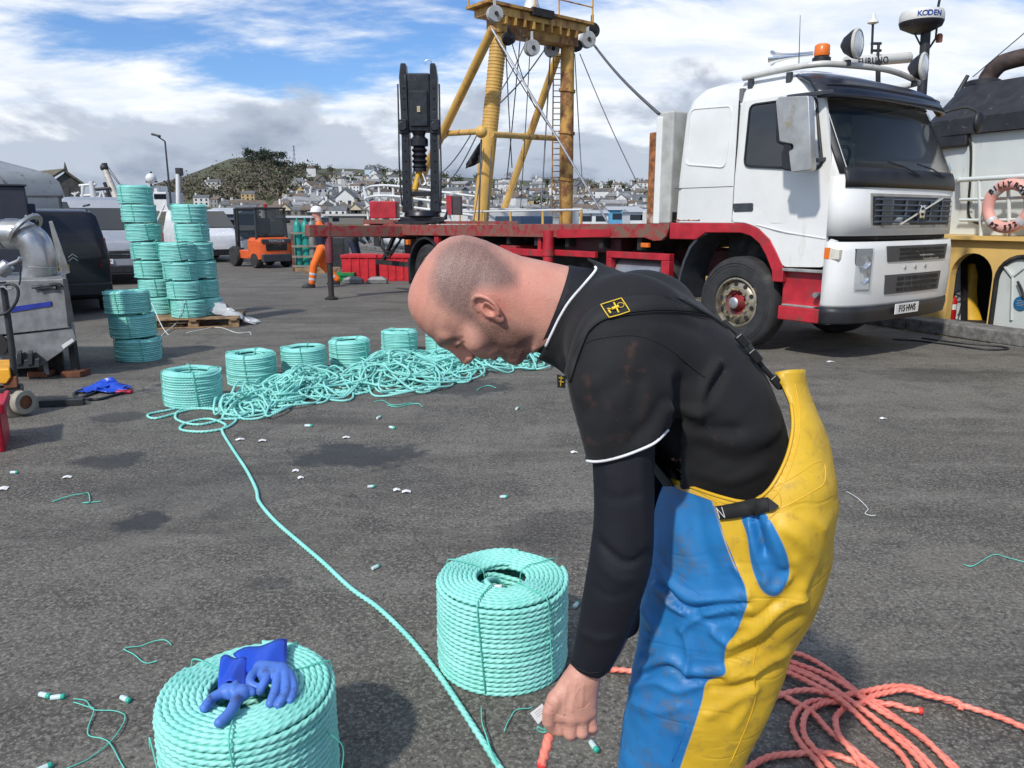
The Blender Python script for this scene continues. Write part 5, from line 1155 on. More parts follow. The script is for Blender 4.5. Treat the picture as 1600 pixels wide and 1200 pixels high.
yel=mix(nt,sstep(nt,n,.3,.7),(.60,.365,.018),(.70,.445,.026));yel=mix(nt,mth(nt,'MULTIPLY',sstep(nt,n2,.53,.72),.5),yel,(.34,.21,.04));yel=mix(nt,mth(nt,'MULTIPLY',sstep(nt,noise(nt,co,17,7,.75),.58,.7),.45),yel,(.22,.15,.06))
blu=mix(nt,sstep(nt,n,.3,.7),(.010,.14,.38),(.018,.19,.47));blu=mix(nt,mth(nt,'MULTIPLY',sstep(nt,n2,.52,.72),.5),blu,(.045,.10,.16));blu=mix(nt,mth(nt,'MULTIPLY',sstep(nt,noise(nt,co,11,8,.75),.52,.68),.6),blu,(.13,.105,.06))
f=sstep(nt,sb,-.6,.6);c=mix(nt,f,yel,blu)
c=mix(nt,sstep(nt,mth(nt,'ABSOLUTE',sb),1.6,.8,0,.35),c,(.45,.40,.25))
nt.links.new(c,b.inputs['Base Color']);b.inputs['Roughness'].default_value=.52;b.inputs['Coat Weight'].default_value=.03;b.inputs['Coat Roughness'].default_value=.3
mpo=nn(nt,'ShaderNodeMapping');mpo.inputs['Rotation'].default_value=(0,.5,0);mpo.inputs['Scale'].default_value=(1,1,2.6);nt.links.new(co,mpo.inputs[0])
rid=mth(nt,'ABSOLUTE',mth(nt,'SUBTRACT',noise(nt,mpo.outputs[0],4.2,2,.5,.5),.5))
bumpn(nt,b,mth(nt,'ADD',mth(nt,'MULTIPLY',n2,.22),mth(nt,'SUBTRACT',noise(nt,co,9,4,.5),mth(nt,'MULTIPLY',sstep(nt,rid,.045,.0),.22))),.38,.008)
oil=fastmesh('oilskin_trousers',V,Q,OIL)
SEAM_=[(1106,700),(1111,773),(1122,812),(1134,850),(1147,883),(1163,912),(1168,942),(1163,958),(1151,988),(1136,1008),(1132,1033),(1133,1054),(1105,1065),(1097,1096),(1084,1138),(1063,1200),(1045,1260),(1050,1400),(1080,1600)]
SEAM=[(q[0],q[1]) for q in spline([(u,v,0) for u,v in SEAM_],5)]
BL=SEAM+[(700,1600),(700,700)]
def sdp(poly):
    d,_=polydist(pq,list(poly)+[poly[0]]);return np.where(inpoly(pq,poly),d,-d)
POCK=[(1158,809),(1167,837),(1174,883),(1188,919),(1205,932),(1220,927),(1233,900),(1230,867),(1213,829),(1199,806),(1192,800),(1170,800)]
POCK=[(q[0],q[1]) for q in spline([(u,v,0) for u,v in POCK],4,True)]
sdv=np.maximum(sdp(BL),sdp(POCK));tb=polydist(pq,[(960,716),(1022,740),(1100,770),(1125,780)])[0]
sdv=np.where(sdv>0,np.minimum(sdv,tb-6),sdv)
attr(oil,'blue',np.clip(sdv,-20,20));Bo=bvh(oil);own(oil);sm=oil.modifiers.new('s','SOLIDIFY');sm.thickness=.003
YEL=M('oilskin_yellow',(.68,.40,.025),.45,var=.1,dirt=(.35,.22,.05),damt=.3,dscale=20);BLUEM=M('oilskin_blue',(.012,.14,.45),.45,var=.1)
line(Bo,[(1023,738),(1060,753),(1100,768),(1140,780),(1172,785),(1197,770),(1216,743),(1232,706),(1239,665),(1236,632)],.0005,.0032,'top_binding',YEL,oil)
line(Bo,[(1023,748),(1060,763),(1100,777),(1122,785)],.0,.0013,'welt',YEL,oil)
line(Bo,[(1180,796),(1206,781),(1228,748),(1243,706),(1250,665),(1248,630),(1242,600)],.0,.0013,'welt',YEL,oil)
for L in([(1188,772),(1235,748),(1283,720),(1289,752),(1270,768),(1215,798)],[(1183,780),(1212,765),(1220,790),(1200,812)]):line(Bo,L,.0,.0012,'patch_edge',YEL,oil,8)
line(Bo,[(1188,1000),(1176,1040),(1181,1090),(1160,1150),(1140,1195)],.0,.0012,'welt',YEL,oil)
for L in([(1020,850),(1060,900),(1095,930)],[(1075,1130),(1050,1190)],[(1115,790),(1140,860),(1158,905)]):line(Bo,L,.0,.001,'welt',BLUEM,oil)
# waist tab
tab=ribbon(Bo,[(1121,791),(1150,786),(1185,778),(1200,776)],[(1128,812),(1155,809),(1188,803),(1203,801)],.006,.004,'waist_tab',BELT,man)
P,_=hits(Bo,[(1200,776),(1208,783),(1217,791)],.006,2);P2,_=hits(Bo,[(1203,801),(1210,798),(1217,791.5)],.006,2);m=MB();m.sheet([P,P2]);ownm(m,'tab_point',BELT,smooth=0,solid=.003,parent=tab)
for L in([(1124,793),(1129,810)],[(1132,792),(1137,809)],[(1124,794),(1136,808)]):line(Bo,[L[0],((L[0][0]+L[1][0])/2,(L[0][1]+L[1][1])/2),L[1]],.0095,.0006,'tab_stitch',TRIM,tab,3)
# braces over the back, with badge and buckles
strap=ribbon(Bt,[(884,590),(891,560),(900,528),(914,497),(940,477),(1000,464),(1060,468),(1099,480),(1128,500)],[(893,596),(903,566),(913,538),(924,516),(945,501),(985,490),(1045,486),(1100,493),(1136,515)],.0035,.003,'brace_strap',BELT,man)
line(Bt,[(900,552),(912,531),(940,503),(985,492),(1045,488),(1100,495),(1134,516)],.004,.0009,'strap_edge',SHIRT,strap)
back,_=hits(Bt,[(1128,506),(1150,525),(1166,542)],.006,5);tipb=at(1222,606,1.36)
bp=spline([back[0],back[len(back)//2],back[-1],at(1186,566,1.36),at(1205,588,1.36),tipb],6)
ownm(MB().tube(bp,[.005]*len(bp),8),'brace_cord',BELT,smooth=180,parent=strap)
for u,v in((1160,532),(1180,556),(1214,597)):
    p=at(u,v,1.345);d=at(u+12,v+14,1.345)-p;ownm(MB().beam(p-d*.6,p+d*.6,.016,.010,up=(0,1,0)),'brace_clip',M('clip_black',(.015,.015,.016),.3),smooth=0,bevel=.003,parent=strap)
# badge: dark patch, yellow frame, little fisherman sign
BY=M('badge_yellow',(.80,.55,.03),.55,var=.04)
bq=[(941,480),(971,470),(983,489),(952,499)]
line(Bt,[bq[0],((bq[0][0]+bq[1][0])/2,(bq[0][1]+bq[1][1])/2),bq[1]],.0065,.0009,'badge_frame',BY,strap,4)
for i in(1,2,3):a,c_=bq[i],bq[(i+1)%4];line(Bt,[a,((a[0]+c_[0])/2,(a[1]+c_[1])/2),c_],.0065,.0009,'badge_frame',BY,strap,4)
for L,r in(([(957,486),(961,484.5),(967,482.5)],.0026),([(960,477),(963,483),(967,491)],.0014),([(952,488),(953.5,490),(955,492)],.0016),([(950,486),(953,485.5),(956,486.5)],.0009)):line(Bt,L,.0065,r,'badge_mark',BY,strap,4)
rg=[(970+5.0*math.cos(a),480.5+3.6*math.sin(a)) for a in np.linspace(0,2*PI,9)];line(Bt,rg,.0065,.0005,'badge_mark',BY,strap,3)
# front buckle tag hanging at the chest
tg=MB();a,b_,c_,d_=[at(u,v,1.40) for u,v in((870,585),(884,588),(883,606),(871,605))];tg.add([a,b_,c_,d_],[(0,1,2,3)]);to=ownm(tg,'strap_tag',BELT,smooth=0,solid=.003)
for q in([(873,590),(880,591)],[(874,596),(881,597)],[(877,588),(876,603)]):ownm(MB().beam(at(q[0][0],q[0][1],1.396),at(q[1][0],q[1][1],1.396),.0022,.001),'tag_mark',BY,smooth=0,parent=to)
# boots
for dy in(0,.22):
    y=1.395+dy;a=at(1090,1470,1.395)[0]
    bt=MB();bt.loft([[(a-.0+x*sx,y+w_*sy,z) for sx,sy in[(math.cos(g),math.sin(g)) for g in np.linspace(0,2*PI,16,endpoint=False)]] for x,w_,z in((.06,.058,.22),(.058,.055,.12))]);bt.loft([[(a-.05+.145*math.cos(g),y+.052*math.sin(g)*(1.1 if math.cos(g)<0 else .9),z) for g in np.linspace(0,2*PI,20,endpoint=False)] for z in(.0,.03,.07)]+[[(a-.035+.11*math.cos(g),y+.042*math.sin(g),.10) for g in np.linspace(0,2*PI,20,endpoint=False)]])
    ownm(bt,'boot',M('boot_rubber',(.02,.02,.022),.5),smooth=60)
# --- what he holds
e0=hz(262,800,1.262);pt=[hz(300,720,1.272),e0,hz(232,900,1.262),hz(205,1000,1.258),hz(180,1100,1.256),hz(165,1165,1.256)]
he=ropes('coral_rope_end',[spline(pt,10)],.0108,CORAL,None,12,True,.017);tag(he,'short coral rope end hanging down from the man\'s fist','rope end')
MB().ball(tuple(hz(163,1168,1.256)),.0105,10,8).build('fused_tip',CORALT,he,180)
tq=[hz(165,595,1.25),hz(215,690,1.25),hz(125,788,1.25),hz(50,685,1.25)];m=MB();m.add(tq,[(0,1,2,3)]);ht=tag(m.build('paper_tag',PAPER,None,0,solid=.0008),'small white paper tag hanging beside the man\'s fist','paper tag')
for i in range(3):
    a=tq[0]+(tq[1]-tq[0])*(.25+.2*i);d=(tq[3]-tq[0]);MB().beam(a+d*.2+np.array((0,-.0007,0)),a+d*.75+np.array((0,-.0007,0)),.0011,.0003,up=(0,1,0)).build('print_line',GREYT,ht,0)
kn=[hz(x,y,1.253) for x,y in((270,855),(215,850),(160,830),(125,815),(120,845),(170,865),(215,855),(260,880),(200,840),(185,810))]
tag(MB().tube(spline(kn,6),.0016,6).build('twine_knot',TWINE,None,180),'green twine knotted round the coral rope end at the fist','twine')
# --- the pair of blue gloves on the coil
gx=lambda x,y,z:gp(x/2.857,940+y/2.857,z)
GLV=M('blue_rubber',(.075,.18,.56),.5,var=.15,dirt=(.05,.08,.2),damt=.5,dscale=22,bump=.35,bscale=55);GLC=M('blue_vinyl_cuff',(.015,.075,.55),.35,var=.15,bump=.1)
ZT=.347
def glove(label,palm,fingers,cuff,seedz):
    V0=Vol(np.minimum(gx(880,600,ZT+.02),gx(880,600,ZT-.05))-np.array((.02,.04,.0)),gx(1340,160,ZT+.09)+np.array((.03,.05,.0)),.0022)
    V0.lo[2]=ZT-.07;V0.n[2]=int(.19/.0022);V0.D=np.full(V0.n,.05,np.float32)
    for a,ra,b_,rb_ in palm:V0.cap(gx(*a),gx(*b_),ra,rb_,.014)
    for L,r in fingers:
        P=spline([gx(*q) for q in L],4);V0.chain(list(P),list(np.linspace(r*1.12,r*.9,len(P))),.005)
    V,Q=V0.mesh();V=lapl(V,Q,2);o=fastmesh('rubber_glove',V,Q,GLV);tag(o,label,'glove','pair of blue rubber gloves')
    A,B,C,D=[gx(*q) for q in cuff];P=[]
    for i in range(9):
        row=[]
        for j in range(11):
            s,t=i/8,j/10;q=(1-s)*((1-t)*A+t*B)+s*((1-t)*D+t*C);q=q+np.array((0,0,.014*math.sin(PI*t)*(.6+.4*s)+.006*math.sin(9*t+4*s)));row.append(q)
        P.append(row)
    m=MB();m.sheet(P);m.sheet([[q-np.array((0,0,.022*math.sin(PI*j/10)+.003)) for j,q in enumerate(r)] for r in P]);m.build('glove_cuff',GLC,o,180,solid=.0022);return o
glove('blue rubber glove with four fingers hanging down, right one of the pair on the coil',[((1165,300,ZT+.022),.022,(1255,310,ZT+.024),.022),((1190,330,ZT+.022),.022,(1270,330,ZT+.022),.02)],
 [([(1165,300,ZT+.026),(1125,330,ZT+.028),(1118,365,ZT+.022),(1150,385,ZT+.016)],.0118),([(1200,300,ZT+.03),(1185,350,ZT+.028),(1160,400,ZT+.016)],.0118),([(1240,320,ZT+.03),(1230,390,ZT+.024),(1205,455,ZT+.008)],.012),([(1275,330,ZT+.028),(1275,400,ZT+.02),(1243,462,ZT+.004)],.0115),([(1295,325,ZT+.024),(1312,385,ZT+.016),(1295,440,ZT+.004)],.0105)],
 [(1040,232,ZT+.012),(1282,170,ZT+.02),(1275,290,ZT+.03),(1110,320,ZT+.018)],1)
glove('blue rubber glove with spread fingers, left one of the pair on the coil',[((1010,400,ZT+.016),.02,(1080,410,ZT+.02),.021)],
 [([(1000,405,ZT+.018),(950,430,ZT+.016),(912,475,ZT+.012)],.0128),([(1060,430,ZT+.02),(1030,490,ZT+.018),(978,540,ZT+.01)],.0135),([(1040,400,ZT+.03),(1045,385,ZT+.034),(1052,368,ZT+.03)],.0105),([(1080,390,ZT+.024),(1110,395,ZT+.022),(1125,405,ZT+.018)],.0115)],
 [(985,248,ZT+.010),(1110,262,ZT+.016),(1095,375,ZT+.022),(972,385,ZT+.014)],2)
# ---------------------------------------------------------------- things on the left of the quay
STAIN=M('stainless_steel',(.46,.46,.45),.30,metal=.85,var=.12,dirt=(.28,.28,.27),damt=.4,bump=.03)
GALV=M('dull_galvanised',(.20,.205,.205),.55,metal=.3,var=.2,scale=8,dirt=(.12,.12,.12),damt=.5)
DARKM=M('dark_metal',(.025,.027,.03),.5,var=.3)
YELM=M('truck_yellow',(.72,.34,.02),.5,var=.15,dirt=(.2,.09,.03),damt=.5)
BROWN=M('rust_brown',(.16,.055,.025),.8,var=.4,dirt=(.06,.04,.03))
def PTS(L,Y):return [at(u,v,Y) for u,v in L]
SHX=-.58
def slab(m,L,Y0,Y1):
    """outline surveyed at depth Y0, carried back to Y1 along the machine's own axis"""
    A=PTS(L,Y0);n=len(A);B=[p+np.array((SHX*(Y1-Y0),Y1-Y0,0)) for p in A];return m.add(A+B,[tuple(range(n)),tuple(range(2*n-1,n-1,-1))]+[(a,n+a,n+(a+1)%n,(a+1)%n) for a in range(n)])
# rope machine of stainless steel with a big elbow pipe
YH=7.35
base_=gp(50,590);hm=thing('steel_machine','stainless steel machine with a big elbow pipe at the left edge','machine',(at(50,560,YH)[0],YH,0))
def inm(o,parent=hm):
    o.data.transform(Matrix.Translation(-Vector(hm.location)));o.parent=parent;return o
inm(slab(MB(),[(-60,440),(104,436),(112,512),(-60,530)],YH,YH+1.1).build('upper_casing',GALV,None,0,bevel=.01))
inm(slab(MB(),[(-60,533),(114,512),(120,534),(66,571),(-60,577)],YH+.02,YH+1.08).build('lower_casing',GALV,None,0,bevel=.01))
inm(slab(MB(),[(16,480),(80,471),(80,478),(16,488)],YH-.012,YH).build('blue_stripe',M('stripe_blue',(.015,.03,.25),.4),None,0))
inm(slab(MB(),[(98,436),(105,436),(116,500),(106,510)],YH-.03,YH+.02).build('edge_post',DARKM,None,0))
inm(slab(MB(),[(76,346),(82,345),(110,426),(96,432)],YH+.3,YH+.36).build('fin_plate',GALV,None,0,bevel=.005))
inm(slab(MB(),[(96,540),(113,529),(116,533),(99,545)],YH-.02,YH).build('makers_plate',M('plate_pale',(.55,.55,.53),.4),None,0))
inm(MB().lathe([(.1,0),(.1,.02)],tuple(at(-2,538,YH-.02)),(0,-1,0),20).build('port',UNDER,None,40))
e_=[at(-90,372,YH+.45),at(-30,368,YH+.45),at(8,366,YH+.45)];
inm(MB().tube(e_,.145,20).build('inlet_pipe',STAIN,None,60))
bend=spline([at(12,366,YH+.45),at(34,367,YH+.45),at(52,378,YH+.45),at(60,398,YH+.45),at(63,420,YH+.45),at(58,446,YH+.45)],5)
inm(MB().tube(bend,.152,24).build('elbow_pipe',STAIN,None,60))
a=at(22,366,YH+.45);b=at(30,366,YH+.45);fl=inm(MB().lathe([(.15,-.03),(.2,-.03),(.2,.0),(.15,.0)],tuple(at(38,358,YH+.45)),(-.75,0,.62),28,caps=False).build('flange',STAIN,None,40))
for k in range(12):
    g=2*PI*k/12;ax=np.array((-.75,0,.62));ax/=np.linalg.norm(ax);u_=np.array((0,1.,0));w_=np.cross(ax,u_);p=at(38,358,YH+.45)+(.178*(math.cos(g)*u_+math.sin(g)*w_));inm(MB().lathe([(.012,.0),(.012,.02)],tuple(p),ax,6).build('flange_bolt',STEEL,None,20),fl)
a,b=bend[17],bend[18];inm(MB().lathe([(.154,-.004),(.158,0),(.154,.004)],tuple(bend[19]),tuple(bend[20]-bend[19]),24,caps=False).build('weld_ring',STEEL,None,60))
for L in([(50,449),(70,446),(90,444),(96,447)],[(60,452),(75,449),(88,450)]):inm(MB().tube(spline(PTS(L,YH-.03),4),.016,6).build('clamp_chain',DARKM,None,60))
for u in(30,47):inm(slab(MB(),[(u-4,552),(u+4,549),(u+4,570),(u-4,572)],YH-.12,YH).build('bracket',DARKM,None,0,bevel=.01))
inm(slab(MB(),[(20,564),(62,560),(62,574),(20,578)],YH-.1,YH).build('tow_bar',DARKM,None,0,bevel=.01))
inm(slab(MB(),[(66,565),(74,561),(77,585),(70,586)],YH+.1,YH+.15).build('leg',GALV,None,0))
inm(slab(MB(),[(58,577),(97,546),(104,602),(60,612)],YH+.25,YH+1.0).build('underside_shade_block',UNDER,None,0,bevel=.02))  # dark block added to stand for the deep shade under the machine
for u in(20,75):
    f_=gp(u,603);inm(MB().box(f_[0]-.1,f_[0]+.1,YH+.1,YH+.3,.0,.06).build('foot',BROWN,None,0,bevel=.01));
    p=f_;inm(MB().box(p[0]-.03,p[0]+.03,YH+.17,YH+.23,.06,.36).build('leg',DARKM,None,0))
# hand pallet truck
pt_=gp(22,650);pk=thing('pallet_truck','yellow hand pallet truck with black handle at the left edge','pallet truck',(pt_[0],pt_[1],0))
def inp(o,parent=pk):o.data.transform(Matrix.Translation(-Vector(pk.location)));o.parent=parent;return o
YP_=pt_[1]
inp(slab(MB(),[(-40,578),(15,576),(17,590),(10,600),(-40,600)],YP_-.06,YP_+.35).build('frame',YELM,None,0,bevel=.012))
inp(slab(MB(),[(4,592),(26,588),(28,606),(6,608)],YP_-.04,YP_+.12).build('pump_block',BROWN,None,0,bevel=.01))
inp(MB().tube(PTS([(22,586),(18,540),(10,480),(4,440)],YP_+.02),.024,8).build('handle_bar',DARKM,None,60))
hl_=inp(MB().tube(spline(PTS([(-8,492),(12,488),(26,470),(28,452),(18,444),(2,446),(-8,448)],YP_-.02),5),.012,8).build('hand_grip',DARKM,None,60))
inp(MB().tube(spline(PTS([(-6,450),(6,448),(12,452),(20,450)],YP_-.04),4),.009,6).build('release_lever',STEEL,None,60),hl_)
inp(MB().tube(spline(PTS([(0,425),(12,415),(28,408),(32,402)],YP_+.1),4),.016,8).build('upper_lever',STEEL,None,60))
inp(MB().tube(spline(PTS([(28,404),(32,430),(30,445)],YP_+.1),4),.007,6).build('cable',DARKM,None,60))
inp(MB().lathe([(.05,-.05),(.06,0),(.05,.05)],tuple(at(6,420,YP_+.1)),(.6,.2,.6),12).build('winch_drum',STEEL,None,40))
for u,v in((22,634),(36,628)):
    w_=inp(MB().lathe([(.055,-.03),(.092,-.03),(.1,-.02),(.1,.02),(.092,.03),(.055,.03)],tuple(at(u,v,YP_)),(.93,-.3,0),22,caps=False).build('steer_wheel',M('cream_wheel',(.33,.30,.24),.6,var=.25),None,40))
    inp(MB().lathe([(.056,-.022),(.02,-.012),(.02,.012),(.056,.022)],tuple(at(u,v,YP_)),(.93,-.3,0),16).build('wheel_hub',BROWN,None,40),w_)
inp(slab(MB(),[(-10,608),(35,603),(37,613),(-10,620)],YP_-.02,YP_+.1).build('axle_fork',DARKM,None,0,bevel=.01))
# red crate in the corner
rc=gp(8,706);crt=thing('fish_box','red plastic fish box cut by the left edge','fish box',(rc[0],rc[1],0));REDP=M('red_plastic',(.50,.015,.04),.4,var=.12)
m=MB(Matrix.Rotation(.5,4,'Z'));
for x0,x1,y0,y1 in((-.65,.0,-.0,.03),(-.65,.0,.42,.45),(-.03,.0,.0,.45),(-.65,-.62,.0,.45)):m.box(x0,x1,y0,y1,0,.32)
m.box(-.62,-.03,.03,.42,.01,.03);m.build('tub',REDP,crt,0,bevel=.008)
m=MB(Matrix.Rotation(.5,4,'Z'));m.box(-.68,.03,-.03,.0,.27,.33);m.box(.0,.03,-.03,.48,.27,.33);m.build('rim',REDP,crt,0,bevel=.006)
# rag, hose
rg=np.random.default_rng(9);c0=gp(168,612);P=np.zeros((10,12,3))
for i in range(10):
    for j in range(12):P[i,j]=(c0[0]-.2+.38*j/11+.02*rg.normal(),c0[1]-.1+.24*i/9+.02*rg.normal(),.012+.09*math.exp(-((i-5)/3)**2-((j-5)/3.5)**2)*(.7+.6*rg.random())+.012*rg.random())
m=MB();m.sheet(P);rag=m.build('cloth',GLC,None,60,solid=.003);rag.name='blue_rag';tag(rag,'crumpled blue rubber glove bundle on the quay near the hose','glove')
MB().box(c0[0]+.12,c0[0]+.26,c0[1]-.1,c0[1]-.04,.004,.03).build('red_cuff',REDP,rag,0,bevel=.01)
hs=gl([(82,634),(110,627),(135,618),(150,612),(140,607),(120,612),(118,620),(150,624),(175,618),(195,612),(205,609)],.014,7);tag(MB().tube(hs,.012,8).build('black_hose',BLK,None,180),'black rubber hose lying curled on the quay by the blue gloves','hose')
m=MB();p=gp(98,634);m.obox((p[0],p[1],.03),(.34,.07,.06),(0,0,.25));tag(m.build('timber_chock',DARKM,None,0,bevel=.008),'short dark timber chock at the end of the hose','timber')
# ---------------------------------------------------------------- vehicles
def van(name,label,loc,rz,secs,mat,glassbits=(),ring=None):
    t=thing(name,label,'van',loc,rz);m=MB()
    def rg_(x,w,z0,z1,tw,zb):
        return [(x,-w+.04,z0),(x,-w,z0+.08),(x,-w,zb),(x,-tw,z1-.08),(x,-tw+.07,z1-.015),(x,-tw+.2,z1),(x,tw-.2,z1),(x,tw-.07,z1-.015),(x,tw,z1-.08),(x,w,zb),(x,w,z0+.08),(x,w-.04,z0)]
    m.loft([rg_(*q) for q in secs]);m.build('body',mat,t,50,bevel=.03);return t
def vwheels(t,xs,w,R=.32):
    for x in xs:
        for s in(-1,1):
            o=MB().lathe([(R*.6,-.09),(R*.95,-.09),(R,-.06),(R,.06),(R*.95,.09),(R*.6,.09)],(x,s*(w-.1),R),(0,1,0),22).build('wheel',TYRE,t,40)
            MB().lathe([(R*.6,.1),(R*.3,.08),(.01,.08)],(x,s*(w-.1),R),(0,s,0),16).build('rim',STEEL,o,40)
BLACKP=M('black_car_paint',(.006,.007,.011),.32,var=.1,coat=.2);SILV=M('silver_car_paint',(.34,.36,.39),.35,metal=.1,var=.05,coat=.3);WPAINT=M('white_car_paint',(.72,.73,.74),.25,var=.04,coat=.3)
REDL=M('tail_lamp_red',(.35,.01,.015),.15)
# black van seen from behind
b_=gp(95,493);hd=math.atan2(.855,-.52)
v1=van('black_van','black van seen from behind, left of the tall coil stacks',(b_[0]-.06,b_[1]+.0,0),hd,[(0,.88,.28,1.0,.86,.8),(.04,.9,.25,1.45,.84,1.0),(.16,.91,.24,1.75,.78,1.05),(.4,.91,.24,1.80,.74,1.05),(2.4,.91,.24,1.80,.74,1.05),(3.2,.9,.24,1.1,.8,1.0),(4.2,.84,.3,.95,.75,.8)],BLACKP)
vwheels(v1,(.75,3.4),.9);v1.scale=(.94,.94,.94)
m=MB();m.add([(.055,-.72,1.1),(.055,.72,1.1),(.2,.66,1.7),(.2,-.66,1.7)],[(0,1,2,3)]);m.build('rear_window',DARKGL,v1,0,solid=.02)
MB().box(-.08,.1,-.9,.9,.3,.55).build('bumper',BLK,v1,0,bevel=.05)
for s in(-1,1):
    m=MB();m.loft([[(.0,s*.74,.8),(.04,s*.80,1.3),(.12,s*.85,1.3),(.12,s*.9,.82)],[(-.02,s*.74,.8),(.02,s*.80,1.3),(.1,s*.87,1.3),(.1,s*.92,.82)]]);m.build('tail_lamp',REDL,v1,0)
PLY=M('plate_yellow',(.80,.50,.02),.4,var=.03);PB_=M('plate_black',(.02,.02,.02),.5)
o=MB().box(-.035,-.0,-.27,.27,.74,.86).build('number_plate',PLY,v1,0)
text('WK61 AVP',.095,frame((-.04,0,.80),(0,-1,0),(0,0,1)),PB_,'plate_lettering',o,.001)
m=MB()
for z in(.96,1.02):
    for s in(-1,1):m.beam((-.012,-.34+s*.07,z-.04),(-.012,-.34,z+.02),.012,.022,up=(1,0,0))
m.build('emblem',CHROME,v1,0)
MB().tube([(.35,-.7,1.87),(2.3,-.7,1.87)],.018,6).build('roof_rail',BLK,v1,60);MB().tube([(.35,.7,1.87),(2.3,.7,1.87)],.018,6).build('roof_rail',BLK,v1,60)
# silver van facing the viewer, half hidden
b_=gp(175,446);hd=math.atan2(-.90,.43)
v2=van('silver_van','silver van facing forward, half hidden by the tallest coil stack',(b_[0]-.15,b_[1]-.1,0),hd,[(0,.8,.3,.85,.72,.6),(-.06,.9,.26,1.0,.8,.7),(-.5,.95,.24,1.18,.86,.9),(-.85,.96,.24,1.25,.86,1.0),(-1.5,.96,.24,1.95,.76,1.1),(-1.9,.96,.24,2.05,.78,1.1),(-4.6,.96,.24,2.05,.78,1.1)],SILV)
vwheels(v2,(-.8,-3.7),.96)
m=MB();m.add([(-.84,-.84,1.27),(-.84,.84,1.27),(-1.48,.74,1.92),(-1.48,-.74,1.92)],[(0,1,2,3)]);m.build('windscreen',DARKGL,v2,0,solid=.03)
MB().box(-.1,.02,-.62,.62,.62,.80).build('grille',BLK,v2,0,bevel=.02);MB().box(-.06,.03,-.62,.62,.70,.725).build('grille_bar',CHROME,v2,0);MB().box(-.1,.03,-.85,.85,.28,.46).build('bumper',BLK,v2,0,bevel=.03)
for s in(-1,1):MB().box(-.2,.0,s*.66-.14,s*.66+.14,.66,.86).build('headlight',LENS,v2,0,bevel=.03)
o=MB().box(.02,.04,-.26,.26,.50,.61).build('number_plate',PLW,v2,0);text('WF14 HXP',.095,frame((.043,0,.555),(0,1,0),(0,0,1)),PB_,'plate_lettering',o,.001)
# small white van far back
b_=gp(308,410);hd=math.atan2(-.80,.60)
v3=van('white_van','small white van parked behind the right-hand coil stack',(b_[0]+.9,b_[1],0),hd,[(0,.72,.3,.8,.66,.6),(-.06,.82,.25,.95,.74,.7),(-.6,.88,.22,1.1,.8,.9),(-.9,.89,.22,1.18,.8,1.0),(-1.7,.89,.22,1.78,.7,1.05),(-2.1,.89,.22,1.84,.72,1.05),(-4.3,.89,.22,1.82,.72,1.05)],WPAINT)
vwheels(v3,(-.8,-3.5),.89)
m=MB();m.add([(-.9,-.78,1.2),(-.9,.78,1.2),(-1.68,.68,1.76),(-1.68,-.68,1.76)],[(0,1,2,3)]);m.build('windscreen',DARKGL,v3,0,solid=.03)
for s in(-1,1):
    m=MB();m.add([(-1.1,s*.9,1.1),(-2.1,s*.9,1.1),(-2.1,s*.78,1.65),(-1.75,s*.78,1.65)],[(0,1,2,3)]);m.build('side_window',DARKGL,v3,0,solid=.02)
    MB().box(-.25,.0,s*.62-.14,s*.62+.14,.66,.86).build('headlight',LENS,v3,0,bevel=.03)
MB().box(-.1,.03,-.8,.8,.26,.5).build('bumper',BLK,v3,0,bevel=.03);o=MB().box(.03,.045,-.26,.26,.46,.57).build('number_plate',PLW,v3,0)
# tall dark cabin at the very left
p=at(-10,330,11.2);m=MB();m.box(-2.,.0,0,2.0,0,1.98)
cbn=thing('dark_cabin','tall dark grey cabin at the left edge behind the steel machine','cabin',(at(44,330,11.2)[0],11.2,0),.62);SLATE=M('slate_panel',(.035,.04,.055),.6,var=.15)
m.build('wall',SLATE,cbn,0,bevel=.02);MB().box(-.62,-.6,-.01,.0,.3,1.9).build('door_seam',UNDER,cbn,0);MB().box(-2.05,.02,-.03,2.03,1.981,2.01).build('roof',SLATE,cbn,0,bevel=.01)
MB().box(.01,.12,.3,1.5,0,1.75).build('side_locker',M('navy_panel',(.012,.02,.06),.5),cbn,0,bevel=.02)
# roof rack with ladders? a dark rack frame behind the machine
rk=thing('equipment_rack','dark open metal rack in front of the curved shed','rack',(at(68,335,15.)[0],15.,0))
for x in(-.3,.35):MB().box(x-.02,x+.02,-.02,.02,0,1.95).build('post',DARKM,rk,0)
for z in(1.4,1.65,1.92):MB().box(-.34,.39,-.03,.03,z,z+.04).build('rail',DARKM,rk,0)
# ---------------------------------------------------------------- forklift, seen from behind and its right
f0=gp(405,418);fk=thing('forklift','orange forklift truck with dark cab standing on the quay','forklift',(f0[0],f0[1]+.5,0),math.atan2(.75,-.66));fk.scale=(.97,.97,.88)
ORP=M('forklift_orange',(.72,.12,.025),.4,var=.12,dirt=(.1,.05,.03),damt=.3)
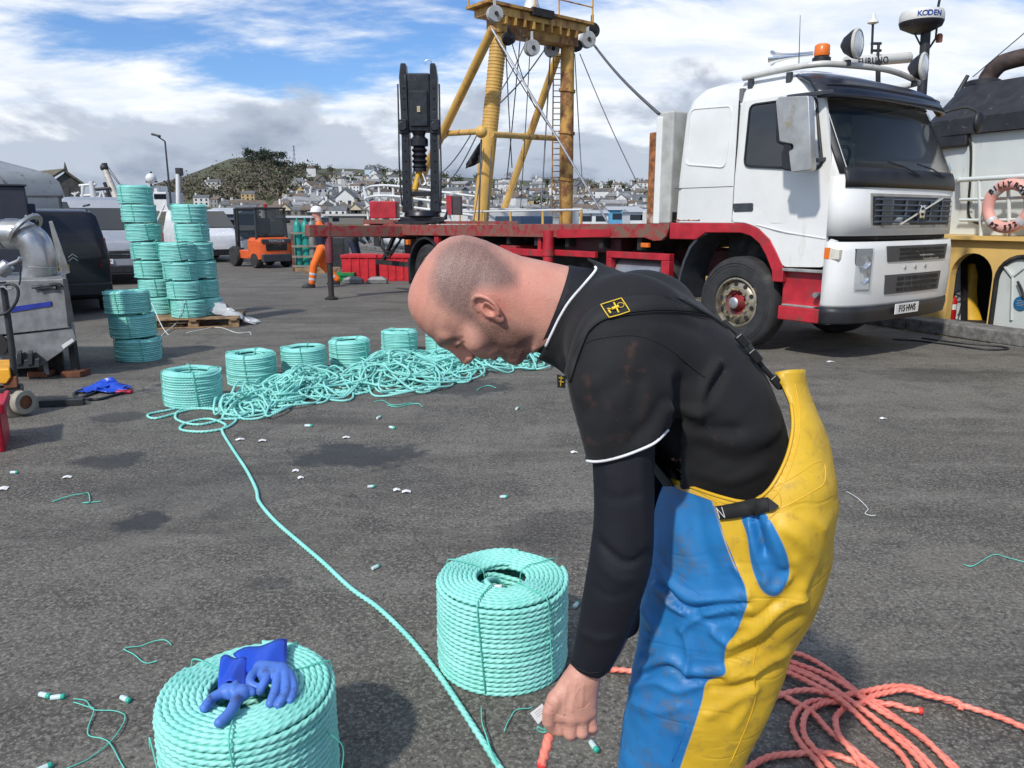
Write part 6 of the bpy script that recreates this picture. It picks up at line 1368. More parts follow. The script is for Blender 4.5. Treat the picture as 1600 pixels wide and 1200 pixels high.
# x forward (away, to the left), y left
m=MB();m.loft([[(x,-w,z0),(x,w,z0),(x,w,z1-.1),(x,w-.12,z1),(x,-w+.12,z1),(x,-w,z1-.1)] for x,w,z0,z1 in((-1.05,.42,.38,.95),(-.98,.56,.3,1.05),(-.6,.6,.3,1.08),(-.2,.6,.35,1.08))]);m.build('counterweight',ORP,fk,35,bevel=.03)
MB().box(-1.09,-.9,-.5,.5,.22,.5).build('rear_bumper',DGREY,fk,0,bevel=.04)
MB().box(-1.07,-1.0,-.36,.36,.62,.86).build('radiator_grille',UNDER,fk,0,bevel=.02)
MB().box(-1.075,-1.04,-.5,.5,.88,1.02).build('rear_hood',DGREY,fk,0,bevel=.03)
text('TOYOTA',.13,frame((-1.078,0,.945),(0,-1,0),(0,0,1)),M('badge_white',(.6,.6,.6),.5),'maker_lettering',fk,.002)
MB().box(-.25,.9,-.58,.58,.3,.6).build('chassis',ORP,fk,0,bevel=.03);MB().box(-.6,.3,-.5,.5,1.0,1.15).build('seat_deck',DGREY,fk,0,bevel=.03)
for x,y in((-.75,-.52),(-.75,.52),(.75,-.52),(.75,.52)):MB().tube([(x,y,.9),(x*.93,y*.94,2.06)],.04,8).build('cab_post',DARKM,fk,60)
MB().box(-.78,.8,-.54,.54,2.05,2.12).build('cab_roof',DARKM,fk,0,bevel=.02)
for y in(-.5,.5):
    m=MB();m.add([(-.7,y,1.1),(.7,y,.9),(.66,y,2.03),(-.66,y,2.03)],[(0,1,2,3)]);m.build('side_glass',GLASS,fk,0,solid=.01)
m=MB();m.add([(-.74,-.48,1.12),(-.74,.48,1.12),(-.69,.46,2.03),(-.69,-.46,2.03)],[(0,1,2,3)]);m.build('rear_glass',GLASS,fk,0,solid=.01)
MB().lathe([(.06,0),(.06,.1),(.03,.13)],(-.4,0,2.12),(0,0,1),12).build('beacon',REDL,fk,40)
for y in(-.36,.36):MB().box(1.1,1.22,y-.06,y+.06,.1,2.1).build('mast_rail',DARKM,fk,0)
for z in(.5,1.2,2.0):MB().box(1.12,1.2,-.36,.36,z,z+.09).build('mast_cross',DARKM,fk,0)
for y in(-.3,.3):MB().box(1.25,2.3,y-.06,y+.06,.06,.1).build('fork',DARKM,fk,0)
MB().box(-.1,.25,-.25,.25,1.15,1.3).build('seat',UNDER,fk,0,bevel=.05);MB().box(-.2,-.08,-.25,.25,1.2,1.75).build('seat_back',UNDER,fk,0,bevel=.05)
for x,R_,y in((-.62,.27,.5),(.85,.37,.58)):
    for s in(-1,1):
        o=MB().lathe([(R_*.5,-.11),(R_*.92,-.11),(R_,-.07),(R_,.07),(R_*.92,.11),(R_*.5,.11)],(x,s*y,R_),(0,1,0),22).build('wheel',TYRE,fk,40);MB().lathe([(R_*.5,.1),(R_*.2,.06),(.01,.06)],(x,s*y,R_),(0,s,0),14).build('rim',ORP,o,40)
# ---------------------------------------------------------------- worker in orange hi-vis walking, second man stooping
def figure(name,label,loc,rz,height,pose,cols,hat):
    """small standing figure sculpted as one body; clothing kept as children. local x forward"""
    t=thing(name,label,'person',loc,rz);k=height/1.8;vol=Vol((-.55,-.4,0),(.7,.4,1.9),.012)
    J={a:np.array(b)*1. for a,b in pose.items()}
    vol.cap(J['neck'],J['head'],.055,.06,.02);vol.ell(J['head'],(.10,.078,.125),k=.02);vol.ell(J['head']+np.array((.09,0,-.02)),(.025,.02,.03),k=.015)
    for s in'lr':
        vol.chain([J['sh'+s],J['el'+s],J['ha'+s]],[.055,.042,.032],.02);h=J['ha'+s]
        for q in range(4):vol.cap(h+np.array((.0,(q-1.5)*.018,0)),h+np.array((.03,(q-1.5)*.02,-.09)),.012,.009,.008)
        vol.cap(h,h+np.array((.06,0,-.04)),.013,.010,.008)
        vol.chain([J['hi'+s],J['kn'+s],J['an'+s]],[.085,.058,.04],.03)
    vol.chain([J['pelvis'],J['chest'],J['neck']],[.13,.15,.07],.05,sc=(.8,1.15,1));V,Q=vol.mesh();V=lapl(V,Q,2);fastmesh('body',V*k,Q,SKIN2,t)
    def cl(nm,fn,mat):
        v=Vol((-.55,-.45,0),(.7,.45,1.9),.012);fn(v);V,Q=v.mesh();V=lapl(V,Q,2);fastmesh(nm,V*k,Q,mat,t)
    cl('jacket',lambda v:(v.chain([J['pelvis']+np.array((0,0,.0)),J['chest'],J['neck']-np.array((0,0,.05))],[.155,.175,.09],.05,sc=(.82,1.15,1))),cols[0])
    cl('sleeves',lambda v:[v.chain([J['sh'+s],J['el'+s]],[.078,.06],.02) for s in'lr'],cols[1]);cl('cuffs',lambda v:[v.chain([J['el'+s],J['ha'+s]+(J['el'+s]-J['ha'+s])*.12],[.058,.048],.02) for s in'lr'],cols[0])
    cl('trousers',lambda v:[v.chain([J['pelvis'],J['hi'+s],J['kn'+s],J['an'+s]+np.array((0,0,.03))],[.13,.108,.085,.075],.03) for s in'lr'],cols[2])
    for s in'lr':
        a=J['an'+s]*k;m=MB();m.loft([[(a[0]+.08*k+.15*k*math.cos(g),a[1]+.05*math.sin(g),max(.0,a[2]-.1*k)+z) for g in np.linspace(0,2*PI,14,endpoint=False)] for z in(.0,.05)]+[[(a[0]+.03*k+.08*k*math.cos(g),a[1]+.045*math.sin(g),max(.0,a[2]-.1*k)+.12) for g in np.linspace(0,2*PI,14,endpoint=False)]]);m.build('boot',DARKM,t,60)
        if cols[3]:
            for f_ in(.45,.75):p=(J['kn'+s]*(1-f_)+J['an'+s]*f_)*k;d=J['an'+s]-J['kn'+s];MB().lathe([(.083,-.025),(.085,0),(.083,.025)],tuple(p),tuple(d),14,caps=False).build('reflective_band',cols[3],t,60)
    if hat:
        h=J['head']*k;m=MB();m.lathe([(.135,0),(.132,.03),(.12,.08),(.085,.12),(.02,.14)],(h[0],h[1],h[2]+.045),(0,0,1),18);m.box(h[0]+.08,h[0]+.19,h[1]-.08,h[1]+.08,h[2]+.045,h[2]+.06);m.build('hard_hat',hat,t,60,bevel=.004)
    return t
SKIN2=M('face_skin',(.58,.30,.23),.5,var=.08)
HIV=M('hi_vis_orange',(.90,.17,.015),.6,var=.1);NVY=M('navy_vest',(.012,.016,.04),.75,var=.2);BAND=M('reflective_grey',(.55,.56,.57),.35);HATW=M('hard_hat_white',(.8,.8,.78),.3,var=.02)
w0=gp(507,449)
figure('person','worker in orange hi-vis trousers, navy vest and white hard hat walking left',(w0[0],w0[1],0),math.radians(188),1.78,
 dict(pelvis=(0,0,.93),chest=(.03,0,1.32),neck=(.05,0,1.50),head=(.09,0,1.64),shl=(.03,.21,1.42),ell=(-.16,.25,1.18),hal=(-.10,.25,.94),shr=(.03,-.21,1.42),elr=(-.10,-.27,1.15),har=(-.02,-.24,.93),hil=(0,.10,.90),knl=(.20,.11,.50),anl=(.26,.11,.10),hir=(0,-.10,.90),knr=(.02,-.11,.50),anr=(-.28,-.11,.15)),(NVY,HIV,HIV,BAND),HATW)
w1=gp(553,428)
figure('person','stooping man in dark clothes behind the red tubs under the lorry crane',(w1[0]-.1,w1[1]+1.2,0),math.radians(-20),1.7,
 dict(pelvis=(-.15,0,.92),chest=(.12,0,1.22),neck=(.25,0,1.33),head=(.36,0,1.38),shl=(.16,.2,1.26),ell=(.25,.24,.98),hal=(.38,.16,.86),shr=(.16,-.2,1.26),elr=(.25,-.24,.98),har=(.38,-.16,.86),hil=(-.15,.10,.9),knl=(-.05,.11,.5),anl=(-.12,.11,.1),hir=(-.15,-.10,.9),knr=(-.02,-.11,.5),anr=(-.1,-.11,.1)),(DARKM,DARKM,NVY,None),None)
# tubs and clutter behind the worker
def tub(u0,u1,v0,v1,Y,lab,mat,name='plastic_tub',d=.7):
    a=at(u0,v1,Y);b=at(u1,v1,Y);top=at(u0,v0,Y)[2];W_=b[0]-a[0];t=thing(name,lab,'tub',(a[0],Y,0));top=max(.12,top)
    m=MB();m.box(0,W_,0,.04,.0,top);m.box(0,W_,d-.04,d,0,top);m.box(0,.04,.04,d-.04,0,top);m.box(W_-.04,W_,.04,d-.04,0,top);m.box(.04,W_-.04,.04,d-.04,.02,.06);m.build('tub_wall',mat,t,0,bevel=.012)
    m=MB();m.box(-.02,W_+.02,-.03,-.001,top-.08,top);m.build('rim',mat,t,0,bevel=.008)
    for k in range(1,4):MB().box(W_*k/4-.02,W_*k/4+.02,-.02,-.001,.05,top-.09).build('rib',mat,t,0)
REDT=M('tub_red',(.55,.02,.03),.45,var=.15);GRNT=M('crate_green',(.01,.22,.06),.5,var=.2)
g0=gp(560,440)
tub(535,588,398,438,g0[1]+.1,'left large red fish tub near the lorry stabiliser',REDT);tub(593,642,398,438,g0[1]+.15,'right large red fish tub beside the lorry\'s rear wheel',REDT)
tub(525,553,426,443,g0[1]-.15,'small green crate in front of the red tubs',GRNT,'fish_crate',.4)
for u,l in((552,'left grey weight block lying before the red tubs'),(590,'right grey weight block lying before the red tubs')):
    p=gp(u,443);m=MB();m.loft([[(p[0]-.24,p[1]-.1,0),(p[0]+.24,p[1]-.1,0),(p[0]+.24,p[1]+.1,0),(p[0]-.24,p[1]+.1,0)],[(p[0]-.24,p[1]-.1,.1),(p[0]+.24,p[1]-.1,.1),(p[0]+.24,p[1]+.1,.1),(p[0]-.24,p[1]+.1,.1)],[(p[0]-.12,p[1]-.06,.17),(p[0]+.12,p[1]-.06,.17),(p[0]+.12,p[1]+.06,.17),(p[0]-.12,p[1]+.06,.17)]]);tag(m.build('weight_block',GALV,None,0,bevel=.02),l,'weight','grey weights by the red tubs')
p=gp(478,424);cg=thing('bottle_cage','wooden and metal cage with gas bottles behind the worker','cage',(p[0],p[1],0),.1)
for x in(-.34,.34):
    for y in(0,.6):MB().box(x-.03,x+.03,y-.03,y+.03,0,1.15).build('cage_post',BROWN,cg,0)
for z in(.12,.4,.7,1.08):MB().box(-.37,.37,-.035,-.005,z,z+.06).build('cage_rail',M('cage_grey',(.22,.2,.16),.7,var=.3),cg,0)
MB().box(-.36,.36,-.02,.6,.0,.1).build('cage_floor',WOOD,cg,0)
for i,(x,y,c_) in enumerate(((-.22,.15,'teal'),(.0,.2,'teal'),(.2,.15,'grey'))):
    mt=M('bottle_'+c_,(.02,.3,.25) if c_=='teal' else (.2,.22,.2),.4,var=.15);m=MB();m.lathe([(.1,.1),(.11,.14),(.11,1.3),(.08,1.42),(.03,1.46),(.03,1.55)],(x,y,0),(0,0,1),16);tag(m.build('gas_bottle',mt,None,40),['leftmost teal gas bottle in the cage','middle teal gas bottle in the cage','grey gas bottle at the right of the cage'][i],'gas bottle','gas bottles in the cage');bpy.data.objects[-1] if 0 else None
for o in [o for o in COL.objects if o.name.startswith('gas_bottle')]:o.location=(p[0],p[1],0)
ph=gp(500,427);plt=thing('pallet','pale pallet on the quay behind the walking worker','pallet',(ph[0],ph[1]+.3,0),.2)
for i in range(5):MB().box(-.5,.5,-.4+i*.18,-.3+i*.18,.1,.13).build('deck_board',WOOD,plt,0)
for y in(-.35,.0,.35):MB().box(-.5,.5,y-.05,y+.05,.0,.099).build('bearer',WOOD,plt,0)
m=MB();p2=gp(505,420);m.box(p2[0]-.55,p2[0]+.55,p2[1]+.6,p2[1]+1.4,0,.95);tag(m.build('dark_bin',DARKM,None,0,bevel=.03),'dark square bin behind the walking worker','bin')
# lamp post
lp_=at(268,330,44);lt=thing('lamp_post','tall grey lamp post leaning slightly behind the coil stacks','lamp post',(lp_[0],44,0));tp=at(247,212,44)
MB().tube([(0,0,0),(0,0,2.),(tp[0]-lp_[0]+.35,0,tp[2]-.3)],[.08,.065,.045],8).build('post',DGREY,lt,60)
MB().tube([(tp[0]-lp_[0]+.35,0,tp[2]-.3),(tp[0]-lp_[0]+.05,-.2,tp[2]-.05)],.035,6).build('arm',DGREY,lt,60);MB().obox((tp[0]-lp_[0]-.0,-.25,tp[2]+.0),(.45,.25,.12),(0,.25,0)).build('lamp_head',DGREY,lt,0,bevel=.03)
# ---------------------------------------------------------------- trawler with the yellow gantry, beyond the quay edge
GY=M('gantry_yellow',(.62,.37,.09),.5,var=.12,scale=2,dirt=(.28,.11,.035),damt=.55,dscale=1.6,streak=True)
GYR=M('gantry_yellow_rusty',(.45,.25,.06),.65,var=.25,scale=2,dirt=(.2,.08,.03),damt=.8,dscale=2.2)
BW=M('boat_white',(.68,.69,.68),.45,var=.06,scale=2,dirt=(.34,.22,.12),damt=.35,dscale=1.2,streak=True);WIRE=M('wire_rope',(.10,.10,.105),.6)
tr=thing('gantry_trawler','fishing trawler with a tall yellow gantry, moored behind the flatbed lorry','trawler',(0,30,-3))
def int_(o,parent=tr,root=tr):o.data.transform(Matrix.Translation(-Vector(root.location)));o.parent=parent;return o
A_=lambda u,v,Y:at(u,v,Y)
LT,LB=A_(781,44,28),A_(750,352,28);RT,RB=A_(887,56,30),A_(884,352,30)
gn=int_(MB().tube([LB,LT],[.29,.27],18).build('gantry_leg',GY,None,60));
for f in np.linspace(.06,.62,34):p=LB+(LT-LB)*(1-f)*.98;int_(MB().lathe([(.285,-.02),(.292,0),(.285,.02)],tuple(p),tuple(LT-LB),18,caps=False).build('leg_ring',GY,None,60),gn) if f<.5 else None
gr_=int_(MB().tube([RB,RT],[.265,.25],18).build('gantry_leg',GYR,None,60))
for f in(.28,.5,.75):p=RT+(RB-RT)*f;int_(MB().lathe([(.28,-.06),(.31,-.05),(.31,.05),(.28,.06)],tuple(p),tuple(LT-LB),16).build('leg_flange',GYR,None,40),gr_)
# platform on top: slants away to the right
ax=(RT-LT);ax[2]=0;al=np.linalg.norm(ax);ax/=al;nx=np.array((-ax[1],ax[0],0));zt=LT[2]+.1
def GM(d,n,z):return LT+ax*d+nx*n+np.array((0,0,z-LT[2]))
def gbox(d0,d1,n0,n1,z0,z1,name,mat,parent=tr,bev=.0):
    P=[GM(d,n,z) for z in(z0,z1) for d,n in((d0,n0),(d1,n0),(d1,n1),(d0,n1))];return int_(MB().add(P,[(3,2,1,0),(4,5,6,7),(0,1,5,4),(1,2,6,5),(2,3,7,6),(3,0,4,7)]).build(name,mat,None,0,bevel=bev),parent)
pf=gbox(-.7,al+.5,-.45,.5,zt+.2,zt+.45,'gantry_beam',GY);gbox(-.95,al+.75,-.6,.65,zt+.46,zt+.55,'platform',GYR,pf)
gbox(-.3,al+.25,-.3,.35,zt-.3,zt+.19,'under_beam',GYR,pf)
for d in np.linspace(-.1,al,9):gbox(d-.04,d+.04,-.5,.5,zt-.05,zt+.19,'gusset',GY,pf)
for d,n,h in((-.9,-.55,1.),(al*.35,-.55,1.),(al*.7,-.55,1.1),(al+.7,-.55,1.1),(-.9,.55,1.)):p=GM(d,n,zt+.55);int_(MB().tube([p,p+np.array((0,0,h))],.03,6).build('rail_post',GY,None,60),pf)
for h in(.5,1.):int_(MB().tube([GM(-.9,-.55,zt+.55+h),GM(al+.7,-.55,zt+.55+h)],.025,6).build('top_rail',GY,None,60),pf)
p=GM(al*.45,0,zt+.55);int_(MB().lathe([(.35,0),(.2,.5),(.08,1.6),(.05,2.6)],tuple(p),(0,0,1),12).build('mast_foot',BW,None,60),pf)
gbox(al*.3,al*.6,-.66,-.5,zt+.35,zt+.6,'dark_plate',UNDER,pf)
# raking legs and cross bars
def leg(a,b,r,name='raking_leg',mat=GY):return int_(MB().tube([a,b],r,12).build(name,mat,None,60))
l1=leg(A_(770,45,26),A_(645,305,31),.15);l2=leg(A_(872,85,31),A_(783,340,36),.15)
leg(A_(690,209,29.6),A_(757,205,26),.10,'cross_bar');leg(A_(768,210,26.3),A_(880,217,31),.10,'cross_bar');leg(A_(822,215,34),A_(884,216,31),.09,'cross_bar')
for u,v,Y in((692,209,29.5),(822,214,33.8),(752,206,26)):p=A_(u,v,Y);int_(MB().ball(tuple(p),.2,10,6).build('joint',GY,None,60))
# ladder
for u in(865,879):leg(A_(u,80,30.6),A_(u-3,350,30.6),.025,'ladder_rail',GYR)
for v in range(88,346,9):leg(A_(865-3*(v-80)/270,v,30.6),A_(879-3*(v-80)/270,v,30.6),.017,'ladder_rung',GYR)
# pulley blocks
def block(u,v,Y,r,mat,lab='pulley_block'):
    p=A_(u,v,Y);o=int_(MB().lathe([(r*.3,-.12),(r,-.12),(r*1.02,-.09),(r*.85,0),(r*1.02,.09),(r,.12),(r*.3,.12)],tuple(p),(.4,-.9,0),18).build(lab,mat,None,40));int_(MB().lathe([(r*.25,-.16),(r*.25,.16)],tuple(p),(.4,-.9,0),10).build('sheave_pin',UNDER,None,40),o);int_(MB().beam(p,p+np.array((0,0,r*2.0)),r*.7,.1).build('block_cheek',mat,None,0,bevel=.02),o);return o
GB=M('block_grey',(.38,.39,.38),.5,var=.15,dirt=(.15,.1,.07),damt=.4)
block(773,22,25.6,.24,GB);block(918,62,31.4,.3,GB);block(925,48,31.8,.28,UNDER);block(831,75,28.2,.26,GB);block(862,77,30,.27,GB);block(795,60,26.4,.2,UNDER);block(901,72,31.2,.2,UNDER);block(846,58,29,.1,UNDER)
# rigging
WR=[((768,44,25.5),(950,348,24),.035),((928,70,31.5),(1030,178,20),.045),((906,84,31.2),(994,282,29),.02),((898,84,31),(910,290,30),.02),((852,76,29),(778,164,27),.025),((824,60,28),(776,152,27),.02),((814,46,28),(792,280,30),.022),((790,72,27),(800,262,30),.02),((860,80,30),(844,346,28),.028),((800,68,27),(836,168,29),.018),((736,210,26.5),(688,272,29),.02),((748,205,26.3),(700,288,29),.02),((774,60,26),(860,200,30),.018),((895,85,31),(893,345,31),.02),((756,232,26),(740,345,26),.018),((768,228,26),(760,346,26),.018),((830,46,28.5),(812,345,31),.018)]
wr=int_(MB().tube([A_(*WR[0][0]),A_(*WR[0][1])],WR[0][2],6).build('wire',M('steel_wire_bright',(.33,.34,.36),.4,metal=.5),None,60))
for a,b,r in WR[1:]:
    p,q=A_(*a),A_(*b);t=np.linspace(0,1,9)[:,None];c_=p+(q-p)*t;c_[:,2]-=.12*np.sin(PI*t[:,0]);int_(MB().tube(c_,r,5).build('wire',WIRE,None,60))
m=MB();P=[[A_(728+22*i/5,256-34*i/5+j*(8+24*i/5)/4,26.3)+np.array((0,.12*math.sin(i*1.3+j),0)) for j in range(5)] for i in range(6)];m.sheet(P);int_(m.build('black_flag',UNDER,None,60,solid=.01))
leg(A_(752,218,26.2),A_(748,345,26.2),.03,'flag_staff',WIRE)
# hull, deck, whaleback rail
def kp(a,n,z):q=K(a,n);return np.array((q[0],q[1],z))
HW=M('hull_white',(.60,.62,.62),.5,var=.08,dirt=(.25,.17,.1),damt=.4);HB=M('hull_blue_grey',(.10,.13,.16),.6,var=.2,dirt=(.2,.1,.05))
def hullring(z,sc):
    pts=[]
    for a,n in((10,.8),(12,.5),(30,.5),(34,1.2),(37,2.8),(38.5,3.9),(37,5.),(34,6.6),(30,7.3),(12,7.3),(10,7.)):pts.append(kp(a,3.9+(n-3.9)*sc,z))
    return pts
int_(MB().loft([hullring(-3.2,.86),hullring(-1.2,.98),hullring(.2,1.0)]).build('hull',HB,None,40));int_(MB().loft([hullring(.22,1.0),hullring(.75,1.01)],caps=False).build('bulwark',HW,None,40,solid=.08))
for i,v0 in enumerate((292,308,322)):
    P=[A_(570,v0+4,33),A_(580,v0-1,32),A_(610,v0-2,31),A_(660,v0+4,30),A_(720,v0+12,29.5),A_(765,v0+18,29.5)];int_(MB().tube(spline(P,6),.045,8).build('bow_rail',BW,None,60))
for k,u in enumerate((572,592,614,640,668,700,730,758)):
    Y=[33,31.6,31,30.5,30,29.8,29.6,29.5][k];dv=[0,-2,-2,0,3,7,11,15][k];int_(MB().tube([A_(u,294+dv,Y),A_(u+4,352,Y)],.05,8).build('rail_post',BW,None,60))
int_(MB().tube(spline([A_(570,296,33),A_(574,318,33),A_(584,345,33)],5),.09,8).build('bow_stem',BW,None,60))
# low deck houses seen over the lorry bed
def slabK(a0,a1,n0,n1,z0,z1,name,mat,bev=.03):
    P=[kp(a,n,z) for z in(z0,z1) for a,n in((a0,n0),(a1,n0),(a1,n1),(a0,n1))];return int_(MB().add(P,[(3,2,1,0),(4,5,6,7),(0,1,5,4),(1,2,6,5),(2,3,7,6),(3,0,4,7)]).build(name,mat,None,0,bevel=bev))
slabK(22,28,2.2,6.2,.2,1.9,'deck_house',BW);slabK(13,15,4.5,6.8,.2,1.75,'deck_box',BW);slabK(17,19,1.2,2.4,.2,1.6,'winch',M('winch_blue',(.03,.06,.11),.5))
for a in np.arange(12,36,2.2):int_(MB().tube([kp(a,.6,.7),kp(a,.6,1.75)],.035,6).build('side_rail_post',GY,None,60))
for z in(1.2,1.75):int_(MB().tube([kp(12,.6,z),kp(34,.6,z)],.03,6).build('side_rail',BW,None,60))
# ---------------------------------------------------------------- moored vessel at the right behind the cab
vs_=thing('moored_vessel','white and yellow fishing vessel with arched openings moored at the right','fishing vessel',(8,11,-3))
inv=lambda o,parent=vs_:int_(o,parent,vs_)
N3=np.array((KN[0],KN[1],0));D3=np.array((KD[0],KD[1],0))
def VPn(u,v,n=1.0):q=K(0,n);return onplane(u,v,(q[0],q[1],0),N3)
def an(u,v,n=1.0):p=VPn(u,v,n);return float((p[:2]-K0)@KD),float(p[2])
def plate(L,n,name,mat,th=.06,parent=vs_,bev=.0):
    P=[VPn(u,v,n) for u,v in L];k=len(P);B=[p+N3*th for p in P];return inv(MB().add(P+B,[tuple(range(k)),tuple(range(2*k-1,k-1,-1))]+[(i,k+i,k+(i+1)%k,(i+1)%k) for i in range(k)]).build(name,mat,None,0,bevel=bev),parent)
VY=M('vessel_yellow',(.72,.47,.15),.5,var=.1,scale=2,dirt=(.35,.2,.1),damt=.45,dscale=2,streak=True);VB=M('vessel_black',(.022,.022,.026),.55,var=.3,dirt=(.3,.3,.3),damt=.18,dscale=7)
VW=M('vessel_white',(.60,.64,.61),.45,var=.05,scale=2,dirt=(.32,.20,.11),damt=.35,dscale=1.7,streak=True,bump=.06,bscale=6)
a0,z0=an(1400,500,1.0);aR,_=an(1700,400,1.0)
zdeck=an(1560,376,1.0)[1];ztop=an(1540,203,1.0)[1];zb=-.9
aL=an(1432,400,1.0)[0]
def vbox(a0,a1,n0,n1,z0,z1,name,mat,parent=vs_,bev=0):
    P=[kp(a,n,z) for z in(z0,z1) for a,n in((a0,n0),(a1,n0),(a1,n1),(a0,n1))];return inv(MB().add(P,[(3,2,1,0),(4,5,6,7),(0,1,5,4),(1,2,6,5),(2,3,7,6),(3,0,4,7)]).build(name,mat,None,0,bevel=bev),parent)
# lower yellow wall with two arched openings (built as bays between arches)
def arch_wall(name,bays,az0,az1,n,th):
    """wall from a=az0 to az1; bays: list of (a_from,a_to,z_spring,z_crown)"""
    m=MB();a=az0
    for b0,b1,zs,zc in sorted(bays):
        m.add([kp(q[0],nn_,q[1]) for nn_ in(n,n+th) for q in((a,zb),(b0,zb),(b0,zdeck),(a,zdeck))],[(0,1,2,3),(7,6,5,4),(0,4,5,1),(1,5,6,2),(2,6,7,3),(3,7,4,0)])
        g=np.linspace(0,PI,13);arc=[((b0+b1)/2-(b1-b0)/2*math.cos(t),zs+(zc-zs)*math.sin(t)) for t in g]
        for (p,q) in zip(arc[:-1],arc[1:]):
            m.add([kp(x,nn_,z) for nn_ in(n,n+th) for x,z in((p[0],p[1]),(q[0],q[1]),(q[0],zdeck),(p[0],zdeck))],[(0,1,2,3),(7,6,5,4),(0,4,5,1)])
        a=b1
    m.add([kp(q[0],nn_,q[1]) for nn_ in(n,n+th) for q in((a,zb),(az1,zb),(az1,zdeck),(a,zdeck))],[(0,1,2,3),(7,6,5,4),(0,4,5,1),(1,5,6,2),(2,6,7,3),(3,7,4,0)])
    return inv(m.build(name,VY,None,0))
b1=an(1480,470)[0],an(1546,470)[0];b2=an(1549,470)[0],an(1632,470)[0]
zs1=an(1510,432)[1];zc1=an(1510,395)[1];zs2=an(1590,440)[1];zc2=an(1590,398)[1]
lo_=lambda t:(min(t),max(t))
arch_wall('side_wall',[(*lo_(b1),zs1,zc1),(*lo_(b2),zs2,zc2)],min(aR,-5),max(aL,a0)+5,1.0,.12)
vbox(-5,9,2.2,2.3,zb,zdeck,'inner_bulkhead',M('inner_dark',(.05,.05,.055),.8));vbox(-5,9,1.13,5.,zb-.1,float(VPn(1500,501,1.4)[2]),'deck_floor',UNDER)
vbox(-5,9,.9,5.,zdeck+.002,zdeck+.06,'upper_deck',VY);vbox(-6,10,1.0,6,-3.2,zb-.1,'hull',VB)
# white door in the right arch
g=np.linspace(0,PI,13);c0_,c1_=lo_(b2);P=[(c0_+.02,zb),(c0_+.02,zs2)]+[((c0_+c1_)/2-(c1_-c0_-.04)/2*math.cos(t),zs2+(zc2-zs2-.02)*math.sin(t)) for t in g]+[(c1_-.02,zs2),(c1_-.02,zb)]
m=MB();k=len(P);m.add([kp(a,1.04,z) for a,z in P]+[kp(a,1.08,z) for a,z in P],[tuple(range(k)),tuple(range(2*k-1,k-1,-1))]);dr=inv(m.build('door',VW,None,0))
inv(MB().tube([kp(a,1.02,z) for a,z in P],.035,6).build('door_seal',UNDER,None,60),dr)
for p,q in(((1568,414),(1582,432)),((1582,432),(1600,418)),((1582,432),(1580,500))):inv(MB().beam(VPn(*p,1.02),VPn(*q,1.02),.025).build('door_brace',VW,None,0),dr)
inv(MB().tube(spline([VPn(1590,440,1.0),VPn(1596,452,.98),VPn(1600,466,1.)],4),.016,8).build('handle',UNDER,None,60),dr)
p=VPn(1595,474,1.03);inv(MB().lathe([(.095,0),(.095,.008),(.002,.01)],tuple(p),tuple(-N3),20).build('notice_sticker',M('notice_blue',(.02,.14,.30),.4),None,40),dr)
for i in range(4):inv(MB().beam(p-N3*.013+D3*(.05-.01*(i%2))+np.array((0,0,.035-.022*i)),p-N3*.013-D3*(.05-.01*(i%2))+np.array((0,0,.035-.022*i)),.009,.002).build('notice_line',PLW,None,0),dr)
# things in the open arch
plate([(1484,398),(1501,395),(1501,508),(1484,508)],1.5,'white_panel',VW);plate([(1501,395),(1508,394),(1508,508),(1501,508)],1.48,'black_jamb',UNDER)
oo=[]
m=MB();g=np.linspace(0,2*PI,14,endpoint=False)
rows=[(1518,412,.05),(1516,430,.10),(1512,450,.12),(1510,475,.15),(1512,498,.19)]
m.loft([[VPn(u,v,1.7)+D3*(r*math.cos(t)*(1+.15*math.sin(3*t)))+N3*(.6*r*math.sin(t)) for t in g] for u,v,r in rows]);inv(m.build('hanging_oilskin',YEL,None,60)).parent=None
ho=bpy.data.objects['hanging_oilskin'];ho.location=vs_.location;tag(ho,'yellow oilskin hanging inside the open arch of the moored vessel','oilskin')
p=VPn(1485,500,1.36);p[2]=float(VPn(1500,501,1.4)[2]);ex=thing('fire_extinguisher','red fire extinguisher standing by the vessel\'s open arch','fire extinguisher',(p[0],p[1],p[2]))
ex.scale=(.8,.8,.8)
MB().lathe([(.07,0),(.08,.02),(.08,.36),(.05,.42),(.025,.44)],(0,0,0),(0,0,1),16).build('cylinder',M('extinguisher_red',(.5,.015,.015),.25),ex,50);MB().lathe([(.026,.44),(.03,.5)],(0,0,0),(0,0,1),10).build('valve',BLK,ex,40);MB().beam((-.0,0,.5),(.09,-.02,.55),.02).build('lever',BLK,ex);MB().tube(spline([(.02,-.03,.48),(.13,-.05,.42),(.14,-.04,.2),(.1,-.05,.08)],5),.014,6).build('hose',BLK,ex,60);MB().lathe([(.0815,.2),(.0815,.3)],(0,0,0),(0,0,1),16,caps=False).build('label_band',PLW,ex,40)
